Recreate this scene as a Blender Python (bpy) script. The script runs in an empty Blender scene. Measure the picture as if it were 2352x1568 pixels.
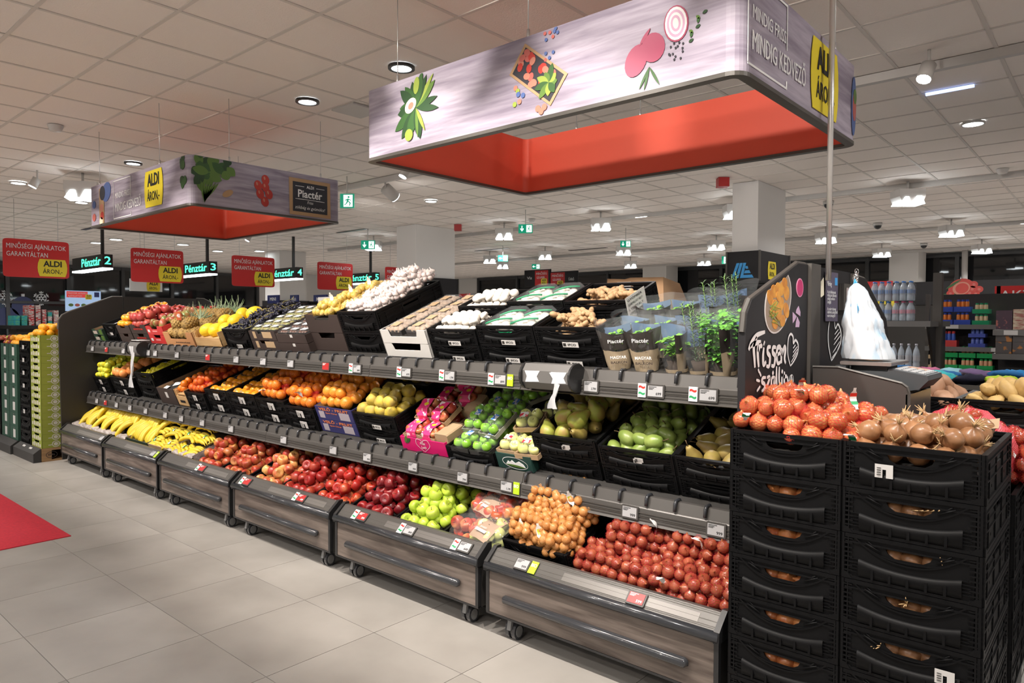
import bpy, math, random
from mathutils import Vector, Matrix, noise
from mathutils.geometry import tessellate_polygon
random.seed(7)
sc = bpy.context.scene
COL = sc.collection
# ---------------------------------------------------------------- camera
FPX, YAW, PITCH, ROLL, EYE = 1620.0, .7188, .0285, .0026, 1.6
_cy, _sy, _cp, _sp = math.cos(YAW), math.sin(YAW), math.cos(PITCH), math.sin(PITCH)
CF = Vector((-_sy*_cp, _cy*_cp, -_sp)); _r = Vector((_cy, _sy, 0)); _u = _r.cross(CF)
CR = _r*math.cos(ROLL)+_u*math.sin(ROLL); CU = -_r*math.sin(ROLL)+_u*math.cos(ROLL)
EYEP = Vector((0, 0, EYE))
cam = bpy.data.objects.new('camera', bpy.data.cameras.new('camera')); COL.objects.link(cam)
cam.data.sensor_width = 36; cam.data.lens = 36*FPX/2352
cam.data.clip_start = .05; cam.data.clip_end = 100
Mc = Matrix((CR, CU, -CF)).transposed().to_4x4(); Mc.translation = EYEP
cam.matrix_world = Mc
sc.camera = cam
# ---------------------------------------------------------------- world, exposure
w = bpy.data.worlds.new('night'); sc.world = w; w.use_nodes = True
w.node_tree.nodes['Background'].inputs[0].default_value = (.02, .025, .035, 1)
w.node_tree.nodes['Background'].inputs[1].default_value = .5
sc.view_settings.view_transform = 'Standard'; sc.view_settings.look = 'None'
sc.view_settings.exposure = 0.25; sc.view_settings.gamma = 1; sc.view_settings.use_curve_mapping = False
sc.cycles.max_bounces = 6; sc.cycles.diffuse_bounces = 3; sc.cycles.glossy_bounces = 3
sc.cycles.transmission_bounces = 3; sc.cycles.transparent_max_bounces = 12
sc.cycles.caustics_reflective = False; sc.cycles.caustics_refractive = False
sc.cycles.sample_clamp_indirect = 4
def lamp(kind, loc, energy, color=(1, .93, .86), target=None, size=.1, spot=60, blend=.5, sy=None, name='lamp_light'):
    l = bpy.data.lights.new(name, kind); l.energy = energy; l.color = color
    if kind == 'SPOT': l.spot_size = math.radians(spot); l.spot_blend = blend; l.shadow_soft_size = size
    if kind == 'AREA':
        l.shape = 'RECTANGLE' if sy else 'DISK'; l.size = size
        if sy: l.size_y = sy
        l.spread = math.radians(150)
    o = bpy.data.objects.new(name, l); COL.objects.link(o); o.location = loc
    d = (Vector(target)-Vector(loc)) if target else Vector((0, 0, -1))
    o.rotation_euler = d.to_track_quat('-Z', 'Y').to_euler()
    return o
WARM = (1, .92, .84); NEUT = (1, .97, .94)
CEIL = 3.5
# unseen spot row without a track, in front of the produce wall (aimed at the shelves)
for k in range(4):
    lamp('SPOT', (-3.9+k*.95, 1.35, CEIL-.2), 195, WARM, (-4.0+k*.95, 2.95, 1.2), .035, 72, .5)
for k in range(5):
    lamp('SPOT', (-9.0+k*1.05, 1.0, CEIL-.2), 185, WARM, (-9.1+k*1.05, 3.0, 1.1), .035, 60, .5)
# spots added to graze the red lining inside the canopies
for x, e in ((-2.85, 210), (-1.75, 210), (-7.5, 90), (-6.5, 90)): lamp('SPOT', (x, .5, CEIL-.12), e, WARM, (x, 4.1, 2.9), .03, 26, .6)
lamp('SPOT', (-8.6, 6.1, CEIL-.2), 60, NEUT, (-10.8, 9.3, 2.9), .04, 45, .6); lamp('SPOT', (-3.0, 6.0, CEIL-.2), 60, NEUT, (-3.9, 9.5, 2.9), .04, 45, .6)  # added spots that brighten the two clad pillars
lamp('SPOT', (1.0, 3.3, CEIL-.15), 45, NEUT, (-1.1, 3.4, 2.75), .05, 50, .8)  # added spot for the right face of the large canopy
# unseen spots added inside the two canopies, aimed down at the top shelf
for x in (-7.5, -6.4, -3.0, -1.8): lamp('SPOT', (x, 2.95, CEIL-.12), 18, WARM, (x, 3.0, 1.3), .04, 44, .4)
# second row, further back over the aisle, flatter light
for k in range(5):
    x = -8.5+k*2.0
    lamp('SPOT', (x, -2.2, CEIL-.15), 75 if k > 2 else 45, WARM, (x-.3, 3.1, 1.3), .05, 60, .6)
# spots over the end cap and scale
lamp('SPOT', (-.3, 1.9, CEIL-.2), 75, NEUT, (-.7, 3.0, 1.1), .04, 55, .5)
lamp('SPOT', (-.65, 4.3, CEIL-.2), 55, (.9, .96, 1), (-.8, 3.7, 1.45), .04, 40, .4)
# general ceiling lighting over the rest of the shop (recessed downlights)
for x, y, e in [(-6, -4.5, 120), (0, -4.5, 90), (-12, -4.5, 120), (-4, -1.2, 60), (-8.5, -1.2, 60), (-12.5, 0, 75), (1.5, .5, 55), (1.2, 4.5, 60), (-3.5, 6.2, 70), (-8.2, 6.4, 70), (-10.5, 4.6, 45), (-17.5, 3, 90), (-17.5, 8, 90), (-22.5, 6, 90), (-22, 12, 110),
                (-1.5, 10.5, 80), (-6.5, 11, 90), (-11.5, 13, 90), (-17, 14, 100), (-1.5, 16, 100), (-7, 17, 100), (-13, 19, 110), (-20, 19, 120), (1.5, 12, 80), (-2, 20.5, 80)]:
    lamp('AREA', (x, y, CEIL-.06), e, NEUT, None, .35)

# ---------------------------------------------------------------- helpers
WM = {}
def T(x, y, z): return Matrix.Translation((x, y, z))
def RX(a): return Matrix.Rotation(math.radians(a), 4, 'X')
def RY(a): return Matrix.Rotation(math.radians(a), 4, 'Y')
def RZ(a): return Matrix.Rotation(math.radians(a), 4, 'Z')
def S(x, y=None, z=None):
    y = x if y is None else y; z = x if z is None else z
    return Matrix.Diagonal((x, y, z, 1))
I4 = Matrix.Identity(4)
def at(px, py, Y):
    d = CF+CR*((px-1176)/FPX)+CU*((784-py)/FPX); return EYEP+d*(Y/d.y)
def atx(px, py, X):
    d = CF+CR*((px-1176)/FPX)+CU*((784-py)/FPX); return EYEP+d*(X/d.x)
def atz(px, py, z):
    d = CF+CR*((px-1176)/FPX)+CU*((784-py)/FPX); return EYEP+d*((z-EYE)/d.z)
def colx(px, Y, z):
    k = (px-1176)/FPX; dz = z-EYE
    return (k*(Y*CF.y+dz*CF.z)-(Y*CR.y+dz*CR.z))/(CR.x-k*CF.x)
def coly(px, X, z):
    k = (px-1176)/FPX; dz = z-EYE
    return (k*(X*CF.x+dz*CF.z)-(X*CR.x+dz*CR.z))/(CR.y-k*CF.y)
def screen(p):
    q = Vector(p)-EYEP; z = q.dot(CF)
    if z < .05: return None
    return 1176+FPX*q.dot(CR)/z, 784-FPX*q.dot(CU)/z, z

class MB:
    def __init__(s): s.v = []; s.f = []; s.m = []; s.sm = []; s.uv = {}
    def add(s, vs, fs, M=None, mi=0, smooth=False, uvs=None):
        b = len(s.v)
        s.v += [tuple(M @ Vector(v)) for v in vs] if M is not None else [tuple(v) for v in vs]
        for i, f in enumerate(fs):
            if uvs: s.uv[len(s.f)] = uvs[i]
            s.f.append([b+k for k in f]); s.m.append(mi); s.sm.append(smooth)
        return s
    def box(s, x0, x1, y0, y1, z0, z1, M=None, mi=0):
        v = [(x0, y0, z0), (x1, y0, z0), (x1, y1, z0), (x0, y1, z0), (x0, y0, z1), (x1, y0, z1), (x1, y1, z1), (x0, y1, z1)]
        return s.add(v, [(0, 3, 2, 1), (4, 5, 6, 7), (0, 1, 5, 4), (1, 2, 6, 5), (2, 3, 7, 6), (3, 0, 4, 7)], M, mi)
    def bbox(s, x0, x1, y0, y1, z0, z1, b, M=None, mi=0):   # box with chamfered edges in the XZ outline
        P = [(x0+b, z0), (x1-b, z0), (x1, z0+b), (x1, z1-b), (x1-b, z1), (x0+b, z1), (x0, z1-b), (x0, z0+b)]
        return s.prism(P, y0, y1, M, mi)
    def prism(s, pts, a, b, M=None, mi=0):    # pts (x,z), extruded along y from a to b
        n = len(pts)
        v = [(x, a, z) for x, z in pts]+[(x, b, z) for x, z in pts]
        tri = tessellate_polygon([[Vector((x, z, 0)) for x, z in pts]])
        f = [tuple(t) for t in tri]+[tuple(k+n for k in reversed(t)) for t in tri]+[(i, i+n, (i+1) % n+n, (i+1) % n) for i in range(n)]
        return s.add(v, f, M, mi)
    def plate(s, outer, holes, a, b, M=None, mi=0):  # pts (x,z) with holes
        loops = [[Vector((x, z, 0)) for x, z in L] for L in [outer]+holes]
        tri = tessellate_polygon(loops); pts = [p for L in [outer]+holes for p in L]; n = len(pts)
        v = [(x, a, z) for x, z in pts]+[(x, b, z) for x, z in pts]
        f = [tuple(t) for t in tri]+[tuple(k+n for k in reversed(t)) for t in tri]
        o = 0
        for L in [outer]+holes:
            m = len(L); f += [(o+i, o+i+n, o+(i+1) % m+n, o+(i+1) % m) for i in range(m)]; o += m
        return s.add(v, f, M, mi)
    def tube(s, path, r, n=6, M=None, mi=0, smooth=True, cap=True):
        P = [Vector(p) for p in path]; R = r if isinstance(r, (list, tuple)) else [r]*len(P)
        vs = []; fs = []; up = None
        for i, p in enumerate(P):
            t = (P[min(i+1, len(P)-1)]-P[max(i-1, 0)]).normalized()
            if up is None: up = t.orthogonal().normalized()
            up = (up-t*up.dot(t)).normalized(); bi = t.cross(up)
            for k in range(n):
                a = 2*math.pi*k/n; vs.append(p+(up*math.cos(a)+bi*math.sin(a))*R[i])
        for i in range(len(P)-1):
            for k in range(n): fs.append((i*n+k, i*n+(k+1) % n, (i+1)*n+(k+1) % n, (i+1)*n+k))
        if cap: fs.append(tuple(reversed(range(n)))); fs.append(tuple((len(P)-1)*n+k for k in range(n)))
        return s.add(vs, fs, M, mi, smooth)
    def lathe(s, prof, n=14, M=None, mi=0, smooth=True, uv=False, lump=0, seed=0, fl=3., sc_=(1, 1)):
        # prof [(r,z)] bottom to top; ends with r=0 become poles
        vs = []; fs = []; uvs = []; L = len(prof)
        for i, (r, z) in enumerate(prof):
            for k in range(n):
                a = 2*math.pi*k/n; vs.append(Vector((r*math.cos(a)*sc_[0], r*math.sin(a)*sc_[1], z)))
        if lump:
            for i, v in enumerate(vs):
                q = v*fl/max(.001, prof[L//2][0])+Vector((seed, seed*2.3, 0)); vs[i] = v*(1+lump*noise.noise(q))
        for i in range(L-1):
            for k in range(n):
                k2 = (k+1) % n
                fs.append((i*n+k, i*n+k2, (i+1)*n+k2, (i+1)*n+k))
                uvs.append([(k/n, i/(L-1)), ((k+1)/n, i/(L-1)), ((k+1)/n, (i+1)/(L-1)), (k/n, (i+1)/(L-1))])
        return s.add(vs, fs, M, mi, smooth, uvs if uv else None)
    def ball(s, r, M=None, n=12, m=8, mi=0, uv=False, sc_=(1, 1, 1), lump=0, seed=0, fl=3.):
        prof = [(max(1e-4, r*math.sin(math.pi*i/m)), -r*math.cos(math.pi*i/m)*sc_[2]) for i in range(m+1)]
        return s.lathe(prof, n, M, mi, True, uv, lump, seed, fl, sc_[:2])
    def mesh(s, name, *mats):
        me = bpy.data.meshes.new(name); me.from_pydata(s.v, [], s.f)
        for m in mats: me.materials.append(m)
        me.polygons.foreach_set('material_index', s.m); me.polygons.foreach_set('use_smooth', s.sm)
        if s.uv:
            u = me.uv_layers.new(name='UVMap')
            for i, p in enumerate(me.polygons):
                c = s.uv.get(i)
                if c:
                    for li, q in zip(p.loop_indices, c): u.data[li].uv = q
        me.validate(); me.update()
        return me
def mk(name, data, parent=None, M=I4, label=None, cat=None, group=None, kind=None):
    o = bpy.data.objects.new(name, data); COL.objects.link(o)
    if parent is not None:
        o.parent = parent; o.matrix_basis = WM[parent].inverted() @ M
    else: o.matrix_basis = M
    WM[o] = M.copy()
    if label: o['label'] = label
    if cat: o['category'] = cat
    if group: o['group'] = group
    if kind: o['kind'] = kind
    return o
def thing(name, label, cat, M=I4, group=None):
    if not isinstance(M, Matrix): M = T(*M)
    e = mk(name, None, None, M, label, cat, group); e.empty_display_size = .05; return e
class Pt:   # prototype tree: name, mesh, [(local matrix, Pt)], optional label
    def __init__(s, name, me, kids=(), label=None): s.name, s.me, s.kids, s.label = name, me, list(kids), label
def spawn(p, M, label, cat, group=None):
    root = mk(p.name, p.me, None, M, label, cat, group)
    def rec(q, par, Mq):
        for m, k in q.kids:
            Mk = Mq @ m; o = mk(k.name, k.me, par, Mk, k.label); rec(k, o, Mk)
    rec(p, root, M); return root
def graft(p, parent, M):
    o = mk(p.name, p.me, parent, M, p.label)
    for m, k in p.kids: graft(k, o, M @ m)
    return o

# ---------------------------------------------------------------- materials
_mats = {}
def mat(name, c=(.5, .5, .5), rough=.5, metal=0, emis=None, es=1, coat=0, c2=None, ns=8, nd=3, lo=.35, hi=.65, stretch=None, bump=0, bs=60, vary=0, alpha=1, spec=None, vc=None, trans=0, sss=0):
    if name in _mats: return _mats[name]
    m = bpy.data.materials.new(name); m.use_nodes = True; nt = m.node_tree; b = nt.nodes['Principled BSDF']
    b.inputs['Base Color'].default_value = (*c, 1); b.inputs['Roughness'].default_value = rough; b.inputs['Metallic'].default_value = metal
    b.inputs['Coat Weight'].default_value = coat; b.inputs['Alpha'].default_value = alpha; b.inputs['Transmission Weight'].default_value = trans
    if spec is not None: b.inputs['Specular IOR Level'].default_value = spec
    if emis: b.inputs['Emission Color'].default_value = (*emis, 1); b.inputs['Emission Strength'].default_value = es
    N = nt.nodes.new; L = nt.links.new; src = None
    if c2 or bump:
        tc = N('ShaderNodeTexCoord'); mp = N('ShaderNodeMapping'); L(tc.outputs['Object'], mp.inputs[0])
        if stretch: mp.inputs['Scale'].default_value = stretch
        oi = N('ShaderNodeObjectInfo'); ad = N('ShaderNodeVectorMath'); ad.operation = 'SCALE'
        cmb = N('ShaderNodeCombineXYZ'); L(oi.outputs['Random'], cmb.inputs[0]); L(oi.outputs['Random'], cmb.inputs[1])
        L(cmb.outputs[0], ad.inputs[0]); ad.inputs['Scale'].default_value = 7.0; L(ad.outputs[0], mp.inputs['Location'])
    if c2:
        nz = N('ShaderNodeTexNoise'); nz.inputs['Scale'].default_value = ns; nz.inputs['Detail'].default_value = nd; L(mp.outputs[0], nz.inputs['Vector'])
        cr = N('ShaderNodeValToRGB'); cr.color_ramp.elements[0].position = lo; cr.color_ramp.elements[1].position = hi
        cr.color_ramp.elements[0].color = (*c, 1); cr.color_ramp.elements[1].color = (*c2, 1); L(nz.outputs['Fac'], cr.inputs[0]); src = cr.outputs[0]
    if vary or vc:
        oi2 = N('ShaderNodeObjectInfo')
        if vc:
            mx = N('ShaderNodeMix'); mx.data_type = 'RGBA'; L(oi2.outputs['Random'], mx.inputs[0])
            if src: L(src, mx.inputs[6])
            else: mx.inputs[6].default_value = (*c, 1)
            mx.inputs[7].default_value = (*vc, 1); src = mx.outputs[2]
        if vary:
            mr = N('ShaderNodeMapRange'); L(oi2.outputs['Random'], mr.inputs[0]); mr.inputs[3].default_value = 1-vary; mr.inputs[4].default_value = 1+vary
            hs = N('ShaderNodeHueSaturation'); L(mr.outputs[0], hs.inputs['Value'])
            if src: L(src, hs.inputs['Color'])
            else: hs.inputs['Color'].default_value = (*c, 1)
            src = hs.outputs[0]
    if src: L(src, b.inputs['Base Color'])
    if bump:
        n2 = N('ShaderNodeTexNoise'); n2.inputs['Scale'].default_value = bs; L(mp.outputs[0], n2.inputs['Vector'])
        bp = N('ShaderNodeBump'); bp.inputs['Strength'].default_value = bump; bp.inputs['Distance'].default_value = .01; L(n2.outputs['Fac'], bp.inputs['Height']); L(bp.outputs[0], b.inputs['Normal'])
    _mats[name] = m; return m
def woodmat(name, c1, c2, scale=1., rough=.5, bandrot=0, axis='X', emis=0):
    m = bpy.data.materials.new(name); m.use_nodes = True; nt = m.node_tree; b = nt.nodes['Principled BSDF']; N = nt.nodes.new; L = nt.links.new
    tc = N('ShaderNodeTexCoord'); mp = N('ShaderNodeMapping'); L(tc.outputs['Object'], mp.inputs[0])
    mp.inputs['Scale'].default_value = (1, 1, 12) if axis == 'X' else ((12, 1, 1) if axis == 'Z' else (1, 1, 12))
    n1 = N('ShaderNodeTexNoise'); n1.inputs['Scale'].default_value = 1.3*scale; n1.inputs['Detail'].default_value = 6; n1.inputs['Distortion'].default_value = 1.2
    L(mp.outputs[0], n1.inputs['Vector'])
    wv = N('ShaderNodeTexNoise'); wv.inputs['Scale'].default_value = 5*scale; wv.inputs['Detail'].default_value = 8; L(mp.outputs[0], wv.inputs['Vector'])
    ad = N('ShaderNodeMath'); ad.operation = 'MULTIPLY_ADD'; L(wv.outputs['Fac'], ad.inputs[0]); ad.inputs[1].default_value = .45; L(n1.outputs['Fac'], ad.inputs[2])
    cr = N('ShaderNodeValToRGB'); cr.color_ramp.elements[0].position = .52; cr.color_ramp.elements[1].position = .92
    cr.color_ramp.elements[0].color = (*c1, 1); cr.color_ramp.elements[1].color = (*c2, 1); L(ad.outputs[0], cr.inputs[0]); L(cr.outputs[0], b.inputs['Base Color'])
    b.inputs['Roughness'].default_value = rough
    if emis: L(cr.outputs[0], b.inputs['Emission Color']); b.inputs['Emission Strength'].default_value = emis
    return m
def netmat(name, c, n=9, mrows=9, thick=.16):
    m = bpy.data.materials.new(name); m.use_nodes = True; nt = m.node_tree; b = nt.nodes['Principled BSDF']; N = nt.nodes.new; L = nt.links.new
    b.inputs['Base Color'].default_value = (*c, 1); b.inputs['Roughness'].default_value = .35
    uv = N('ShaderNodeUVMap'); sp = N('ShaderNodeSeparateXYZ'); L(uv.outputs[0], sp.inputs[0])
    def line(sgn):
        a = N('ShaderNodeMath'); a.operation = 'MULTIPLY'; L(sp.outputs[0], a.inputs[0]); a.inputs[1].default_value = n
        c_ = N('ShaderNodeMath'); c_.operation = 'MULTIPLY_ADD'; L(sp.outputs[1], c_.inputs[0]); c_.inputs[1].default_value = sgn*mrows; L(a.outputs[0], c_.inputs[2])
        f = N('ShaderNodeMath'); f.operation = 'FRACT'; L(c_.outputs[0], f.inputs[0])
        g = N('ShaderNodeMath'); g.operation = 'LESS_THAN'; L(f.outputs[0], g.inputs[0]); g.inputs[1].default_value = thick; return g
    a, c2 = line(1), line(-1); mx = N('ShaderNodeMath'); mx.operation = 'MAXIMUM'; L(a.outputs[0], mx.inputs[0]); L(c2.outputs[0], mx.inputs[1])
    L(mx.outputs[0], b.inputs['Alpha']); return m

BLACKP = mat('black plastic', (.005, .005, .0055), .46, spec=.15)
BLACKP2 = mat('black plastic smooth', (.02, .02, .021), .32)
GREYM = mat('warm grey metal', (.085, .078, .07), .42, metal=.2)
GREYL = mat('light grey label strip', (.17, .16, .15), .35, metal=.3)
DGREY = mat('dark panel', (.032, .029, .026), .5, spec=.35)
PANEL = mat('charcoal printed panel', (.017, .016, .018), .5, spec=.3)
RUBB = mat('dark rubber bumper', (.035, .037, .042), .22, coat=.3)
CHROME = mat('chrome', (.7, .7, .7), .2, metal=1)
WHEELG = mat('grey wheel', (.2, .2, .2), .4)
WHITE = mat('white', (.75, .75, .73), .6)
WHITEP = mat('white print', (.85, .85, .84), .5)
BLACKI = mat('black ink', (.012, .012, .012), .6)
YEL = mat('badge yellow', (.85, .68, .03), .5)
RED = mat('sign red', (.62, .02, .02), .5)
GRN = mat('flag green', (.02, .3, .1), .5)
BROWNC = mat('brown cardboard', (.42, .26, .14), .8, c2=(.36, .21, .11), ns=6)
DKCARD = mat('dark printed cardboard', (.045, .03, .026), .6)
KRAFT = mat('kraft', (.45, .31, .18), .8)
FILM = mat('clear film', (.55, .58, .6), .1, alpha=.08, spec=1.)
FILM2 = mat('clear film strong', (.8, .85, .9), .1, alpha=.35, spec=1.)
# ---------------------------------------------------------------- text and prints
_txt = {}
def textmesh(s, mt, bold=0, shear=0, sx=1., sp=1., lh=1.):
    k = (s, mt.name, bold, shear, sx, sp)
    if k in _txt: return _txt[k]
    cu = bpy.data.curves.new('txt', 'FONT'); cu.body = s; cu.size = 1; cu.align_x = 'CENTER'; cu.align_y = 'CENTER'; cu.offset = bold; cu.shear = shear
    cu.space_character = sp; cu.space_line = lh; cu.resolution_u = 2; cu.extrude = .004
    ob = bpy.data.objects.new('txt', cu); COL.objects.link(ob)
    dg = bpy.context.evaluated_depsgraph_get(); me = bpy.data.meshes.new_from_object(ob.evaluated_get(dg))
    bpy.data.objects.remove(ob); bpy.data.curves.remove(cu)
    me.materials.clear(); me.materials.append(mt); me.name = 'lettering'
    for v in me.vertices: v.co.x *= sx
    xs = [v.co.x for v in me.vertices] or [0, 1]; w_ = max(xs)-min(xs); c_ = (max(xs)+min(xs))/2
    for v in me.vertices: v.co.x -= c_
    _txt[k] = (me, w_); return _txt[k]
def fr(o, xd, yd):   # frame: local x = xd, local y = yd (up on sign), local z = outward normal
    xd = Vector(xd).normalized(); yd = Vector(yd).normalized(); n = xd.cross(yd)
    M = Matrix((xd, yd, n)).transposed().to_4x4(); M.translation = Vector(o); return M
def text(s, parent, F, x, y, w=None, h=None, mt=WHITEP, bold=0, shear=0, off=.002, sp=1., name='lettering', lh=1., rot=0):
    me, tw = textmesh(s, mt, bold, shear, 1., sp, lh)
    k = (w/tw) if w else h
    hh = h if h else k
    return mk(name, me, parent, F @ T(x, y, off) @ RZ(rot) @ S(k, hh, min(k, .2)))
def flat(name, pts, mt, parent, F, off=.001, th=.0015, label=None):
    if any(F is q for q in CLAMPF): pts = [(x, min(2.649, max(2.348, y))) for x, y in pts]
    n = len(pts); tri = tessellate_polygon([[Vector((*p, 0)) for p in pts]])
    v = [(x, y, 0) for x, y in pts]+[(x, y, -th) for x, y in pts]
    f = [tuple(t) for t in tri]+[tuple(k+n for k in reversed(t)) for t in tri]+[(i, i+n, (i+1) % n+n, (i+1) % n) for i in range(n)]
    return mk(name, MB().add(v, f).mesh(name, mt), parent, F @ T(0, 0, off), label)
CLAMPF = []
def ell(cx, cy, a, b, rot=0, n=20, p=1.):
    o = []
    for i in range(n):
        t = 2*math.pi*i/n; x, y = a*math.copysign(abs(math.cos(t))**p, math.cos(t)), b*math.copysign(abs(math.sin(t))**p, math.sin(t)); r = math.radians(rot)
        o.append((cx+x*math.cos(r)-y*math.sin(r), cy+x*math.sin(r)+y*math.cos(r)))
    return o
def rect(x0, x1, y0, y1): return [(x0, y0), (x1, y0), (x1, y1), (x0, y1)]
def leafshape(cx, cy, L, wd, rot, n=8):
    o = []; r = math.radians(rot)
    for i in range(n+1):
        t = i/n; o.append((t*L, wd*math.sin(math.pi*t)**.8))
    for i in range(n-1, 0, -1):
        t = i/n; o.append((t*L, -wd*math.sin(math.pi*t)**.8))
    return [(cx+x*math.cos(r)-y*math.sin(r), cy+x*math.sin(r)+y*math.cos(r)) for x, y in o]
def stroke(name, paths, mt, parent, F, wd, off=.002):   # brush strokes, tapered
    mb = MB()
    for P in paths:
        P = [Vector((*p, 0)) for p in P]; Q = []
        for i in range(len(P)-1):   # catmull
            p0, p1, p2, p3 = P[max(i-1, 0)], P[i], P[i+1], P[min(i+2, len(P)-1)]
            for s_ in range(5):
                t = s_/5; Q.append(.5*((2*p1)+(-p0+p2)*t+(2*p0-5*p1+4*p2-p3)*t*t+(-p0+3*p1-3*p2+p3)*t**3))
        Q.append(P[-1]); n = len(Q); vs = []
        for i, q in enumerate(Q):
            d = (Q[min(i+1, n-1)]-Q[max(i-1, 0)]).normalized(); nn = Vector((-d.y, d.x, 0)); k = wd*(.55+.45*math.sin(math.pi*(i+.5)/n))
            vs += [q+nn*k, q-nn*k]
        mb.add(vs, [(2*i, 2*i+1, 2*i+3, 2*i+2) for i in range(n-1)])
    me = mb.mesh(name, mt)
    return mk(name, me, parent, F @ T(0, 0, off))
def badge(parent, F, x, y, w_, off=.003, asp=.82):
    h = w_*asp; bw = w_/2; hh = h/2
    pts = [(-bw*.86, hh), (bw*.86, hh), (bw*.97, hh*.5), (bw, 0), (bw*.97, -hh*.5), (bw*.86, -hh), (-bw*.86, -hh), (-bw*.97, -hh*.5), (-bw, 0), (-bw*.97, hh*.5)]
    G = F @ T(x, y, 0)
    b = flat('price_badge', pts, YEL, parent, G, off)
    text('ALDI', b, G, 0, h*.22, w_*.62, h*.46, BLACKI, .03, off=off+.002)
    text('ÁRON,-', b, G, 0, -h*.22, w_*.66, h*.36, BLACKI, .008, off=off+.002)
BLUE = mat('logo blue', (.06, .35, .75), .4)
def logoA(parent, F, x, y, s):
    G = F @ T(x, y, 0)
    mb = MB()
    def q(p): mb.add([(a*s, b*s, .002) for a, b in p], [tuple(range(len(p)))])
    for k in range(3): q([(-.95+k*.36, -.6), (-.72+k*.36, -.6), (-.28+k*.28, .6), (-.52+k*.28, .6)])
    q([(.25, .12), (.46, .12), (.40, .34), (.16, .34)]); q([(.10, -.24), (.66, -.24), (.54, -.0), (.2, -.0)]); q([(0, -.6), (.9, -.6), (.76, -.36), (.05, -.36)])
    return mk('emblem', mb.mesh('emblem', BLUE), parent, G)
# ================================================================ ROOM
FLOORM = mat('beige stoneware', (.40, .375, .345), .42, c2=(.31, .288, .262), ns=2.2, nd=6, lo=.3, hi=.7, vary=.05)
GROUT = mat('grout', (.10, .085, .07), .9)
CEILM = mat('mineral ceiling tile', (.86, .79, .74), .9, bump=.25, bs=90)
TBAR = mat('ceiling t bar', (.66, .61, .57), .6)
WALLW = mat('white wall', (.74, .72, .70), .8)
XL_, XR_, YF_, YB_ = -25.7, 3.2, -7.0, 22.4
def struct(name, me, M=I4, parent=None): return mk(name, me, parent, M, kind='structure')
fl = struct('floor', MB().box(XL_, XR_, YF_, YB_, -.1, -.006).mesh('floor', GROUT))
ce = struct('ceiling', MB().box(XL_, XR_, YF_, YB_, CEIL+.03, CEIL+.1).mesh('ceiling', WALLW))
def tiles(parent, x0, y0, a, b, z, mt, gap, th, name, vis):
    tm = MB().box(gap, a-gap, gap, b-gap, -th/2, th/2).mesh(name, mt)
    c = []
    for i in range(int((XL_-x0)/a), int((XR_-x0)/a)+1):
        for j in range(int((YF_-y0)/b), int((YB_-y0)/b)+1):
            X, Y = x0+i*a, y0+j*b
            if X < XL_-.3 or X+a > XR_+.3 or Y < YF_-.3 or Y+b > YB_+.3: continue
            s_ = [screen((X+a*u, Y+b*v, z)) for u, v in ((0, 0), (1, 0), (0, 1), (1, 1), (.5, .5))]
            on = any(q and -20 < q[0] < 2372 and -20 < q[1] < 1588 for q in s_) and vis(X+a/2, Y+b/2)
            d = math.hypot(X+a/2, Y+b/2)
            c.append((0 if on else 1, d, X, Y))
    c.sort(); mb = MB()
    for k, (on, d, X, Y) in enumerate(c):
        if k < 290 and on == 0: mk(name, tm, parent, T(X, Y, z))
        else: mb.box(X+gap, X+a-gap, Y+gap, Y+b-gap, z-th/2, z+th/2)
    mk(name+'_field', mb.mesh(name+'_field', mt), parent, kind='stuff')
tiles(fl, -5.443, 1.628, .6386, .602, -.004, FLOORM, .0016, .008, 'tile', lambda x, y: y < 3.1 and x < 0)
tiles(ce, -5.058, 1.954, .618, .594, CEIL+.012, CEILM, .006, .014, 'ceiling_tile', lambda x, y: True)
mb = MB()
for i in range(-34, 14):
    x = -5.058+i*.618
    if XL_ < x < XR_: mb.box(x-.012, x+.012, YF_, YB_, CEIL-.001, CEIL+.006)
for j in range(-15, 35):
    y = 1.954+j*.594
    if YF_ < y < YB_: mb.box(XL_, XR_, y-.012, y+.012, CEIL-.0004, CEIL+.0055)
mk('grid_bar', mb.mesh('grid_bar', TBAR), ce, kind='stuff')
# carpet
cp = MB().box(-9.2, -5.87, 1.30, 1.752, 0, .006).mesh('carpet', mat('red carpet', (.62, .02, .04), .9, c2=(.52, .015, .035), ns=60))
mk('carpet_runner', cp, None, I4, 'red carpet runner lying on the beige floor tiles', 'carpet')
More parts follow.
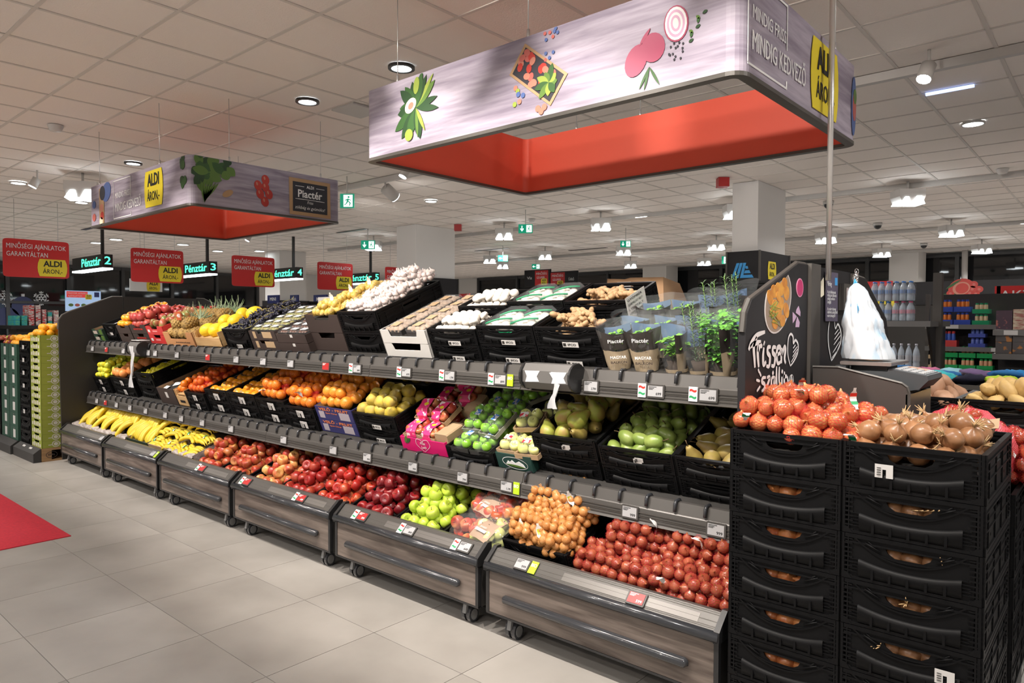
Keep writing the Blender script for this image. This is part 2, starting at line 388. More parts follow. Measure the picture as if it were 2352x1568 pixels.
# walls
struct('wall_back', MB().box(XL_, XR_, YB_, YB_+.1, 0, CEIL+.1).mesh('wall', WALLW))
struct('wall_front', MB().box(XL_, XR_, YF_-.1, YF_, 0, CEIL+.1).mesh('wall', WALLW))
struct('wall_right', MB().box(XR_, XR_+.1, YF_, YB_, 0, CEIL+.1).mesh('wall', WALLW))
wl = MB().box(XL_-.1, XL_, 14.2, YB_, 0, CEIL+.1).box(XL_-.1, XL_, YF_, 14.2, CEIL-.12, CEIL+.1).mesh('wall', WALLW)
struct('wall_left', wl)
NIGHT = mat('night glass', (.012, .013, .015), .04, spec=.6)
MULL = mat('anthracite frame', (.05, .052, .055), .4)
def window(idx, along, c, a0, a1, z0, z1, step, trans=()):
    # along 'Y' : plane X=c ; along 'X': plane Y=c
    n = max(1, round((a1-a0)/step)); st = (a1-a0)/n
    def bx(mb, p, q, lo, hi, t0, t1):
        if along == 'Y': mb.box(c+t0, c+t1, p, q, lo, hi)
        else: mb.box(p, q, c-t1, c-t0, lo, hi)
    fm = MB(); bx(fm, a0, a1, z1-.1, z1, 0, .1); bx(fm, a0, a1, z0, z0+.07, 0, .1)
    for t in trans: bx(fm, a0, a1, t-.04, t+.04, 0, .09)
    w_ = struct('window_%d' % idx, fm.mesh('frame', MULL))
    for i in range(n+1):
        m2 = MB(); bx(m2, a0+i*st-.05, a0+i*st+.05, z0, z1, 0, .12); mk('mullion', m2.mesh('mullion', MULL), w_)
    for i in range(n):
        m3 = MB(); bx(m3, a0+i*st+.05, a0+(i+1)*st-.05, z0+.07, z1-.1, .01, .03); mk('pane', m3.mesh('pane', NIGHT), w_)
window(1, 'Y', XL_, YF_, 14.2, 0, CEIL-.12, 1.62, (2.15,))
window(2, 'X', YB_, -21.5, XR_, 2.35, CEIL-.02, 2.35)
# pillars
def pillar(label, x0, x1, y0, y1, zc, clad=.05, logo=True, thin=False):
    t = thing('pillar', label, 'pillar', ((x0+x1)/2, (y0+y1)/2, 0))
    mk('shaft', MB().box(x0, x1, y0, y1, 0, CEIL).mesh('shaft', WALLW), t)
    if zc:
        c = clad; mk('cladding', MB().box(x0-c, x1+c, y0-c, y1+c, 0, zc).mesh('cladding', PANEL), t)
        mb = MB()
        for X in (x0-c, x1+c):
            for Y in (y0-c, y1+c): mb.box(X-.012, X+.012, Y-.012, Y+.012, 0, zc+.004)
        mk('corner_trim', mb.mesh('corner_trim', GREYM), t)
        if logo:
            F1 = fr(((x0+x1)/2, y0-c-.002, zc-.26), (1, 0, 0), (0, 0, 1)); logoA(t, F1, 0, 0, .17)
            F2 = fr((x1+c+.002, y0+(y1-y0)*.38, zc-.25), (0, 1, 0), (0, 0, 1)); badge(t, F2, 0, 0, .30)
    return t
pillar('white pillar with black cladding behind the herb crates', -4.15, -3.79, 9.35, 10.35, 2.56)
pillar('white pillar behind the garlic crate, black clad below', -11.14, -10.55, 9.2, 10.25, 2.47)
p1 = atz(512, 570, CEIL)
pillar('pillar by the checkouts beside the third red sign', p1.x, p1.x+.75, p1.y+1.2, p1.y+2.0, 2.15)
pillar('far plain white pillar in front of the right clerestory windows', -4.9, -4.2, 21.0, 21.9, 0)
a_ = atz(1533, 600, CEIL)
pillar('far plain white pillar left of the clad pillar', -12.6, -11.7, 21.2, 22.0, 0)
mk('downpipe', MB().tube([(-3.3, 21.9, 0), (-3.3, 21.9, CEIL)], .07, 10).mesh('pipe', WALLW), None, I4, 'thin white pipe right of the far right pillar', 'pipe')
# ceiling tracks, lamps, detectors
TRK = mat('white lacquer', (.55, .53, .51), .5)
for nm, y, x0, x1, lb in (('near', 5.95, -14, 2.6, 'white lighting track behind the large canopy'), ('mid', 10.9, -16, 2.6, 'white lighting track in line with the first projector lamps'), ('far', 16.2, -17, 2.6, 'white lighting track of the second lamp row'), ('last', 20.8, -15, 2.6, 'white lighting track nearest the far wall')):
    mk('lighting_track', MB().box(x0, x1, y-.03, y+.03, CEIL-.065, CEIL).mesh('track', TRK), None, I4, lb, 'track')
GLOW = mat('lamp face', (1, 1, 1), .5, emis=(.9, .97, 1), es=14)
GLOWS = mat('spot face', (1, 1, 1), .5, emis=(1, .98, .95), es=30)
LHOUS = mat('lamp housing', (.62, .60, .58), .35)
hm = MB().prism([(-.17, .0), (.17, 0), (.17, -.1), (.13, -.19), (-.13, -.19), (-.17, -.1)], -.13, .13).mesh('housing', LHOUS)
f1 = MB().prism([(-.16, -.2), (-.03, -.2), (-.05, -.11), (-.10, -.11)], -.135, .12).mesh('lamp_face', GLOW)
f2 = MB().prism([(.16, -.2), (.0, -.2), (.05, -.1), (.12, -.1)], -.135, .12).mesh('lamp_face', GLOW)
st = MB().tube([(0, 0, 0), (0, 0, .12)], .015, 6).mesh('stem', LHOUS)
pp = Pt('projector_lamp', hm, [(I4, Pt('lamp_face', f1)), (I4, Pt('lamp_face', f2)), (I4, Pt('stem', st))])
for k, (px, py) in enumerate(sorted([(1158, 535), (1380, 512), (1645, 562), (1897, 545), (2085, 448), (2185, 528), (2025, 580), (2255, 571), (1432, 575), (1252, 586), (1125, 596), (1448, 608), (1617, 601), (1155, 609), (858, 563), (1690, 482)])):
    p = atz(px, py-6, CEIL-.15); r_ = [0, 90][0]
    spawn(pp, T(p.x, p.y, CEIL-.12) @ RZ(40), 'white twin-face projector lamp, %s from the left of all' % 'first second third fourth fifth sixth seventh eighth ninth tenth eleventh twelfth thirteenth fourteenth fifteenth sixteenth'.split()[k], 'lamp', 'projector lamps over the far aisles')
pl = atz(190, 425, CEIL-.15); spawn(pp, T(pl.x, pl.y, CEIL-.12) @ RZ(60) @ S(1.1), 'white projector lamp left of the small canopy', 'lamp')
sph = MB().tube([(0, 0, 0), (0, 0, -.12)], .05, 12).mesh('spot_housing', LHOUS)
spf = MB().tube([(0, 0, -.12), (0, 0, -.125)], .046, 12).mesh('lamp_face', GLOWS)
sps = Pt('spotlight', sph, [(I4, Pt('lamp_face', spf))])
arm = MB().tube([(0, 0, -.16), (0, 0, .02)], .012, 6).mesh('arm', LHOUS)
for (px, py, lb) in [(2133, 182, 'white track spotlight beside the large canopy'), (935, 405, 'white track spotlight below the left end of the large canopy'), (86, 428, 'white track spotlight at the far left'), (574, 552, 'small bright track spotlight under the small canopy')]:
    p = atz(px, py, CEIL-.2); _o = spawn(sps, T(p.x, p.y, CEIL-.1) @ RX(-25) @ RY(10), lb, 'lamp'); mk('arm', arm, _o, T(p.x, p.y, CEIL-.01))
_o = spawn(sps, T(-7.5, 6.0, CEIL-.13) @ RX(60) @ S(1.6), 'boxy white spotlight turned away from the camera', 'lamp'); mk('arm', arm, _o, T(-7.5, 6.0, CEIL-.01))
rim = MB().plate(ell(0, 0, .1, .1), [ell(0, 0, .075, .075)], -.01, .01).mesh('trim_ring', BLACKP2)
rimw = MB().plate(ell(0, 0, .1, .1), [ell(0, 0, .085, .085)], -.01, .01).mesh('trim_ring', LHOUS)
dd = MB().prism(ell(0, 0, .085, .085), -.004, .004).mesh('lamp_disc', GLOW)
dk = Pt('downlight', dd, [(I4, Pt('trim_ring', rim))]); dw = Pt('downlight', dd, [(I4, Pt('trim_ring', rimw))])
for (px, py, lb) in [(922, 152, 'black rimmed ceiling downlight left of the large canopy'), (706, 230, 'black rimmed ceiling downlight between the two canopies'), (306, 373, 'black rimmed ceiling downlight above the small canopy')]:
    p = atz(px, py, CEIL); spawn(dk, T(p.x, p.y, CEIL-.012) @ RX(90), lb, 'lamp')
for (px, py, lb) in [(2235, 281, 'white ceiling downlight right of the large canopy'), (990, 460, 'white ceiling downlight under the large canopy edge'), (42, 418, 'white ceiling downlight at the far left edge'), (187, 463, 'white ceiling downlight left of the small canopy')]:
    p = atz(px, py, CEIL); spawn(dw, T(p.x, p.y, CEIL-.012) @ RX(90), lb, 'lamp')
for (px, py, wn) in [(266, 548, 'right of the first red sign'), (205, 590, 'lowest left'), (222, 556, 'above the leftmost checkout sign'), (706, 500, 'right of the small canopy'), (500, 575, 'between second and third red signs'), (420, 560, 'above the second red sign'), (596, 575, 'above the third red sign')]:
    p = atz(px, py, CEIL); spawn(dw, T(p.x, p.y, CEIL-.012) @ RX(90) @ S(1.5), 'white recessed downlight over the checkouts, '+wn, 'lamp', 'downlights over the checkouts')
# emergency light bar reflections put in as slim glowing blue-white strips
p = atz(2181, 204, CEIL); mk('glow_strip', MB().box(-.17, .17, -.012, .012, -.02, .0).mesh('strip', mat('blue strip', (.3, .4, .9), .3, emis=(.35, .5, 1), es=2.5)), None, T(p.x, p.y, CEIL-.001), 'slim bluish glowing strip on the ceiling at right', 'lamp')
sd = MB().lathe([(0.001, -.06), (.05, -.055), (.06, -.03), (.07, 0)], 14).mesh('detector', LHOUS)
for (px, py, lb) in [(127, 288, 'white smoke detector on the ceiling at left'), (2303, 388, 'white smoke detector on the ceiling at right'), (1221, 503, 'white smoke detector above the exit sign')]:
    p = atz(px, py, CEIL); mk('smoke_detector', sd, None, T(p.x, p.y, CEIL), lb, 'detector')
al = MB().box(-.07, .07, -.07, .07, -.12, 0).mesh('siren', mat('alarm red', (.4, .02, .02), .4))
for (px, py, lb) in [(1660, 414, 'red alarm sounder beside the clad pillar'), (1052, 521, 'red alarm sounder under the large canopy')]:
    p = atz(px, py-5, CEIL); mk('alarm_sounder', al, None, T(p.x, p.y, CEIL) @ RZ(40), lb, 'alarm')
dm = MB().ball(.07, T(0, 0, -.05), 12, 6).mesh('dome', BLACKP2); dmb = MB().tube([(0, 0, 0), (0, 0, -.05)], .08, 12).mesh('dome_base', LHOUS)
for (px, py, lb) in [(1903, 466, 'dome camera right of the grey pole'), (2016, 516, 'dome camera below the second lamp row'), (2122, 563, 'dome camera over the far right pillar')]:
    p = atz(px, py-4, CEIL); spawn(Pt('dome_camera', dmb, [(I4, Pt('dome', dm))]), T(p.x, p.y, CEIL), lb, 'camera')
vt = MB()
for k in range(5): vt.box(-.12, .12, -.12+k*.05, -.16+k*.09, -.012, 0)
p = atz(820, 252, CEIL); mk('air_outlet', MB().box(-.16, .16, -.16, .16, -.015, 0).mesh('outlet', TRK), None, T(p.x, p.y, CEIL), 'square metal air outlet in ceiling beside the large canopy', 'vent')
for (px, py, w_) in [(808, 530, .5), (215, 522, .6), (1130, 573, .6), (1350, 572, .6)]:
    p = atz(px, py, CEIL); mk('slot_diffuser', MB().box(-w_, w_, -.05, .05, -.006, .0).mesh('slot', BLACKP2), None, T(p.x, p.y, CEIL-.001) @ RZ(0), 'dark slot diffuser in the ceiling '+{808: 'below the small canopy', 215: 'left of the small canopy', 1130: 'right of the garlic', 1350: 'above the ginger crates'}[px], 'vent', 'slot diffusers')
# grey pole rising above the scale panel
mk('support_pole', MB().tube([(-1.085, 3.53, 1.80), (-1.085, 3.53, CEIL+.02)], .013, 12).mesh('pole', mat('brushed pole', (.62, .60, .58), .3, metal=.6)), None, I4, 'tall thin grey pole above the weighing panel', 'pole')
# exit signs
GRS = mat('exit green', (.0, .22, .12), .4, emis=(0, .35, .2), es=.5)
EXW = mat('exit white', (.9, .95, .93), .4, emis=(.8, 1, .95), es=1.2)
def exitsign(px, py, wpx, kind, lb, rz=0):
    d = 1.0; z = CEIL-.32
    p = atz(px, py, z); dist = (p-EYEP).dot(CF); w_ = wpx*dist/FPX*1.25
    w_ = min(w_, .62)
    F = T(p.x, p.y, z) @ RZ(math.degrees(YAW)*.9) @ RX(90)
    h = w_*.62 if kind != 'man' else w_
    t = thing('exit_sign', lb, 'sign', F @ RX(-90))
    mk('sign_box', MB().box(-w_/2, w_/2, -h/2, h/2, -.03, 0).mesh('box', GRS), t, F)
    if kind in ('down', 'left'):
        G = F @ T(-w_*.25, 0, 0) @ (RZ(0) if kind == 'down' else RZ(-90))
        a = h*.32; flat('arrow', [(-a*.15, a), (a*.15, a), (a*.15, -a*.2), (a*.6, .2*a), (a*.6, -a*.2), (0, -a), (-a*.6, -a*.2), (-a*.6, .2*a), (-a*.15, -a*.2)], EXW, t, G, .002)
        flat('doorway', rect(w_*.06, w_*.44, -h*.4, h*.4), EXW, t, F, .002); G2 = F @ T(w_*.24, 0, .003); k = h*.36
    else:
        flat('doorway', rect(-w_*.25, w_*.4, -h*.42, h*.42), EXW, t, F, .002); G2 = F @ T(w_*.07, 0, .003); k = h*.42
    mb = MB()
    for P in ([(-.1, .35), (.15, .35), (.1, -.1), (-.2, -.1)], [(-.2, -.1), (.1, -.1), (-.25, -.55), (-.6, -.75), (-.62, -.6), (-.35, -.45)], [(0, -.1), (.15, -.05), (.5, -.35), (.35, -.85), (.22, -.8), (.28, -.4)], [(.1, .33), (.55, .12), (.5, .02), (.12, .15)], [(-.05, .33), (-.5, .15), (-.45, .02), (-.05, .12)]):
        mb.add([(a*k, b*k, .001) for a, b in P], [tuple(range(len(P)))])
    mb.add([(a*k, b*k, .001) for a, b in ell(.12, .62, .17, .17)], [tuple(range(20))])
    mk('running_figure', mb.mesh('fig', GRS), t, G2)
    mk('hanger', MB().tube([(0, 0, 0), (0, 0, .32-h/2)], .008, 6).mesh('hanger', LHOUS), t, T(p.x, p.y, z+h/2))
exitsign(797, 461, 26, 'man', 'green exit sign right of the small canopy')
exitsign(845, 562, 26, 'down', 'green exit sign with arrow above the fourth red sign')
exitsign(1207, 525, 26, 'down', 'green exit sign with arrow below the large canopy')
exitsign(1155, 593, 18, 'left', 'green exit sign with left arrow near the white wall')
exitsign(1231, 612, 15, 'left', 'smallest green exit sign over the aisle boards')
exitsign(1437, 560, 19, 'down', 'green exit sign over the ginger crates')
exitsign(1667, 597, 14, 'man', 'green exit sign left of the clad pillar')
# ================================================================ CANOPIES
LIGHTWOOD = woodmat('canopy wood print', (.22, .185, .245), (.46, .41, .49), 1.1, .55)
WIRE = mat('wire', (.6, .6, .6), .3, metal=.7)
CORAL = mat('canopy red lining', (.84, .11, .06), .55)
PG = [mat('print green %d' % i, c, .5) for i, c in enumerate([(.02, .06, .02), (.035, .10, .025), (.10, .19, .035), (.28, .36, .06), (.50, .55, .30)])]
PR = [mat('print red %d' % i, c, .5) for i, c in enumerate([(.45, .04, .03), (.48, .12, .10), (.52, .20, .14), (.40, .03, .03)])]
PB = mat('print blueberry', (.08, .13, .32), .5); PBR = mat('print brown', (.45, .28, .15), .6); PDK = mat('print slate', (.03, .03, .04), .6)
PURP = mat('print purple', (.38, .07, .13), .5); PCR = mat('print cream', (.85, .78, .6), .5)
def canopy(label, x0, x1, y0, y1, z0, z1, wires):
    t = thing('canopy', label, 'canopy', ((x0+x1)/2, (y0+y1)/2, z0))
    R = .05
    def ring(o):
        P = []
        for cx, cy, a0 in ((x1-R, y1-R, 0), (x0+R, y1-R, 90), (x0+R, y0+R, 180), (x1-R, y0+R, 270)):
            for k in range(7):
                a = math.radians(a0+15*k); P.append((cx+(R+o)*math.cos(a), cy+(R+o)*math.sin(a)))
        return P
    def wall(o0, o1, za, zb, mt, nm, tree=None):
        A, B = ring(o0), ring(o1); n = len(A); v = [(x, y, z) for P, z in ((A, za), (A, zb), (B, za), (B, zb)) for x, y in P]; f = []
        for i in range(n):
            j = (i+1) % n; f += [(i, j, n+j, n+i), (2*n+j, 2*n+i, 3*n+i, 3*n+j), (n+i, n+j, 3*n+j, 3*n+i), (j, i, 2*n+i, 2*n+j)]
        return mk(nm, MB().add(v, f).mesh(nm, mt), t)
    wall(0, -.004, z0+.008, z1, LIGHTWOOD, 'printed_skirt')
    wall(-.014, -.018, z0+.008, z1, CORAL, 'red_lining')
    wall(.004, -.03, z0-.004, z0+.009, GREYM, 'bottom_frame')
    for (x, y) in wires:
        mk('hanging_wire', MB().tube([(x, y, z1-.02), (x, y, EYE+(CEIL-EYE)/1.3)], .0022, 5).tube([(x, y, z1-.02), (x, y, z1+.03)], .006, 6).mesh('wire', WIRE), t)
    return t
cA = canopy('large hanging canopy, wood print outside and red inside, nearest the camera', -2.675, -.873, 2.02, 3.17, 2.336, 2.652, [(-2.45, 2.03), (-1.7, 2.03), (-2.3, 3.16), (-1.3, 3.16), (-.88, 2.9), (-1.9, 3.16)])
cB = canopy('smaller looking hanging canopy further left with chalkboard print', -6.25, -4.487, 2.03, 3.165, 2.336, 2.652, [(-6.05, 2.04), (-4.95, 2.04), (-4.5, 2.3), (-4.5, 3.0), (-6.0, 3.15)])
FA = fr((0, 2.018, 0), (1, 0, 0), (0, 0, 1))      # front face: x = world X, y = world Z
FAr = fr((-.871, 0, 0), (0, 1, 0), (0, 0, 1))     # right face: x = world Y
CLAMPF += [FA, FAr]
def zz(v): return 2.336+v
def greens(t, F, cx, cy, s):
    random.seed(3)
    for k in range(9): flat('printed_leaf', leafshape(cx, cy, s*random.uniform(.7, 1.05), s*.17, 100+k*22+random.uniform(-8, 8)), PG[k % 2], t, F, .0012+k*1e-4)
    for rot, L, w_, m in ((62, .95, .11, 0), (38, 1.0, .13, 2), (75, 1.05, .13, 1), (10, .9, .1, 0), (-10, .95, .1, 0), (48, 1.1, .07, 3), (-62, .8, .06, 3), (-85, .85, .06, 2)):
        flat('printed_vegetable', leafshape(cx+.02*s, cy, s*L, s*w_, rot), PG[m], t, F, .0025+rot*1e-6)
    flat('printed_avocado', ell(cx-.2*s, cy+.1*s, .26*s, .19*s, 30), PCR, t, F, .004); flat('printed_pit', ell(cx-.18*s, cy+.09*s, .12*s, .09*s, 30), PR[2], t, F, .005)
    flat('printed_squash', ell(cx+.05*s, cy+.62*s, .12*s, .24*s, -10), PG[3], t, F, .004); flat('printed_squash', ell(cx-.28*s, cy-.72*s, .17*s, .17*s), PG[3], t, F, .004)
_q = at(955, 248, 2.018); greens(cA, FA, _q.x, _q.z, .150)
def berries(t, F, cx, cy, s):
    G = F @ T(cx, cy, 0) @ RZ(-38)
    random.seed(5)
    flat('printed_crate', rect(-1.0*s, 1.0*s, -.5*s, .5*s), PBR, t, G, .001); flat('printed_crate_inside', rect(-.9*s, .9*s, -.42*s, .42*s), PDK, t, G, .0018)
    for k in range(22):
        x, y = random.uniform(-.82, .55)*s, random.uniform(-.34, .34)*s
        flat('printed_berry', ell(x, y, .13*s, .10*s, random.uniform(0, 180), 12), PR[k % 3], t, G, .0026+k*5e-5)
    for k in range(10): flat('printed_leaf', leafshape(.55*s, 0, .5*s*random.uniform(.6, 1.1), .11*s, k*38), PG[1+k % 3], t, G, .0042+k*5e-5)
    for k in range(11):
        x, y = cx+random.uniform(.25, .85)*s, cy+random.uniform(.2, 1.15)*s
        flat('printed_berry', ell(x, y, .055*s, .055*s, 0, 10), PB if k % 3 else PR[1], t, F, .002+k*1e-5)
    for k in range(6): flat('printed_berry', ell(cx+random.uniform(-.9, -.55)*s, cy-random.uniform(.2, .75)*s, .08*s, .08*s, 0, 10), (PR[2], PB, PG[3])[k % 3], t, F, .002+k*1e-5)
    for k in range(3): flat('printed_berry', ell(cx+(.02+.12*k)*s, cy-(1.0+.1*(k % 2))*s, .1*s, .1*s, 0, 10), PR[2], t, F, .002+k*1e-5)
_q = at(1235, 168, 2.018); berries(cA, FA, _q.x, _q.z-.004, .125)
def onions(t, F, cx, cy, s):
    flat('printed_onion', ell(cx-.5*s, cy-.1*s, .32*s, .42*s, -25), PURP, t, F, .0015); flat('printed_onion', ell(cx, cy+.12*s, .34*s, .38*s, 20), PURP, t, F, .0018)
    flat('printed_root', leafshape(cx-.4*s, cy+.25*s, .5*s, .05*s, 50), PURP, t, F, .002)
    flat('printed_half_onion', ell(cx+.65*s, cy+.55*s, .34*s, .46*s, 10), PURP, t, F, .0015)
    for k in range(5): flat('printed_ring', ell(cx+.65*s, cy+.55*s, (.30-.055*k)*s, (.42-.07*k)*s, 10), (WHITEP, mat('pale pink print', (.7, .42, .58), .5))[k % 2], t, F, .0025+k*3e-4)
    for k in range(7): flat('printed_leaf', leafshape(cx+1.0*s+.06*k*s, cy+.0*s+.1*k*s, .14*s, .04*s, 20+60*(k % 3)), PG[k % 3], t, F, .002)
    for k in range(14): flat('printed_peppercorn', ell(cx+(.45+.4*random.random())*s, cy-(.4-.8*random.random()*.6)*s, .028*s, .028*s, 0, 8), PDK, t, F, .002+k*1e-5)
    for a in (-120, -60, -105): flat('printed_rosemary', leafshape(cx-.1*s, cy-.35*s, .6*s, .035*s, a), PG[1], t, F, .002+abs(a)*1e-6)
_q = at(1500, 120, 2.018); onions(cA, FA, _q.x, _q.z, .125)
def slogan(t, F, x0, cy, k):
    text('MINDIG FRISS,', t, F, x0+.155*k, cy+.032*k, .25*k, .052*k, WHITEP, 0)
    text('MINDIG KEDVEZŐ', t, F, x0+.235*k, cy-.045*k, .41*k, .075*k, WHITEP, 0)
    for r_ in (rect(x0, x0+.004, cy-.11*k, cy+.13*k), rect(x0, x0+.28*k, cy-.114*k, cy-.108*k), rect(x0, x0+.28*k, cy+.126*k, cy+.132*k), rect(x0+.28*k, x0+.285*k, cy+.0*k, cy+.132*k), rect(x0+.28*k, x0+.285*k, cy-.114*k, cy-.09*k)):
        flat('frame_line', r_, WHITEP, t, F, .0015)
slogan(cA, FAr, 2.055, zz(.16), 1.12)
badge(cA, FAr, 2.755, zz(.16), .31)
flat('printed_plate', ell(3.12, zz(.15), .03, .12), PB, cA, FAr, .002)
flat('printed_salad', ell(3.125, zz(.15), .022, .06), PR[1], cA, FAr, .003)
flat('printed_leaf', ell(3.13, zz(.19), .02, .03), PG[2], cA, FAr, .0035)
CLAMPF_ = 0
FB = fr((0, 2.028, 0), (1, 0, 0), (0, 0, 1)); FBr = fr((-4.485, 0, 0), (0, 1, 0), (0, 0, 1))
CLAMPF += [FB, FBr]
slogan(cB, FB, -5.74, zz(.15), 1.15); badge(cB, FB, -5.02, zz(.165), .30)
G = FB @ T(-5.98, zz(.15), 0)
flat('printed_board', rect(-.05, .05, -.14, .13), PBR, cB, G, .0012); flat('printed_cloth', ell(.10, .09, .09, .07, 20), PB, cB, G, .0015); flat('printed_bowl', ell(.02, .09, .055, .055), PDK, cB, G, .0025)
for k, (x, y) in enumerate([(0, -.02), (.01, -.08), (-.01, -.12), (-.16, -.08), (-.16, .02)]): flat('printed_fruit', ell(x, y, .035, .03), (PR[2], PR[0], PCR, PR[1], PB)[k], cB, G, .002)
# leafy greens round the corner of the small canopy
random.seed(11)
for k in range(26): flat('printed_leaf', leafshape(2.08+random.uniform(0, .2), zz(.2)+random.uniform(-.05, .1), random.uniform(.06, .11), .03, random.uniform(0, 360)), PG[k % 3 if k % 5 else 2], cB, FBr, .001+k*6e-5)
for k in range(8): flat('printed_leaf', leafshape(-4.58+random.uniform(0, .04), zz(.22)+random.uniform(-.06, .08), .06, .025, random.uniform(90, 270)), PG[k % 2], cB, FB, .001+k*6e-5)
for k in range(7): flat('printed_stem', leafshape(2.10+.02*k, zz(.16), .14, .008, -80-8*k), PG[2], cB, FBr, .003)
flat('printed_root', ell(2.28, zz(.10), .04, .02, 30), PBR, cB, FBr, .002)
for k, (x, y) in enumerate([(0, .06), (-.055, .015), (0, .01), (-.04, -.04), (.025, -.035), (-.005, -.09)]):
    flat('printed_tomato', ell(2.55+x, zz(.17)+y, .028, .034, 15), PR[0], cB, FBr, .002+k*1e-4); flat('printed_glint', ell(2.542+x, zz(.18)+y, .007, .012, 15), PR[2], cB, FBr, .003+k*1e-4)
flat('printed_board', [(2.735, zz(.02)), (3.075, zz(.02)), (3.07, zz(.28)), (2.73, zz(.28))], PBR, cB, FBr, .0012)
flat('printed_slate', rect(2.76, 3.045, zz(.045), zz(.255)), PDK, cB, FBr, .002)
text('ALDI', cB, FBr, 2.90, zz(.225), .06, .03, WHITEP, .02, off=.004); text('Piactér', cB, FBr, 2.90, zz(.172), .20, .075, WHITEP, .02, off=.004)
text('Friss', cB, FBr, 2.90, zz(.115), .05, .03, WHITEP, 0, .3, off=.004); text('zöldség és gyümölcs!', cB, FBr, 2.90, zz(.075), .25, .032, WHITEP, 0, .3, off=.004)
for y in (.224, .133): 
    flat('frame_line', rect(2.78, 2.85, zz(y), zz(y)+.003), WHITEP, cB, FBr, .004); flat('frame_line', rect(2.95, 3.02, zz(y), zz(y)+.003), WHITEP, cB, FBr, .004)
flat('frame_line', rect(2.80, 3.0, zz(.134), zz(.137)), WHITEP, cB, FBr, .0045)
# the canopies hang over the full depth of the gondola: enlarge both about the eye point
for c_ in (cA, cB):
    c_.matrix_basis = T(*EYEP) @ S(1.3) @ T(*(-EYEP)) @ c_.matrix_basis
# ================================================================ RED AISLE SIGNS
for k, (y0, lb) in enumerate([(3.06, 'red hanging offer sign at far left beside the first lit checkout sign'), (4.93, 'second red hanging offer sign from the left'), (6.78, 'third red hanging offer sign, left of the lit sign reading 4'), (8.71, 'fourth red hanging offer sign, left of the lit sign reading 5'), (10.55, 'fifth red hanging offer sign, half hidden by the clad pillar')]):
    X = -13.2; t = thing('offer_sign', lb, 'sign', (X, y0+.455, 2.28), 'red hanging offer signs')
    mk('board', MB().plate(ell(0, 0, .455, .30, 0, 48, .12), [], -.01, .01).mesh('board', RED), t, T(X, y0+.455, 2.58) @ RZ(90))
    F = fr((X+.0115, y0+.455, 2.58), (0, 1, 0), (0, 0, 1))
    text('MINŐSÉGI AJÁNLATOK', t, F, -.0, .185, .82, .105, WHITEP, 0); text('GARANTÁLTAN', t, F, -.13, .06, .56, .105, WHITEP, 0)
    badge(t, F, .215, -.135, .42, asp=.66)
    for y in (-.3, .3): mk('hanging_wire', MB().tube([(X, y0+.455+y, 2.86), (X, y0+.455+y, CEIL)], .004, 4).mesh('wire', WIRE), t)
LEDG = mat('led green', (0, .5, .3), .4, emis=(.1, 1, .55), es=1.6); LEDW = mat('checkout light bar', (1, 1, 1), .4, emis=(.85, .95, 1), es=6)
for k, (px, n) in enumerate([(259, '2'), (499, '3'), (696, '4'), (872, '5')]):
    X = -14.0; y1 = coly(px, X, 2.67); y0 = y1-.17
    t = thing('checkout_sign', ['leftmost black checkout sign with green lit lettering', 'second black checkout sign, green lit, beside the second red sign', 'third black checkout sign, green lit, beside the third red sign', 'rightmost black checkout sign with green lit lettering'][k], 'sign', (X-.6, y0, 2.52), 'lit checkout signs')
    mk('sign_box', MB().box(X-1.6, X, y0, y1, 2.555, 2.80).mesh('box', BLACKP2), t)
    mk('light_bar', MB().box(X-1.6, X+.005, y0-.005, y1, 2.525, 2.555).mesh('bar', LEDW), t)
    F = fr((X-.002, y0, 2.68), (1, 0, 0), (0, 0, 1)); F2 = fr((X, y1-.085, 2.68), (0, 1, 0), (0, 0, 1))
    text('Pénztár', t, F, -.58, -.005, .98, .22, LEDG, .012, off=.004); text(n, t, F2, 0, 0, .11, .2, LEDG, .012, off=.004)
    mk('post', MB().box(X-.27, X-.23, y0+.06, y1-.06, 2.8, CEIL).mesh('post', BLACKP2), t)
# white price board below sign 2, far aisle boards
t = thing('price_board', 'white price board below the second red sign', 'sign', (-15.2, 6, 1.9)); p = atx(333, 656, -14.6)
F = fr((-14.6, p.y, p.z), (0, 1, 0), (0, 0, 1)); flat('board', rect(-.28, .33, -.11, .13), WHITE, t, F, 0, .02); badge(t, F, .16, .0, .26); text('PÉNZTÁR', t, F, -.1, .09, .25, .04, BLACKI, off=.003); mk('hanging_wire', MB().tube([(-14.61, p.y, p.z+.12), (-14.61, p.y, CEIL)], .005, 4).mesh('wire', WIRE), t)
for px, py, s, lb, sub in [(1230, 638, 'Víz', 'dark aisle board reading with red offer panel, left one', 0), (1290, 642, 'Üdítő', 'dark aisle board with red offer panel, right one', 1)]:
    Y = 17.; p = at(px, py, Y); t = thing('aisle_board', lb, 'sign', p)
    F = fr(p, (1, 0, 0), (0, 0, 1))
    flat('board', rect(-.45, .6, -.25, .25), PANEL, t, F, 0, .03); flat('offer_panel', rect(-.02, .50, -.24, .22) if not sub else rect(-.42, .12, -.24, .22), RED, t, F, .002)
    x = -.24 if not sub else .36
    text(s, t, F, x, 0, .2, .12, WHITEP, off=.003); xo = .24 if not sub else -.15
    text('MINŐSÉG', t, F, xo, .12, .42, .1, WHITEP, off=.005); text('SZUPER', t, F, xo-.03, -.0, .32, .09, WHITEP, off=.005); badge(t, F, xo+.1, -.13, .24, .005)
    mk('post', MB().box(-.02, .02, .0, .03, -p.z, -.1).mesh('post', BLACKP2), t, T(*p))
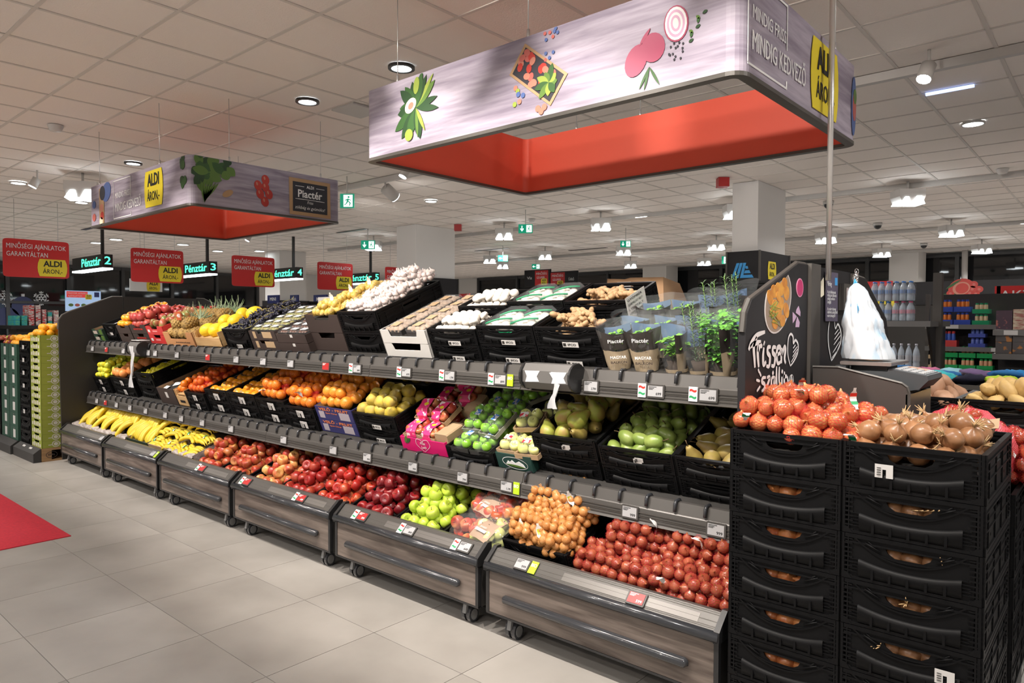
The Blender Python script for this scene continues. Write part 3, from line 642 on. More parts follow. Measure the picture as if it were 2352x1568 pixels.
# ================================================================ PRODUCE WALL
X0, X1 = -9.0, -1.16; MOD = (X1-X0)/6; TH = 21.5
TOPZ, MIDZ, BOTZ = 1.335, .755, .26
RIBM = mat('ribbed price rail', (.10, .094, .088), .35, metal=.3)
WOODP = woodmat('grey walnut laminate', (.065, .048, .04), (.21, .17, .145), 1.0, .4)
SHELF = mat('shelf underside', (.03, .028, .026), .6)
fx = thing('produce_gondola', 'long dark grey two-tier produce gondola standing on the tiles', 'shelf unit', ((X0+X1)/2, 3.3, 0))
def wing(nm, x, prof, mt, th=.03, edge=True):
    M = T(x, 0, 0) @ RZ(90)      # local x -> world Y, local y -> -world X
    mk(nm, MB().prism(prof, -th/2, th/2).mesh(nm, mt), fx, M)
    if edge:
        mk('edge_trim', MB().tube([(a, 0, b) for a, b in prof[1:-1]], .013, 6, smooth=False).mesh('edge_trim', GREYM), fx, M)
LW = [(2.62, .03), (2.60, 1.5), (2.605, 1.60), (2.64, 1.655), (2.70, 1.69), (3.16, 1.874), (3.27, 1.876), (3.27, .03)]
wing('end_panel', X0-.03, LW, DGREY)
mk('centre_panel', MB().box(X0-.045, X0-.015, 3.285, 4.15, .03, 1.88).mesh('centre', DGREY), fx)
wing('end_panel', X0-.03, [(4.16, .03), (4.16, 1.88), (4.25, 1.878), (4.75, 1.66), (4.80, 1.6), (4.82, .03)], DGREY)
RP = X1+.03
RW = [(2.645, .03), (2.645, 1.56), (2.66, 1.635), (2.70, 1.685), (3.22, 1.862), (3.335, 1.862), (3.335, .03)]
wing('end_panel', RP, RW, PANEL)
mk('corner_post', MB().box(RP-.02, RP+.03, 3.34, 3.47, .03, 1.87).mesh('post', GREYM), fx)
mk('centre_panel', MB().box(RP-.015, RP+.015, 3.475, 3.99, .03, 1.862).mesh('centre', PANEL), fx)
mk('corner_post', MB().box(RP-.02, RP+.03, 3.995, 4.09, .03, 1.858).mesh('post', GREYM), fx)
wing('end_panel', RP, [(4.10, .03), (4.10, 1.85), (4.28, 1.842), (4.74, 1.62), (4.80, 1.5), (4.81, .03)], PANEL)
mk('spine', MB().box(X0, X1, 3.62, 3.66, .03, 1.45).box(X0, X1, 3.3, 3.9, .0, .12).mesh('spine', SHELF), fx)
for k in range(7):
    xx = X0+k*MOD+(0 if k else .02)-(.02 if k == 6 else 0)
    mk('upright', MB().box(xx-.02, xx+.02, 3.55, 3.62, .1, 1.56).mesh('upright', GREYM), fx)
tan = math.tan(math.radians(TH))
clip = MB().tube([(0, .035, -.005), (0, .02, .012), (0, -.012, .012), (0, -.022, -.0), (0, -.026, -.035)], .008, 6).mesh('hook', RUBB)
for nm, z in (('top', TOPZ), ('mid', MIDZ)):
    dep = .66
    mk('shelf_board', MB().prism([(2.90, z-.035), (2.90, z), (2.90+dep, z+dep*tan), (2.90+dep, z+dep*tan-.03)], 0, X1-X0-.02).mesh('board', SHELF), fx, T(X1-.01, 0, 0) @ RZ(90))
    for k in range(6):
        xa, xb = X0+.03+k*MOD, X0+.03+(k+1)*MOD-.004
        if k == 5: xb = X1-.005
        M = T(xb, 0, 0) @ RZ(90)
        r = mk('price_rail', MB().prism([(2.905, z+.030), (2.888, z+.028), (2.873, z-.022), (2.868, z-.022), (2.864, z-.027), (2.860, z-.088), (2.850, z-.097), (2.885, z-.104), (2.912, z-.06)], 0, xb-xa).mesh('rail', RIBM), fx, M)
        gm = MB()
        for q in (-.045, -.058, -.064, -.078): gm.prism([(2.8605, z+q), (2.8575, z+q), (2.8575, z+q-.003), (2.8605, z+q-.003)], 0.005, xb-xa-.005)
        mk('rail_rib', gm.mesh('ribs', GREYM), r, M)
    n = int((X1-X0)/.147)
    for k in range(n):
        x = X1-.075-k*.147
        mk('retaining_clip', clip, fx, T(x, 2.892, z+.022))
    brk = MB()
    for k in range(7): 
        x = min(max(X0+k*MOD, X0+.03), X1-.03); brk.prism([(2.93, z-.04), (3.6, z-.04+.67*tan), (3.6, z-.15+.5*tan)], x-.004, x+.004, RZ(90) @ Matrix.Scale(-1, 4, (0, 1, 0)))
    mk('bracket', brk.mesh('bracket', GREYM), fx)
# ---- right end prints
FR = fr((RP+.0165, 0, 0), (0, 1, 0), (0, 0, 1))
POT = mat('print potato', (.85, .42, .06), .5, c2=(.6, .22, .03), ns=14); PLT = mat('print plate rim', (.75, .72, .70), .5); PSH = mat('print pan', (.35, .27, .2), .5)
mgn = mat('print magenta', (.55, .02, .15), .4); pk = mat('print pink', (.8, .35, .5), .4); lil = mat('print lilac', (.6, .42, .6), .5)
def pc(cx, cy):
    p = atx(1680+cx/5.06, 590+cy/5.06, RP+.0165); return (p.y, p.z)
def fl_(nm, pts, mt, o): return flat(nm, [pc(*p) for p in pts], mt, fx, FR, o)
def clipdiag(P): return [(x, max(y, 250-(x-620)*.72)) if x < 650 else (x, y) for x, y in P]
fl_('printed_bowl', clipdiag(ell(540, 520, 148, 375, 8, 36)), PLT, .001); fl_('printed_pan', clipdiag(ell(540, 515, 138, 360, 8, 36)), PSH, .0015)
for k, (x, y, rx, ry) in enumerate([(445, 470, 34, 90), (490, 400, 34, 80), (535, 370, 32, 75), (580, 370, 34, 85), (615, 300, 30, 60), (635, 420, 32, 85), (570, 550, 32, 85), (632, 620, 32, 90), (540, 650, 38, 90), (590, 740, 30, 70), (500, 780, 32, 60), (500, 560, 30, 70), (470, 640, 26, 60), (540, 460, 25, 60)]):
    fl_('printed_potato', ell(x, y, rx, ry, (k*37) % 16-8), POT, .002+k*1e-4)
random.seed(4)
for k in range(22):
    x, y = random.uniform(425, 500), random.uniform(560, 760); a = random.uniform(-.9, .9); L_ = random.uniform(60, 150)
    fl_('printed_herb', [(x, y), (x+L_*math.cos(a)*.6, y+L_*math.sin(a)), (x+L_*math.cos(a)*.6+3, y+L_*math.sin(a)+7), (x+3, y+9)], PG[3], .004+k*5e-5)
fl_('printed_beet', ell(794, 357, 41, 110), pk, .001); fl_('printed_beet_heart', ell(794, 357, 34, 96), mgn, .002)
for P in ([(780, 570), (800, 640), (798, 690), (750, 650), (757, 610)], [(712, 640), (757, 690), (735, 735), (712, 768)], [(765, 695), (792, 760), (785, 815), (745, 815), (750, 760)]): fl_('printed_onion_slice', P, lil, .001)
def brush(nm, paths, wd): return stroke(nm, [[pc(x, y) for x, y in P] for P in paths], WHITEP, fx, FR, wd)
brush('brush_lettering', [[(195, 1080), (225, 1000), (290, 910), (385, 870)], [(290, 930), (255, 1040), (262, 1180), (268, 1285)], [(212, 1045), (262, 1005), (338, 985)],
 [(305, 1020), (300, 1130), (312, 1280)], [(305, 1100), (325, 1030), (352, 1040)], [(372, 1050), (362, 1150), (368, 1250), (398, 1215)], [(370, 992), (380, 1010)],
 [(452, 1045), (420, 1050), (415, 1110), (442, 1160), (432, 1265), (400, 1265)], [(512, 1050), (480, 1050), (475, 1110), (502, 1155), (490, 1260), (458, 1260)],
 [(520, 1140), (560, 1110), (560, 1050), (530, 1060), (520, 1160), (535, 1235), (568, 1215)], [(582, 1055), (575, 1140), (575, 1235)], [(578, 1150), (610, 1045), (622, 1080), (612, 1180), (625, 1235)]], .011)
brush('brush_lettering', [[(395, 1400), (360, 1405), (350, 1450), (380, 1480), (375, 1530), (345, 1560)], [(408, 1400), (440, 1400), (405, 1520), (440, 1520)], [(495, 1395), (465, 1410), (460, 1500), (480, 1520), (500, 1400), (505, 1520)], [(485, 1330), (470, 1365)],
 [(520, 1270), (518, 1400), (525, 1510)], [(552, 1275), (548, 1400), (556, 1500)], [(582, 1390), (580, 1500)], [(590, 1310), (580, 1350)], [(612, 1330), (608, 1440), (618, 1500)], [(598, 1390), (640, 1385)], [(645, 1385), (658, 1480), (680, 1380)], [(705, 1380), (685, 1390), (680, 1470), (695, 1480), (705, 1385), (712, 1480)]], .009)
brush('brush_lettering', [[(305, 1300), (318, 1345)], [(320, 1335), (340, 1385)], [(283, 1428), (325, 1442)], [(290, 1560), (330, 1500)]], .006)
def heart(P, H):
    brush('brush_heart', [P], .006); brush('brush_heart', H, .003)
heart([(680, 1265), (650, 1130), (655, 960), (682, 895), (710, 925), (715, 1000), (740, 965), (770, 1020), (762, 1120), (720, 1210), (680, 1265)], [[(712, 1060), (740, 1020)], [(710, 1110), (760, 1040)], [(705, 1160), (762, 1070)], [(690, 1220), (755, 1110)]])
heart([(1158, 1205), (1125, 1030), (1120, 880), (1135, 750)], [[(1195, 900), (1240, 840)], [(1190, 960), (1255, 870)], [(1185, 1020), (1262, 910)], [(1175, 1110), (1255, 980)]])
heart([(1192, 750), (1205, 830), (1235, 780), (1268, 880), (1262, 1000), (1210, 1120), (1158, 1205)], [[(1165, 1170), (1230, 1080)]])
# weighing instruction card, price display, garlic print
VIO = mat('violet card', (.10, .085, .13), .5)
c = flat('instruction_card', [pc(*p) for p in ((1078, 745), (1215, 748), (1220, 190), (1080, 165))], VIO, fx, FR, .008, .004)
for cy, s, wd in ((310, 'Mérleg', 50), (405, 'Az itt kihelyezett', 100), (442, 'mérleg csak tájékoztató', 108), (482, 'jellegű mérésre', 88), (522, 'szolgál.', 45), (603, 'A mért tömeg', 100), (640, 'eltérhet a pénztárnál', 118), (682, 'mért tömegtől!', 92)):
    a_, b_ = pc(1090, cy), pc(1090+wd, cy); text(s, c, FR, (a_[0]+b_[0])/2, a_[1], b_[0]-a_[0], .033 if wd == 50 else .021, WHITEP, .005, off=.01)
flat('card_logo', [pc(*p) for p in ((1184, 330), (1210, 332), (1210, 245), (1184, 243))], BLUE, c, FR, .0095)
flat('printed_garlic', [pc(*p) for p in ((1070, 240), (1025, 310), (1018, 400), (1040, 470), (1075, 440))], PCR, fx, FR, .001)
mk('label_holder', MB().box(0, .03, 3.775, 3.90, 1.66, 1.795).mesh('holder', GREYM), fx, T(RP+.016, 0, 0))
flat('price_display', rect(3.81, 3.893, 1.67, 1.775), mat('display pinkish', (.5, .42, .42), .3), fx, FR, .032)
FOODP = flat('printed_dish', [(4.17, 1.80), (4.24, 1.76), (4.62, 1.52), (4.6, 1.45), (4.3, 1.50), (4.18, 1.68)], POT, fx, FR, .001)
# ================================================================ ROLLING DRAWERS
whl = MB().tube([(-.012, 0, 0), (.012, 0, 0)], .036, 16, smooth=False).mesh('wheel', RUBB)
hub = MB().tube([(-.014, 0, 0), (.014, 0, 0)], .024, 12, smooth=False).mesh('hub', WHEELG)
def caster():
    b = MB().box(-.022, .022, -.03, .03, .085, .1).box(-.005, .005, -.02, .02, .05, .09).mesh('caster', CHROME)
    br = MB().prism([(-.045, .045), (-.035, .09), (-.02, .095), (-.025, .05)], -.012, .012, RZ(90)).mesh('brake_lever', WHEELG)
    return Pt('caster', b, [(T(s*.02, 0, .036), Pt('wheel', whl)) for s in (-1, 1)]+[(T(s*.02+s*.001, 0, .036), Pt('hub', hub)) for s in (-1, 1)]+[(I4, Pt('brake_lever', br))])
CST = caster()
where = ['leftmost wood-fronted rolling drawer, under the first bananas', 'wood-fronted rolling drawer under the middle bananas', 'wood-fronted rolling drawer under the banana and first apple crates', 'wood-fronted rolling drawer under the mixed red apples', 'wood-fronted rolling drawer under the green apples', 'nearest wood-fronted rolling drawer, under the netted onions']
for k in range(6):
    xa, xb = X0+k*MOD+.03, X0+(k+1)*MOD-.025; zb = .125
    t = thing('rolling_drawer', where[k], 'drawer', ((xa+xb)/2, 2.9, 0), 'rolling produce drawers')
    mk('body', MB().box(xa, xb, 2.61, 3.28, zb, .17).box(xa, xa+.015, 2.61, 3.28, .17, .37).box(xb-.015, xb, 2.61, 3.28, .17, .37).box(xa, xb, 3.26, 3.28, .17, .5).box(xa+.015, xb-.015, 2.615, 2.63, .17, .37).mesh('body', SHELF), t)
    mk('front_panel', MB().box(xa+.02, xb-.02, 2.592, 2.61, zb+.005, .345).mesh('front', WOODP), t)
    mk('front_frame', MB().box(xa, xa+.02, 2.588, 2.612, zb, .35).box(xb-.02, xb, 2.588, 2.612, zb, .35).box(xa, xb, 2.59, 2.612, zb-.006, zb+.004).mesh('frame', BLACKP2), t)
    mk('bumper', MB().tube([(xa, 2.588, .362), (xb, 2.588, .362)], .022, 12).mesh('bumper', RUBB), t)
    s_ = mk('label_strip', MB().prism([(2.592, .378), (2.655, .438), (2.675, .438), (2.675, .428), (2.612, .362)], 0, xb-xa).mesh('strip', RIBM), t, T(xb, 0, 0) @ RZ(90))
    g = MB()
    for q in (.12, .2, .45, .8, .9): g.prism([(2.592+.063*q, .379+.06*q), (2.594+.063*q, .3815+.06*q), (2.597+.063*q, .3805+.06*q), (2.596+.063*q, .378+.06*q)], .0, xb-xa)
    mk('strip_rib', g.mesh('ribs', GREYM), s_, T(xb, 0, 0) @ RZ(90))
    mk('inlay', MB().prism([(2.606, .3925), (2.635, .4205), (2.637, .4185), (2.608, .391)], 0, (xb-xa)*.55).mesh('inlay', GREYL), s_, T(xb-.1, 0, 0) @ RZ(90))
    mk('grip_bar', MB().tube([(xa+.13, 2.585, .225), (xa+.14, 2.576, .225), (xb-.14, 2.576, .225), (xb-.13, 2.585, .225)], [.014, .021, .021, .014], 12).mesh('grip', RUBB), t)
    mk('end_cap', MB().prism([(2.575, .34), (2.58, .385), (2.655, .45), (2.685, .45), (2.685, .34)], -.012, .012).mesh('cap', BLACKP2), t, T(xa+.006, 0, 0) @ RZ(90))
    mk('end_cap', MB().prism([(2.575, .34), (2.58, .385), (2.655, .45), (2.685, .45), (2.685, .34)], -.012, .012).mesh('cap', BLACKP2), t, T(xb-.006, 0, 0) @ RZ(90))
    mk('ramp', MB().prism([(2.70, .262), (3.26, .262+.56*tan), (3.26, .25+.56*tan), (2.70, .25)], 0, xb-xa-.03).mesh('ramp', SHELF), t, T(xb-.015, 0, 0) @ RZ(90))
    for x in (xa+.13, xb-.13):
        for y in (2.66, 3.2): graft(CST, t, T(x, y, 0) @ S(1, 1, 1.22))
# ================================================================ PRICE TAGS
TAGB = mat('tag bezel', (.06, .056, .052), .4); TAGS = mat('e-paper', (.42, .42, .43), .35); TAGR = mat('e-paper red', (.42, .03, .03), .35); BIOM = mat('bio green', (.42, .62, .02), .4)
REDI = mat('flag red', (.7, .03, .02), .5)
tb = MB().bbox(-.046, .046, -.004, .006, -.031, .031, .004).mesh('tag', TAGB)
sw = MB().box(-.038, .038, -.0055, -.004, -.024, .024).mesh('screen', TAGS); sr = MB().box(-.038, .038, -.0055, -.004, -.024, .024).mesh('screen', TAGR)
fc = MB().box(-.021, .021, -.003, .001, -.032, .032).mesh('card', WHITEP)
def wave(z0, mt):
    v = []; 
    for k in range(7): x = -.017+.034*k/6; d = .003*math.sin(k*1.1); v += [(x, -.0036, z0+d), (x, -.0036, z0+.010+d)]
    return MB().add(v, [(2*k, 2*k+2, 2*k+3, 2*k+1) for k in range(6)]).mesh('stripe', mt)
fk = Pt('flag_card', fc, [(I4, Pt('red_stripe', wave(.010, REDI))), (I4, Pt('green_stripe', wave(-.019, GRN)))])
bc = Pt('organic_card', MB().box(-.021, .021, -.003, .001, -.032, .032).mesh('card', BIOM))
def tag(px, Y, z, tilt, red, price, flagc, bio, where, zr=0):
    x = colx(px, Y, z)
    M = T(x, Y, z) @ RX(-tilt)
    t = mk('price_tag', tb, None, M, where, 'price tag')
    s_ = mk('screen', sr if red else sw, t, M)
    ink = WHITEP if red else BLACKI
    F = M @ T(0, -.0056, 0) @ RX(90)
    if price: text(price, s_, F, .018, -.012, .028, .017, ink, .02, off=.0004)
    for q, (wl, zz_) in enumerate(((.04, .018), (.028, .012), (.022, .007))): mk('print_line', MB().box(-.034, -.034+wl, -.0062, -.0056, zz_, zz_+.0025).mesh('line', ink), s_, M)
    if flagc: spawn(fk, M @ T(-.071, 0, 0), where.replace('price tag', 'tricolour flag card').replace('price display', 'tricolour flag card'), 'card')
    if bio:
        b = spawn(bc, M @ T(.07, 0, 0), where.replace('price tag', 'green organic card').replace('price display', 'green organic card'), 'card'); text('BIO', b, F, .07, .010, .034, .024, WHITEP, .015, off=-.002)
Yt = 2.857
def tops():
    L_ = [(213, 0, '', 0, 0, 'first small price tag at the left end of the top rail'), (245, 1, '', 0, 0, 'small red price tag near the left end of the top rail'), (284, 0, '', 0, 0, 'price tag left of the bag dispenser on the top rail'), (341, 0, '', 0, 0, 'left of two price tags just right of the left bag dispenser'), (357, 0, '', 0, 0, 'right of two price tags just right of the left bag dispenser'),
          (407, 0, '', 0, 0, 'price tag on the top rail under the pineapple carton'), (478, 1, '', 0, 0, 'reddish price tag under the melon box'), (543, 0, '', 0, 0, 'price tag under the black grapes'), (605, 0, '', 0, 0, 'price tag under the packed greens carton'), (668, 0, '', 0, 0, 'price tag under the flat brown carton'),
          (749, 1, '', 0, 0, 'red price tag under the potato carton'), (821, 0, '899', 1, 0, 'price tag under the garlic crate'), (934, 0, '699', 1, 0, 'price tag under the white mushroom carton'), (1034, 0, '1.799', 1, 0, 'price tag under the loose mushroom crate'), (1150, 0, '899', 1, 1, 'price tag under the bagged mushroom crate'),
          (1358, 0, '3.799', 0, 0, 'price tag right of the right bag dispenser'), (1506, 0, '699', 1, 0, 'price tag under the left herb bags'), (1627, 0, '699', 1, 0, 'price tag at the right end of the top rail')]
    for px, r, pr, f_, b_, lb in L_: tag(px, Yt, TOPZ-.053, 4, r, pr, f_, b_, lb)
    L_ = [(223, 0, '', 0, 0, 'first price tag at the left end of the lower rail'), (243, 1, '', 0, 0, 'small red price tag at the left of the lower rail'), (268, 0, '', 0, 0, 'price tag on the lower rail above the left bananas'), (299, 0, '', 0, 0, 'price tag on the lower rail above the second bananas'), (335, 0, '', 0, 0, 'price tag on the lower rail below the brown carton'), (380, 0, '', 0, 0, 'price tag on the lower rail left of the wooden box'),
          (417, 0, '', 0, 0, 'price tag on the lower rail below the pale wooden box'), (465, 0, '', 0, 0, 'price tag on the lower rail above the packed bananas'), (531, 0, '', 0, 0, 'price tag on the lower rail below the persimmons'), (652, 0, '', 0, 0, 'price tag on the lower rail below the netted oranges'), (766, 0, '', 0, 0, 'price tag on the lower rail below the blue carton'),
          (844, 0, '999', 0, 0, 'price tag on the lower rail left of the quince crate'), (949, 0, '999', 0, 0, 'price tag on the lower rail below the pink apple carton'), (1063, 0, '799', 0, 0, 'price tag on the lower rail below the packed green apples'), (1164, 0, '1.199', 0, 1, 'price tag on the lower rail below the dark green carton'), (1304, 0, '1.399', 0, 0, 'price tag on the lower rail below the large pears'), (1447, 0, '999', 0, 0, 'price tag on the lower rail below the green fruit crate'), (1645, 0, '999', 0, 0, 'price tag at the right end of the lower rail')]
    for px, r, pr, f_, b_, lb in L_: tag(px, Yt, MIDZ-.053, 4, r, pr, f_, b_, lb)
    L_ = [(234, 0, '', 0, 0, 'price tag on the leftmost drawer strip'), (352, 0, '', 0, 1, 'price tag on the second drawer strip'), (465, 1, '', 1, 0, 'red price tag on the third drawer strip'), (568, 1, '', 1, 0, 'red price tag at the left of the fourth drawer strip'), (693, 1, '649', 1, 0, 'red price tag in the middle of the fourth drawer strip'), (833, 1, '599', 1, 0, 'red price tag at the left of the fifth drawer strip'), (941, 0, '849', 1, 0, 'price tag under the green apples'), (1068, 0, '649', 1, 0, 'price tag under the bagged apples'), (1200, 0, '999', 0, 1, 'price tag below the organic onion crate'), (1462, 1, '599', 0, 0, 'red price tag below the red netted onions')]
    for px, r, pr, f_, b_, lb in L_: tag(px, 2.616, .408, 46, r, pr, f_, b_, lb)
tops()
# bag dispensers
ROLL = mat('plastic bag roll', (.75, .77, .8), .25, alpha=.75)
for px, lb, k in ((1268, 'grey plastic bag dispenser with a hanging bag at right of top rail', 1), (318, 'dark bag dispenser with a long hanging bag at left of top rail', 0)):
    x = colx(px, 2.83, 1.33); L_ = .30 if k else .26
    t = thing('bag_dispenser', lb, 'dispenser', (x, 2.82, 1.26))
    P = [(2.88, 1.255), (2.80, 1.255), (2.775, 1.29), (2.775, 1.35), (2.80, 1.385), (2.88, 1.385), (2.865, 1.37), (2.80, 1.37), (2.79, 1.35), (2.79, 1.29), (2.80, 1.27), (2.865, 1.27)]
    mk('housing', MB().prism(P, 0, L_).mesh('housing', mat('dispenser grey', (.13, .125, .12) if k else (.05, .048, .045), .4)), t, T(x+L_/2, 0, 0) @ RZ(90))
    for s_ in (-1, 1): mk('end_disc', MB().tube([(x+s_*(L_/2), 2.828, 1.32), (x+s_*(L_/2+.012), 2.828, 1.32)], .072, 18, smooth=False).mesh('disc', BLACKP2), t)
    mk('bag_roll', MB().tube([(x-L_/2+.01, 2.828, 1.32), (x+L_/2-.01, 2.828, 1.32)], .042, 14).mesh('roll', ROLL), t)
    if k:
        Fd = fr((x, 2.774, 1.32), (1, 0, 0), (0, 0, 1))
        for sx_ in (-1, 1): flat('bag_window', [(sx_*.085-.045, -.03), (sx_*.085+.045, -.025), (sx_*.085+.03, 0), (sx_*.085+.05, .03), (sx_*.085-.05, .028), (sx_*.085-.035, 0)], ROLL, t, Fd, .001)
    fb = MB(); n = 14; Ld = .13 if k else .36; xo = x+.06 if k else x-.02
    vs = []
    for i in range(n+1):
        u = i/n; ww = (.026 if k else .045)*(1-.35*math.sin(u*3))
        for j in (-1, -.3, .4, 1): vs.append((xo+j*ww+.012*math.sin(u*5), 2.772-.012*math.sin(j*4+u*6), 1.345-u*(Ld+.05)))
    fb.add(vs, [(4*i+j, 4*i+j+1, 4*i+j+5, 4*i+j+4) for i in range(n) for j in range(3)], None, 0, True)
    mk('hanging_bag', fb.mesh('bag', mat('frosted bag', (.75, .76, .78), .3, alpha=.7)), t)
    if not k: mk('top_plate', MB().box(x-.10, x+.10, 2.80, 2.90, 1.40, 1.405).mesh('plate', WHITEP), t)
# ================================================================ CONTAINERS
def lip_rail(mb, x0, x1, y0, y1, z): mb.box(x0, x1, y0, y1, z-.012, z)
_cr = {}
def black_crate(w, d, h, hi=False):
    key = (round(w, 3), round(d, 3), round(h, 3), hi)
    if key in _cr: return _cr[key]
    t = .010; kids = []
    def panel(W, nm, rich):
        mb = MB(); hw = W*.17; hz = h*.70; hh = h*.12
        outer = [(-W/2+.02, .006), (W/2-.02, .006), (W/2-.02, h-.006), (-W/2+.02, h-.006)]
        hole = [(hw*a, hz+hh*b) for a, b in ((-1, .7), (-.9, -.1), (-.6, -.8), (.6, -.8), (.9, -.1), (1, .7), (.8, 1), (-.8, 1))]
        slots = []
        if not rich:
            for k in range(-3, 4):
                if k: slots.append([(k*W*.125-.006, h*.2), (k*W*.125+.006, h*.2), (k*W*.125+.006, h*.27), (k*W*.125-.006, h*.27)])
        mb.plate(outer, [hole]+slots, 0, t*.5)
        mb.box(-W/2+.01, W/2-.01, -.006, t, h-.014, h); mb.box(-W/2+.01, W/2-.01, -.005, t, h-.032, h-.026); mb.box(-W/2+.01, W/2-.01, -.005, t, 0, .010)
        def arc(f, r, n=12, x0=-.40, x1=.40):
            mb.tube([(W*(x0+(x1-x0)*i/n), -.003, f(abs(x0+(x1-x0)*i/n)/.40)) for i in range(n+1)], r, 4, smooth=False)
        if rich:
            arc(lambda u: h*(.50+.42*u**2.2), .004); arc(lambda u: h*(.56+.36*u**2.6), .003)
            # belly bulge with curved top edge
            n = 14; vs = []
            for i in range(n+1):
                u = -1+2*i/n; x = u*W*.37; zt = h*(.34+.13*abs(u)**2.2)
                vs += [(x, -.001, h*.09), (x, -.008, h*.10), (x, -.012, zt-.018), (x, -.009, zt-.004), (x, .001, zt)]
            mb.add(vs, [(5*i+j, 5*i+5+j, 5*i+6+j, 5*i+1+j) for i in range(n) for j in range(4)], None, 0, True)
            for k in (-2, -1, 0, 1, 2): mb.box(k*W*.13-.004, k*W*.13+.004, -.016, -.0, h*.07, h*(.25+.02*abs(k)))
            for s in (-1, 1):
                mb.tube([(s*W*.20, -.004, h*.70), (s*W*.32, -.004, h*.84)], .003, 4); mb.tube([(s*W*.24, -.003, h*.78), (s*W*.3, -.003, h*.88)], .0022, 4)
                for k in range(5): mb.box(s*W*.40-.015, s*W*.40+.012, -.005, .0, h*(.16+.07*k), h*(.16+.07*k)+.003)
        else:
            for k in (-3, -1, 1, 3): mb.box(k*W*.125-.003, k*W*.125+.003, -.005, 0, .01, h-.03)
            mb.box(-W/2+.02, W/2-.02, -.005, 0, h*.42, h*.45); mb.box(-W/2+.02, -W*.14, -.005, 0, h*.62, h*.64); mb.box(W*.14, W/2-.02, -.005, 0, h*.62, h*.64)
        # corner lattice columns
        for s in (-1, 1):
            xc = s*(W/2-.022)
            mb.box(xc-.004 if s < 0 else xc+.012-.006, xc+.0 if s < 0 else xc+.012, -.006, t, 0, h)
            mb.box(s*(W/2-.004)-.004, s*(W/2-.004)+.004, -.006, t, 0, h)
            for k in range(9): mb.box(min(s*(W/2-.034), s*W/2), max(s*(W/2-.034), s*W/2), -.005, t*.7, h*(.06+.1*k), h*(.06+.1*k)+.005)
            mb.prism([(s*(W/2), h*.0), (s*(W/2), h*.16), (s*(W/2-.018), h*.13), (s*(W/2-.036), 0)], -.007, .0)
        return mb.mesh(nm, BLACKP)
    fp = panel(w, 'front_panel', hi != 'side'); sp = panel(d, 'side_panel', False)
    kids = [(T(w/2, 0, 0), Pt('front_panel', fp)), (T(w/2, d, 0) @ RZ(180), Pt('back_panel', fp)), (T(0, d/2, 0) @ RZ(-90), Pt('side_panel', sp)), (T(w, d/2, 0) @ RZ(90), Pt('side_panel', sp))]
    mb = MB().box(.008, w-.008, .008, d-.008, .004, .012)
    for a in (.008, w-.02): mb.box(a, a+.012, .008, d-.008, 0, .02)
    _cr[key] = Pt('plastic_crate', mb.mesh('base', BLACKP), kids); return _cr[key]
_ct = {}
def carton(w, d, h, mt, notch=.3, nd=.35, inner=None, name='carton', sidenotch=False):
    key = (round(w, 3), round(d, 3), round(h, 3), mt.name, notch, nd, sidenotch)
    if key in _ct: return _ct[key]
    t = .006; inner = inner or BROWNC
    def P(W, n_): 
        if not n_: return [(-W/2, 0), (W/2, 0), (W/2, h), (-W/2, h)]
        a = W*n_/2; b = h*nd; return [(-W/2, 0), (W/2, 0), (W/2, h*.96), (W/2-.012, h), (a+.02, h), (a+.005, h-b), (-a-.005, h-b), (-a-.02, h), (-W/2+.012, h), (-W/2, h*.96)]
    f1 = MB().prism(P(w, notch), 0, t).mesh('wall', mt); s1 = MB().prism(P(d, .28 if sidenotch else 0), 0, t).mesh('wall', mt)
    kids = [(T(w/2, 0, 0), Pt('front_wall', f1)), (T(w/2, d, 0) @ RZ(180), Pt('back_wall', f1)), (T(0, d/2, 0) @ RZ(-90), Pt('side_wall', s1)), (T(w, d/2, 0) @ RZ(90), Pt('side_wall', s1))]
    mb = MB().box(t, w-t, t, d-t, 0, .006).box(t+.001, w-t-.001, t+.0005, t+.0015, .006, h*(1-nd)-.004).box(t+.0005, t+.0015, t, d-t, .006, h-.003).box(w-t-.0015, w-t-.0005, t, d-t, .006, h-.003)
    _ct[key] = Pt(name, mb.mesh('liner', inner), kids); return _ct[key]
PINE = mat('thin pine board', (.62, .40, .19), .6, c2=(.5, .3, .13), ns=3, stretch=(1, 1, 8))
def wooden_box(w, d, h):
    kids = []
    b1 = MB().box(-w/2, w/2, 0, .007, .01, h*.62).mesh('board', PINE); s1 = MB().prism([(-d/2, .01), (d/2, .01), (d/2, h*1.0), (-d/2+.05, h*1.02), (-d/2, h*.75)], 0, .007).mesh('board', PINE)
    b2 = MB().box(-w/2, w/2, 0, .007, .01, h*1.02).mesh('board', PINE)
    kids = [(T(w/2, 0, 0), Pt('front_board', b1)), (T(w/2, d, 0) @ RZ(180), Pt('back_board', b2)), (T(0, d/2, 0) @ RZ(-90), Pt('side_board', s1)), (T(w, d/2, 0) @ RZ(90) @ Matrix.Scale(-1, 4, (1, 0, 0)), Pt('side_board', s1))]
    cp = MB().prism([(.0, 0), (.022, 0), (0, .022)], 0, h, RX(-90) @ RZ(0)).mesh('corner', PINE)
    for x, y in ((.008, .008), (w-.03, .008)):
        kids.append((T(x, y, 0), Pt('corner_post', MB().box(0, .02, 0, .02, 0, h*.95).mesh('corner_post', PINE))))
    return Pt('wooden_crate', MB().box(.007, w-.007, .007, d-.007, 0, .012).mesh('floor', PINE), kids)
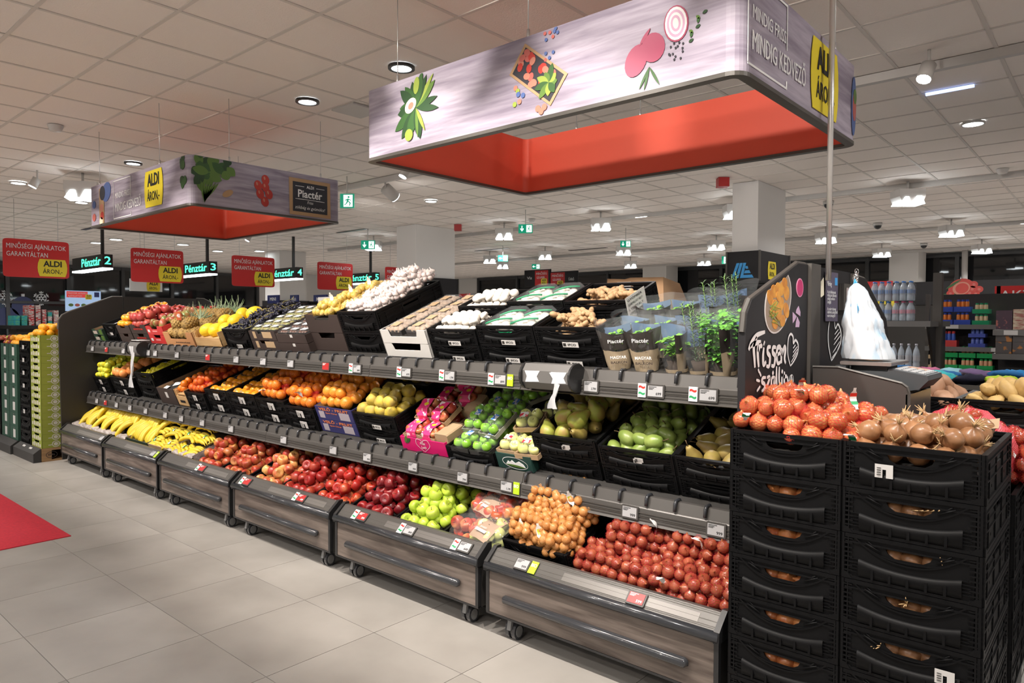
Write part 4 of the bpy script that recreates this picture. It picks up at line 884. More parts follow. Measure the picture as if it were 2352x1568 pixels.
def shelfM(x, ztop, base, Yf=2.91, rot=0, lift=0):
    # frame at the bottom front left corner of a stack whose top front edge is at (Yf, ztop)
    c, s = math.cos(math.radians(TH)), math.sin(math.radians(TH)); z0 = base
    h = (ztop-z0-.004-(Yf-2.90)*tan)/(c+s*tan)
    return T(x, Yf+h*s, ztop-h*c) @ RX(TH) @ RZ(rot), h
# ================================================================ PRODUCE PROTOTYPES
def fruit_prof(R, H, dt=.25, db=.15, wd=.55, n=10):
    P = []
    for i in range(n+1):
        a = math.pi*i/n; r = R*math.sin(a)**wd if 0 < i < n else 1e-4; z = -H*math.cos(a)
        if i <= 1: z += H*db*(1-i*.5)
        if i >= n-1: z -= H*dt*(1-(n-i)*.5)
        P.append((max(r, 1e-4), z))
    return P
_an = [0]
def applem(nm, c1, c2, lo, hi, ns=14, R=.040, vc=None, coat=.15):
    _an[0] += 1; m = mat('skin %s %d' % (nm, _an[0]), c1, .28, c2=c2, ns=ns, nd=4, lo=lo, hi=hi, stretch=(1, 1, .35), vary=.12, vc=vc, coat=coat)
    me = MB().lathe(fruit_prof(R, R*.88, .34, .2, .62), 16, lump=.05, seed=len(nm)).mesh(nm, m)
    st = MB().tube([(0, 0, R*.5), (.002, 0, R*.8), (.006, 0, R*1.05)], .0016, 5).mesh('stem', STEMM)
    return Pt(nm, me, [(I4, Pt('stem', st))])
STEMM = mat('woody stem', (.10, .06, .025), .8)
A_MIX = applem('apple', (.42, .05, .03), (.60, .28, .07), .44, .68)
A_PINK = applem('apple', (.42, .05, .03), (.62, .28, .10), .46, .68)
A_YEL = applem('apple', (.80, .48, .15), (.62, .09, .05), .42, .66)
A_RED = applem('apple', (.34, .02, .015), (.62, .16, .07), .45, .75, vc=(.28, .015, .015))
A_RED2 = applem('apple', (.38, .02, .015), (.60, .18, .06), .5, .78)
A_DARK = applem('apple', (.14, .006, .012), (.34, .025, .02), .4, .8, coat=.35)
A_GRN = applem('apple', (.46, .62, .05), (.55, .68, .10), .4, .7, coat=.3)
A_GRN2 = applem('apple', (.20, .48, .03), (.30, .58, .06), .4, .7, R=.036, coat=.4)
A_CREAM = applem('apple', (.62, .66, .18), (.70, .70, .28), .4, .7, R=.037, coat=.3)
def roundm(nm, c, c2=None, R=.04, rough=.35, bump=.15, bs=300, sz=(1, 1, 1), lump=0, seg=14, rows=9, vary=.08, uv=False, sub=None, ns=12, seed=1, kids=(), fl=3.):
    m = mat('skin '+(sub or nm)+str(R), c, rough, c2=c2, ns=ns, bump=bump, bs=bs, vary=vary)
    return Pt(nm, MB().ball(R, None, seg, rows, sc_=sz, lump=lump, seed=seed, fl=fl).mesh(nm, m), kids)
ORANGE = roundm('orange', (.90, .30, .015), R=.042, sub='orange', bs=400)
ORANGE_D = roundm('orange', (.85, .20, .01), R=.034, sub='mandarin', bs=400)
NAVEL = roundm('orange', (.92, .40, .02), R=.042, sub='navel', bs=400)
CALYX = MB().plate(leafshape(0, 0, .022, .006, 0)[:0] or [(math.cos(a*math.pi/4)*(.018 if a % 2 else .008), math.sin(a*math.pi/4)*(.018 if a % 2 else .008)) for a in range(8)], [], 0, .002).mesh('calyx', mat('dry calyx', (.28, .20, .08), .8))
PERSI = roundm('persimmon', (.88, .33, .02), R=.044, sz=(1, 1, .78), rough=.2, bump=0, sub='persimmon', kids=[(T(0, 0, .033) @ RX(90), Pt('calyx', CALYX))])
def lemonp(R, H): return [(1e-4, -H*1.0), (R*.22, -H*.95), (R*.4, -H*.82), (R*.8, -H*.5), (R, -.05*H), (R*.95, .3*H), (R*.66, .68*H), (R*.3, .9*H), (R*.16, .98*H), (1e-4, H)]
LEMON = Pt('lemon', MB().lathe(lemonp(.030, .041), 12).mesh('lemon', mat('skin lemon', (.82, .72, .03), .38, bump=.15, bs=300, vary=.06)))
LIMEL = Pt('lemon', MB().lathe(lemonp(.032, .042), 12).mesh('lemon', mat('skin lemon green', (.62, .68, .06), .38, bump=.15, bs=300, vary=.06)))
QUINCE = Pt('quince', MB().lathe([(1e-4, -.046), (.02, -.047), (.042, -.03), (.048, -.005), (.042, .02), (.027, .04), (.018, .05), (1e-4, .052)], 14, lump=.16, seed=3, fl=2.5).mesh('quince', mat('skin quince', (.62, .46, .05), .55, c2=(.40, .29, .07), ns=24, vary=.08)))
QUINCE2 = Pt('quince', MB().lathe([(1e-4, -.046), (.02, -.047), (.042, -.03), (.048, -.005), (.042, .02), (.027, .04), (.018, .05), (1e-4, .052)], 14, lump=.22, seed=9, fl=2.5).mesh('quince', _mats['skin quince']))
PEARP = [(1e-4, -.052), (.018, -.055), (.038, -.042), (.047, -.018), (.045, .006), (.034, .03), (.023, .048), (.019, .062), (.012, .072), (1e-4, .074)]
pst = MB().tube([(0, 0, .07), (.003, 0, .085), (.01, 0, .1)], [.0025, .002, .003], 5).mesh('stem', STEMM)
PEAR = Pt('pear', MB().lathe(PEARP, 16, lump=.05, seed=2).mesh('pear', mat('skin pear', (.30, .32, .05), .42, c2=(.33, .22, .06), ns=24, nd=8, lo=.45, hi=.62, vary=.1)), [(I4, Pt('stem', pst))])
PEAR_B = Pt('pear', MB().lathe([(r*.85, z*.95) for r, z in PEARP], 14, lump=.07, seed=5).mesh('pear', mat('skin pear brown', (.38, .30, .07), .5, c2=(.28, .19, .06), ns=16, vary=.1)), [(I4, Pt('stem', pst))])
AVOP = [(1e-4, -.044), (.02, -.043), (.033, -.03), (.036, -.008), (.033, .016), (.024, .036), (.014, .046), (1e-4, .048)]
AVO = Pt('pear', MB().lathe(AVOP, 14, lump=.04, seed=7).mesh('pear', mat('skin green pear', (.17, .25, .045), .35, c2=(.26, .33, .08), ns=14, vary=.1, coat=.2)), [(T(0, 0, -.022) @ S(1), Pt('stem', pst))])
POME = roundm('pomegranate', (.42, .03, .04), (.52, .10, .07), R=.047, rough=.35, bump=0, lump=.05, sub='pomegranate', kids=[(I4, Pt('crown', MB().tube([(0, 0, .04), (0, 0, .052), (0, 0, .064)], [.010, .009, .015], 7, cap=False).mesh('crown', mat('pomegranate crown', (.42, .10, .06), .6))))])
MANGO = roundm('mango', (.20, .26, .06), (.45, .08, .05), R=.046, sz=(.85, .8, 1.25), rough=.35, bump=0, sub='mango')
MELON = roundm('melon', (.88, .62, .02), R=.072, sz=(1, 1, 1.25), rough=.45, bump=.3, bs=50, seg=20, rows=14, sub='melon', vary=.04)
WMUSH = Pt('mushroom', MB().lathe([(1e-4, -.026), (.011, -.026), (.011, -.008), (.026, -.010), (.030, .0), (.026, .014), (.014, .023), (1e-4, .026)], 14, lump=.06).mesh('mushroom', mat('white mushroom', (.80, .74, .66), .6, vary=.05)))
BMUSH = Pt('mushroom', MB().lathe([(1e-4, -.016), (.009, -.016), (.010, -.004), (.020, -.006), (.023, .0), (.020, .009), (.01, .015), (1e-4, .017)], 10, lump=.06).mesh('mushroom', mat('pale brown mushroom', (.36, .27, .20), .6, vary=.2)))
GARL = Pt('garlic_bulb', MB().lathe([(1e-4, -.017), (.014, -.016), (.023, -.006), (.022, .004), (.012, .014), (.004, .022), (.003, .034), (1e-4, .035)], 10, lump=.12, fl=5).mesh('garlic_bulb', mat('garlic skin', (.78, .70, .64), .55, c2=(.66, .52, .50), ns=30, vary=.06)))
ONP = lambda R: [(1e-4, -R*.95), (R*.3, -R*.93), (R*.75, -R*.66), (R, -R*.1), (R*.93, R*.35), (R*.6, R*.72), (R*.25, R*.93), (R*.13, R*1.12), (R*.1, R*1.3), (1e-4, R*1.35)]
def onionp(nm, R, c, c2, seed=0, n=14, rough=.25, coat=.3):
    return Pt('onion', MB().lathe(ONP(R), n, lump=.05, seed=seed).mesh('onion', mat('skin '+nm, c, rough, c2=c2, ns=26, nd=5, stretch=(1, 1, .12), vary=.12, coat=coat)))
ON_RED = onionp('red net onion', .027, (.28, .055, .022), (.44, .16, .06)); ON_ORG = onionp('orange net onion', .023, (.47, .18, .06), (.62, .32, .13)); ON_BIG = onionp('big net onion', .036, (.44, .11, .035), (.62, .26, .09))
ON_BR = onionp('brown loose onion', .039, (.24, .105, .04), (.40, .20, .095), rough=.33, coat=.15)
SKINP = mat('papery onion skin', (.50, .33, .16), .7)
tuft = MB()
random.seed(2)
for k in range(7):
    a = random.uniform(0, 6.28); tuft.tube([(0, 0, .036), (.005*math.cos(a), .005*math.sin(a), .052), (.018*math.cos(a), .018*math.sin(a), .062+random.uniform(0, .02))], [.004, .003, .001], 4)
ON_BR.kids.append((I4, Pt('dry_top', tuft.mesh('dry_top', SKINP))))
POTA = Pt('potato', MB().ball(.040, None, 14, 9, sc_=(1.0, .85, 1.5), lump=.18, seed=4, fl=2).mesh('potato', mat('skin potato', (.62, .42, .16), .6, c2=(.52, .33, .11), ns=20, nd=6, vary=.06)))
POTS = Pt('potato', MB().ball(.050, None, 14, 9, sc_=(1.0, .85, 1.5), lump=.2, seed=14, fl=2).mesh('potato', mat('skin sweet potato', (.42, .24, .15), .65, c2=(.34, .18, .10), ns=20, nd=6, vary=.06)))
def gingerp(seed):
    random.seed(seed); mb = MB(); p = Vector((0, 0, 0)); d = 0
    for k in range(4):
        r = random.uniform(.014, .020); mb.ball(r, T(*p) @ RZ(math.degrees(d)) @ S(1.5, 1, .9), 9, 6, lump=.15, seed=seed+k)
        if k % 2 == 0:
            e = p+Vector((math.cos(d+1.4), math.sin(d+1.4), .2))*.017; mb.ball(r*.75, T(*e) @ RZ(math.degrees(d)+80) @ S(1.4, 1, .9), 8, 6, lump=.15, seed=seed)
        d += random.uniform(-.7, .7); p = p+Vector((math.cos(d), math.sin(d), random.uniform(-.1, .1)))*.026
    return Pt('ginger_root', mb.mesh('ginger_root', mat('ginger skin', (.47, .30, .155), .65, c2=(.36, .22, .11), ns=40, vary=.08)))
GING = [gingerp(s) for s in (1, 2, 3)]
ORD = 'first second third fourth fifth sixth seventh eighth ninth tenth eleventh twelfth thirteenth fourteenth fifteenth sixteenth seventeenth eighteenth nineteenth twentieth'.split()
DESC = {}; KEEP = []
def mklabel(lb, d):
    t = lb+(', '+d if d else '')
    if len(t.split()) > 16: print('LONG LABEL', t)
    return t
def inst_many(proto, pts, lb, cat, grp, rnd=True, tilt=25, sc=.06, up=None):
    for i, p in enumerate(pts):
        pr = proto[i % len(proto)] if isinstance(proto, list) else proto
        Rm = RZ(random.uniform(0, 360)) @ RX(random.uniform(-tilt, tilt)) @ RY(random.uniform(-tilt, tilt)) if rnd else I4
        if up: Rm = RZ(random.uniform(0, 360)) @ RX(up+random.uniform(-15, 15))
        s = 1+random.uniform(-sc, sc); d = DESC.get(id(p), '' if len(pts) == 1 else ORD[min(i, 19)]+' from left'); spawn(pr, p @ Rm @ S(s), mklabel(lb, d), cat, grp)
def heap(M, w, d, z, r, layers=2, crown=0., jit=.12, x0=0, y0=0, ymax=None, ln=None):
    # hexagonal heap in a container frame; returns matrices
    out = []; dx = 2*r*1.0; dy = dx*.87
    for L in range(layers):
        ins = L*r*1.0; j = 0; y = y0+r+ins*.6; lname = ln or ('' if layers == 1 else ['bottom', 'middle' if layers > 2 else 'top', 'top'][L]+' layer')
        while y < y0+d-r-ins*.3+1e-6:
            x = x0+r+(r if (j+L) % 2 else 0)+ins; ki = 0
            while x < x0+w-r-ins*.6+1e-6:
                u = (x-x0)/w*2-1
                out.append(M @ T(x+random.uniform(-jit, jit)*r, y+random.uniform(-jit, jit)*r, z+r+L*dx*.72+crown*(1-u*u)+random.uniform(-.1, .1)*r))
                DESC[id(out[-1])] = (lname+', ' if lname else '')+'%s row, %s from left' % (ORD[j], ORD[ki]); KEEP.append(out[-1]); ki += 1
                x += dx
            y += dy; j += 1
    return out
# ================================================================ NETTED BAGS
NET_R = netmat('red net', (.60, .02, .03), 9, 10, .13); NET_O = netmat('orange net', (.90, .42, .10), 9, 10, .13); NET_C = netmat('crimson net', (.45, .015, .04), 7, 8, .12)
TAGW = mat('white paper tag', (.78, .78, .76), .5)
def tagmesh(kind):
    def strip(lo, hi, mt, w0=.016, dz=0):
        vs = []
        for i in range(7):
            u = lo+(hi-lo)*i/6; vs += [(-w0*.83, .010*math.sin(u*3)+dz, u*.045), (w0*.83, .010*math.sin(u*3)+dz, u*.045)]
        return MB().add(vs, [(2*i, 2*i+1, 2*i+3, 2*i+2) for i in range(6)]).mesh('stripe', mt)
    base = MB(); vs = []
    for i in range(9):
        u = -.4+1.8*i/8; ww = .014 if -.05 < u < 1 else .006; vs += [(-ww, .010*math.sin(u*3), u*.045), (ww, .010*math.sin(u*3), u*.045)]
    base.add(vs, [(2*i, 2*i+1, 2*i+3, 2*i+2) for i in range(8)])
    kids = []
    if kind == 'hu': kids = [(I4, Pt('red_stripe', strip(.7, .98, REDI, .0168, -.0006))), (I4, Pt('green_stripe', strip(.02, .3, GRN, .0168, -.0006)))]
    if kind == 'bio': kids = [(I4, Pt('green_stripe', strip(.2, .8, BIOM, .012, -.0006)))]
    return Pt('paper_tag', base.mesh('paper_tag', TAGW), kids)
TAGK = {k: tagmesh(k) for k in ('hu', 'bio', 'plain')}
def netbag(M, a, b, c, proto, r, net, lb, group, tags=(), seed=0, cat='netted bag', nm='onion_net_bag', cull=-.5):
    random.seed(seed); pts = []
    dx = 2*r*.97; nx, ny, nz = int(a/dx)+2, int(b/dx)+2, int(c/dx)+2
    for k in range(-nz, nz+1):
        for j in range(-ny, ny+1):
            for i in range(-nx, nx+1):
                p = Vector((i*dx+(j % 2)*r+(k % 2)*r*.5, j*dx*.87+(k % 2)*r*.6, k*dx*.82))
                q = (abs(p.x/a)**2.5+abs(p.y/b)**2.5+abs(p.z/c)**2.5)
                if q < 1 and q > .1 and p.z > cull*c: pts.append(p+Vector((random.uniform(-.15, .15)*r, random.uniform(-.15, .15)*r, random.uniform(-.15, .15)*r)))
    t = thing(nm, lb, cat, M @ T(0, 0, -c), group); mb = MB(); prof = [(max(1e-4, r*1.1*math.sin(math.pi*i/8)), -r*1.1*math.cos(math.pi*i/8)) for i in range(9)]
    for p in pts:
        Rm = RZ(random.uniform(0, 360)) @ RX(random.uniform(-70, 70)); s = random.uniform(.9, 1.08)
        Q = M @ T(*p) @ Rm @ S(s)
        graft(proto, t, Q); mb.lathe(prof, 10, T(*p) @ Rm @ S(s), uv=True)
    # gathered end of the net
    e = Vector((a*.8, -b*.2, c*.5)); mb.tube([tuple(e*.85), tuple(e*1.15), tuple(e*1.3+Vector((.0, 0, .01)))], [r*.8, r*.18, r*.4], 8)
    mk('net', mb.mesh('net', net), t, M)
    for k, (kind, x, y, z, rz, rx) in enumerate(tags): graft(TAGK[kind], t, M @ T(x, y, z) @ RZ(rz) @ RX(rx))
    return t
# ================================================================ BANANAS
BAN = mat('banana skin', (.78, .56, .03), .45, c2=(.66, .50, .05), ns=8, vary=.06); BTIP = mat('banana tip', (.06, .045, .01), .8)
def banana(L=.215, r=.0205, bend=1.2):
    P = []; R = []; n = 9
    for i in range(n+1):
        u = i/n; a = (u-.5)*bend; P.append((L/bend*math.sin(a), 0, L/bend*(math.cos(a)-1))); R.append(r*(.28 if i in (0,) else .42 if i == n else min(1, .62+1.6*math.sin(math.pi*u)*.5)))
    P = [(P[0][0]-.018, 0, P[0][2]-.012)]+P; R = [r*.28]+R
    return Pt('banana', MB().tube(P, R, 7).mesh('banana', BAN), [(T(P[-1][0], 0, P[-1][2]), Pt('tip', MB().ball(r*.4, None, 6, 4).mesh('tip', BTIP)))])
BANA, BANS = banana(), banana(.15, .0175, .9)
def bunch(M, n, proto, spread, lb, group=None, wrap=False, s=1.):
    t = thing('banana_bunch', lb, 'banana bunch', M, group)
    for k in range(n):
        u = k-(n-1)/2; row = k % 2
        graft(proto, t, M @ T(.0, u*spread, -abs(u)*.004-row*.006) @ RZ(u*4+random.uniform(-3, 3)) @ RX(u*9) @ S(s*random.uniform(.94, 1.04)))
    L = .095 if proto is BANA else .065
    mk('stem_crown', MB().ball(.016, T(-L-.012, 0, -.035) @ S(.8, 1.6*(n/5), .8), 8, 5).mesh('crown', mat('banana crown', (.42, .36, .06), .7)), t, M)
    if wrap: mk('wrap_band', MB().tube([(-.012, 0, 0), (.012, 0, 0)], .03, 10, cap=False).mesh('band', mat('printed wrap', (.65, .75, .7), .3, c2=(.03, .25, .06), ns=30, lo=.45, hi=.5)), t, M @ T(0, 0, -.004) @ S(1, n*.22, .82))
    return t
# ================================================================ PINEAPPLE
pm = MB(); PR_ = [(.001, -.085), (.04, -.08), (.055, -.05), (.06, 0), (.056, .045), (.042, .075), (.02, .085)]
pm.lathe(PR_, 14)
for j in range(8):
    for k in range(11):
        z = -.07+j*.0195; r = .058*math.sqrt(max(.05, 1-(z/.092)**2)); a = 2*math.pi*(k+.5*(j % 2))/11
        pm.lathe([(.0125, -.001), (.009, .006), (.002, .010)], 5, T(r*math.cos(a), r*math.sin(a), z) @ RZ(math.degrees(a)) @ RY(90), smooth=False)
lf = MB(); random.seed(8)
for k in range(34):
    a = k*2.4; e = 1.25-.95*(k/34); L = .10+.09*math.sin(k/34*3); bx, by = math.cos(a), math.sin(a); P = []
    for i in range(5):
        u = i/4; d = L*u; P.append(Vector((bx*(.008+d*math.cos(e-.5*u*(1-k/50.))), by*(.008+d*math.cos(e-.5*u)), .08+k*.0008+d*math.sin(e-.4*u))))
    sd_ = Vector((-by, bx, 0)); vs = []
    for i, p in enumerate(P): w_ = .009*(1-i/4)**.6+.0006; vs += [p-sd_*w_, p+Vector((0, 0, -.002)), p+sd_*w_]
    lf.add(vs, [(3*i+j, 3*i+j+1, 3*i+j+4, 3*i+j+3) for i in range(4) for j in range(2)])
PINE_ = Pt('pineapple', pm.mesh('pineapple', mat('pineapple skin', (.42, .26, .07), .7, c2=(.24, .15, .05), ns=40, vary=.1)), [(I4, Pt('crown_leaves', lf.mesh('crown', mat('pineapple leaf', (.16, .24, .12), .55, c2=(.30, .36, .22), ns=10))))])
# grape bunches
GRM = mat('black grape', (.012, .012, .022), .3, c2=(.05, .05, .08), ns=30, coat=.2)
def grapes(seed):
    random.seed(seed); mb = MB()
    for k in range(46):
        u = random.random(); a = random.uniform(0, 6.28); r = .055*(1-u*.6)*math.sqrt(random.random())
        mb.ball(.0115, T(r*math.cos(a)*1.2, u*.13-.06, abs(r*math.sin(a))*.8), 7, 5, sc_=(1, 1, 1.15))
    st = MB().tube([(0, -.07, .02), (0, 0, .04), (.005, .07, .03), (.02, .09, .05)], .003, 4).mesh('stalk', mat('grape stalk', (.30, .26, .08), .7))
    return Pt('grape_bunch', mb.mesh('grapes', GRM), [(I4, Pt('stalk', st))])
GRP = [grapes(s) for s in (1, 2)]
# ================================================================ CONTAINERS ON THE SHELVES
random.seed(21)
LINER = mat('dark tray liner', (.02, .018, .016), .8)
STK = mat('white label sticker', (.62, .60, .58), .5)
def sticker(parent, M, w, h, notch=True, x=0, z=0, txt=None):
    P = [(-w/2, -h/2), (-w*.08, -h/2), (-w*.08, h*.12), (w*.12, h*.12), (w*.12, -h/2), (w/2, -h/2), (w/2, h/2), (-w/2, h/2)] if notch else rect(-w/2, w/2, -h/2, h/2)
    F = M @ T(x, -.018, z) @ RX(90)
    s_ = flat('label_sticker', P, STK, parent, F, 0, .0015)
    if txt: text(txt, s_, F, w*.10, 0, w*.52, h*.6, BLACKI, .02, off=.0008); flat('code_block', rect(-w*.46, -w*.28, -h*.3, h*.3), DGREY, s_, F, .0008)
    else:
        mb = MB()
        for q in range(4): mb.box(-w*.38, -w*.15, -.0005, .0005, -h*.3+q*h*.17, -h*.3+q*h*.17+.0022)
        mk('print_line', mb.mesh('line', DGREY), s_, M @ T(x, -.0205, z))
    return s_
def stack(kind, x, w, ztop, base, n, d, lbs, mt=None, fill=None, Yf=2.91, **kw):
    if base is None: h = n*.12; c, s = math.cos(math.radians(TH)), math.sin(math.radians(TH)); M = T(x, Yf+h*s, ztop-h*c) @ RX(TH)
    else: M, h = shelfM(x, ztop, base, Yf)
    hh = h/n; top = None
    for k in range(n):
        Mk = M @ T(0, 0, k*hh)
        if kind == 'crate': p = black_crate(w-.006, d, hh-.003, kw.get('hi', True))
        elif kind == 'wood': p = wooden_box(w-.006, d, hh-.003)
        else: p = carton(w-.006, d, hh-.003, mt, kw.get('notch', .3), kw.get('nd', .35), kw.get('inner'))
        lb = lbs[min(k, len(lbs)-1)] if k == n-1 else (lbs[0] if len(lbs) > 1 else lbs[0])
        o = spawn(p, Mk, lbs[-1] if k == n-1 else lbs[0], 'crate' if kind != 'carton' else 'carton', kw.get('grp') if n > 2 else None)
        top = (o, Mk)
        if kw.get('stick'): 
            sw_, sh_, nt, tx = kw['stick']; sticker(o, Mk, sw_, sh_, nt, w*.55, hh*(.45 if not tx else .14), tx)
        if kw.get('each'): kw['each'](o, Mk, w, hh)
    if fill is not None: mk('tray_liner', MB().box(.012, w-.018, .012, d-.012, hh-fill-.012, hh-fill).mesh('liner', kw.get('linm', LINER)), top[0], top[1])
    return top[0], top[1], hh
def U(a, b): return a if isinstance(a, list) else [a, b]
B1, B2 = TOPZ, MIDZ
# ---- top shelf, left to right
DGRN = mat('dark green carton', (.02, .05, .03), .6); REDC = mat('red carton', (.55, .03, .03), .6); ORNC = mat('orange brown carton', (.50, .24, .10), .75); WHC = mat('white carton', (.68, .66, .63), .6)
def prn(cols, txt=None, tm=WHITEP, **k):
    def f(o, M, w, h):
        F = M @ T(w/2, -.0005, h/2) @ RX(90)
        for (x0, x1, y0, y1, m) in cols: flat('print_patch', rect(x0*w, x1*w, y0*h, y1*h), m, o, F, .0006)
        for (s, x, y, tw, th_) in (txt or []): text(s, o, F, x*w, y*h, tw*w, th_*h, tm, .015, off=.0012)
    return f
stack('carton', -8.965, .33, 1.50, B1, 2, .55, ['small dark avocado carton, lower of the leftmost pair', 'small dark avocado carton, upper of the leftmost pair'], DGRN, fill=.03, each=prn([(-.4, -.05, -.3, .2, mat('avocado label', (.5, .42, .36), .6)), (.15, .4, -.4, .4, PG[2])]))
o, M, h = stack('crate', -8.62, .375, 1.563, B1, 1, .58, ['tall black crate with striped white packets at the left of the top shelf'], fill=.06, hi=False, stick=(.08, .03, False, None))
pk_ = MB().bbox(-.05, .05, -.10, .10, 0, .018, .005).mesh('packet', mat('striped packet', (.80, .80, .82), .3, c2=(.25, .25, .3), ns=6, stretch=(1, 14, 1), lo=.48, hi=.52))
for i in range(3):
    for j in range(2): mk('packet', pk_, None, M @ T(.07+i*.11, .14+j*.22, h-.058+.01*j) @ RZ(8-9*i), 'flat striped packet in the tall crate, %s row, %s from left' % (ORD[j], ORD[i]), 'packet', 'striped packets')
o, M, h = stack('carton', -8.235, .355, 1.547, B1, 2, .58, ['dark carton beneath the top shelf persimmons', 'dark carton holding the glossy persimmons on the top shelf'], DKCARD, fill=.045)
inst_many(PERSI, heap(M, .335, .55, h-.045, .043, 2, .0, x0=.01, y0=.01), 'glossy persimmon in the top shelf carton', 'persimmon', 'top shelf persimmons')
o, M, h = stack('carton', -7.87, .40, 1.556, B1, 2, .58, ['dark carton with red print, below the pomegranates', 'dark carton with red print holding the pomegranates'], DKCARD, fill=.05, each=prn([], [('GRÁNÁTALMA', 0, 0, .6, .25)], REDI))
inst_many(POME, heap(M, .38, .55, h-.06, .047, 1, .0, x0=.01, y0=.01, ln='bottom layer')+heap(M, .34, .40, h+.015, .047, 1, .0, x0=.01, y0=.01, ln='top layer'), 'red pomegranate in the dark carton', 'pomegranate', 'pomegranates', tilt=40)
o, M, h = stack('carton', -7.46, .40, 1.543, B1, 2, .58, ['bright red fruit carton, lower one', 'bright red mango carton between pomegranates and pineapples'], REDC, fill=.055, inner=mat('red inside', (.5, .05, .05), .6), each=prn([(-.42, -.3, -.2, .1, WHITEP), (-.15, .12, -.15, .0, mat('pink print2', (.8, .3, .3), .5))], [('7A', -.36, -.1, .1, .25)]))
inst_many(MANGO, heap(M, .36, .45, h-.055, .05, 1, x0=.02, y0=.02), 'green and red mango in the red carton', 'mango', 'mangoes', tilt=50)
o, M, h = stack('carton', -7.05, .61, 1.49, B1, 1, .58, ['orange-brown pineapple carton with a deep front notch'], ORNC, fill=.09, notch=.55, nd=.5, each=prn([], [('ANANÁSZ', .1, -.25, .5, .1)], DKCARD))
for i in range(5):
    for j in range(3):
        x, y = .075+i*.115, .10+j*.15
        spawn(PINE_, M @ T(x, y, h-.045+.035*j) @ RZ(random.uniform(-12, 12)) @ RX(-90-15) @ S(.95), 'ripe pineapple lying crown backwards, %s row, %s from left' % (ORD[j], ORD[i]), 'pineapple', 'pineapples')
for i in range(2): spawn(PINE_, M @ T(.18+i*.22, .12, h+.045) @ RZ(-30+40*i) @ RX(-95) @ S(.95), 'pineapple on top of the pineapple heap, '+('left one' if not i else 'right one'), 'pineapple')
t_ = thing('price_card', 'small red price card stuck among the pineapples', 'card', M @ T(.28, .10, h+.10)); Fp = M @ T(.28, .09, h+.13) @ RX(80); flat('card', rect(-.05, .05, -.04, .04), mat('brick red', (.5, .10, .03), .5), t_, Fp, 0); text('40', t_, Fp, 0, 0, .07, .05, WHITEP, .02)
o, M, h = stack('wood', -6.42, .49, 1.50, B1, 1, .56, ['open thin wooden crate holding yellow melons'], fill=.07, linm=PINE)
for i, (x, y, z) in enumerate([(.11, .10, 0), (.27, .10, 0), (.41, .12, .0), (.14, .27, .02), (.31, .28, .02), (.42, .42, .04), (.2, .42, .03)]): spawn(MELON, M @ T(x, y, h-.085+.062+z) @ RX(90) @ RY(random.uniform(-60, 60)) @ S(.86), 'smooth yellow melon in the wooden crate, '+['front left', 'front middle', 'front right', 'second row left', 'second row right', 'rear right', 'rear left'][i], 'melon', 'yellow melons')
o, M, h = stack('crate', -5.85, .425, 1.535, B1, 1, .60, ['black crate heaped with dark grapes'], fill=.07, hi=False, stick=(.09, .03, False, 'IFCO'))
for i in range(4):
    for j in range(5): spawn(GRP[(i+j) % 2], M @ T(.06+i*.10, .08+j*.105, h-.05+.02*math.sin(i*2.1+j)+.012*j) @ RZ(random.uniform(0, 360)) @ RX(random.uniform(-15, 15)), 'bunch of black grapes, %s row, %s from left' % (ORD[j], ORD[i]), 'grapes', 'bunches of black grapes')
o, M, h = stack('carton', -5.41, .41, 1.52, B1, 2, .60, ['brown carton with two tan labels, lower one', 'brown carton with two tan labels holding packed kiwis'], DKCARD, fill=.03, each=prn([(-.35, -.25, -.3, .4, KRAFT), (.0, .33, -.25, .38, KRAFT)]))
pks = MB().bbox(-.06, .06, -.05, .05, 0, .03, .008).mesh('punnet', mat('black punnet', (.03, .03, .03), .3)); KIW = roundm('kiwi', (.22, .17, .05), (.30, .32, .10), R=.02, sub='kiwi', bump=.2, seg=9, rows=6, sz=(1, 1, 1.2)); plab = MB().box(-.035, .035, -.018, .018, .047, .049).mesh('paper_label', WHITEP); pfl = MB().bbox(-.058, .058, -.048, .048, .02, .046, .01).mesh('film', FILM)
def punnet(fruit, nf=6, nm='punnet', lab=plab, base=pks, pf=pfl, zf=.022):
    kids = [(T(-.036+.036*(k % 3), -.022+.044*(k//3), zf) @ RZ(k*70) @ RX(90), fruit) for k in range(nf)]
    return Pt(nm, base, kids+[(I4, Pt('film_cover', pf))]+([(I4, Pt('paper_label', lab))] if lab else []))
KP = punnet(KIW)
def rowsof(P, M, w, d, z, px_, py_, lb, cat, grp, x0=.02, y0=.02, lift=0, jit=3, sc=1.):
    ny = int(d/py_); nx = int(w/px_)
    for j in range(ny):
        for i in range(nx): spawn(P, M @ T(x0+px_*(i+.5), y0+py_*(j+.5), z+lift*j) @ RZ(random.uniform(-jit, jit)) @ RX(random.uniform(-jit, jit)) @ S(sc), mklabel(lb, '%s row, %s from left' % (ORD[j], ORD[i])), cat, grp)
rowsof(KP, M, .39, .58, h-.03, .128, .108, 'punnet of green kiwis with white label', 'punnet', 'kiwi punnets', x0=.01, y0=.01)
o, M, h = stack('carton', -4.995, .425, 1.50, B1, 2, .60, ['flat brown carton, lower one, with a torn tan label', 'flat brown carton with punched holes left of the potatoes'], DKCARD, fill=.03, notch=0, each=prn([(-.02, .06, .1, .42, STK)]))
DRIED = punnet(roundm('date', (.12, .05, .03), R=.018, sub='date', bump=0, seg=8, rows=6), nm='fruit_punnet')
rowsof(DRIED, M, .40, .58, h-.03, .128, .108, 'punnet of dark fruit with white label', 'punnet', 'dark fruit punnets', x0=.01, y0=.01)
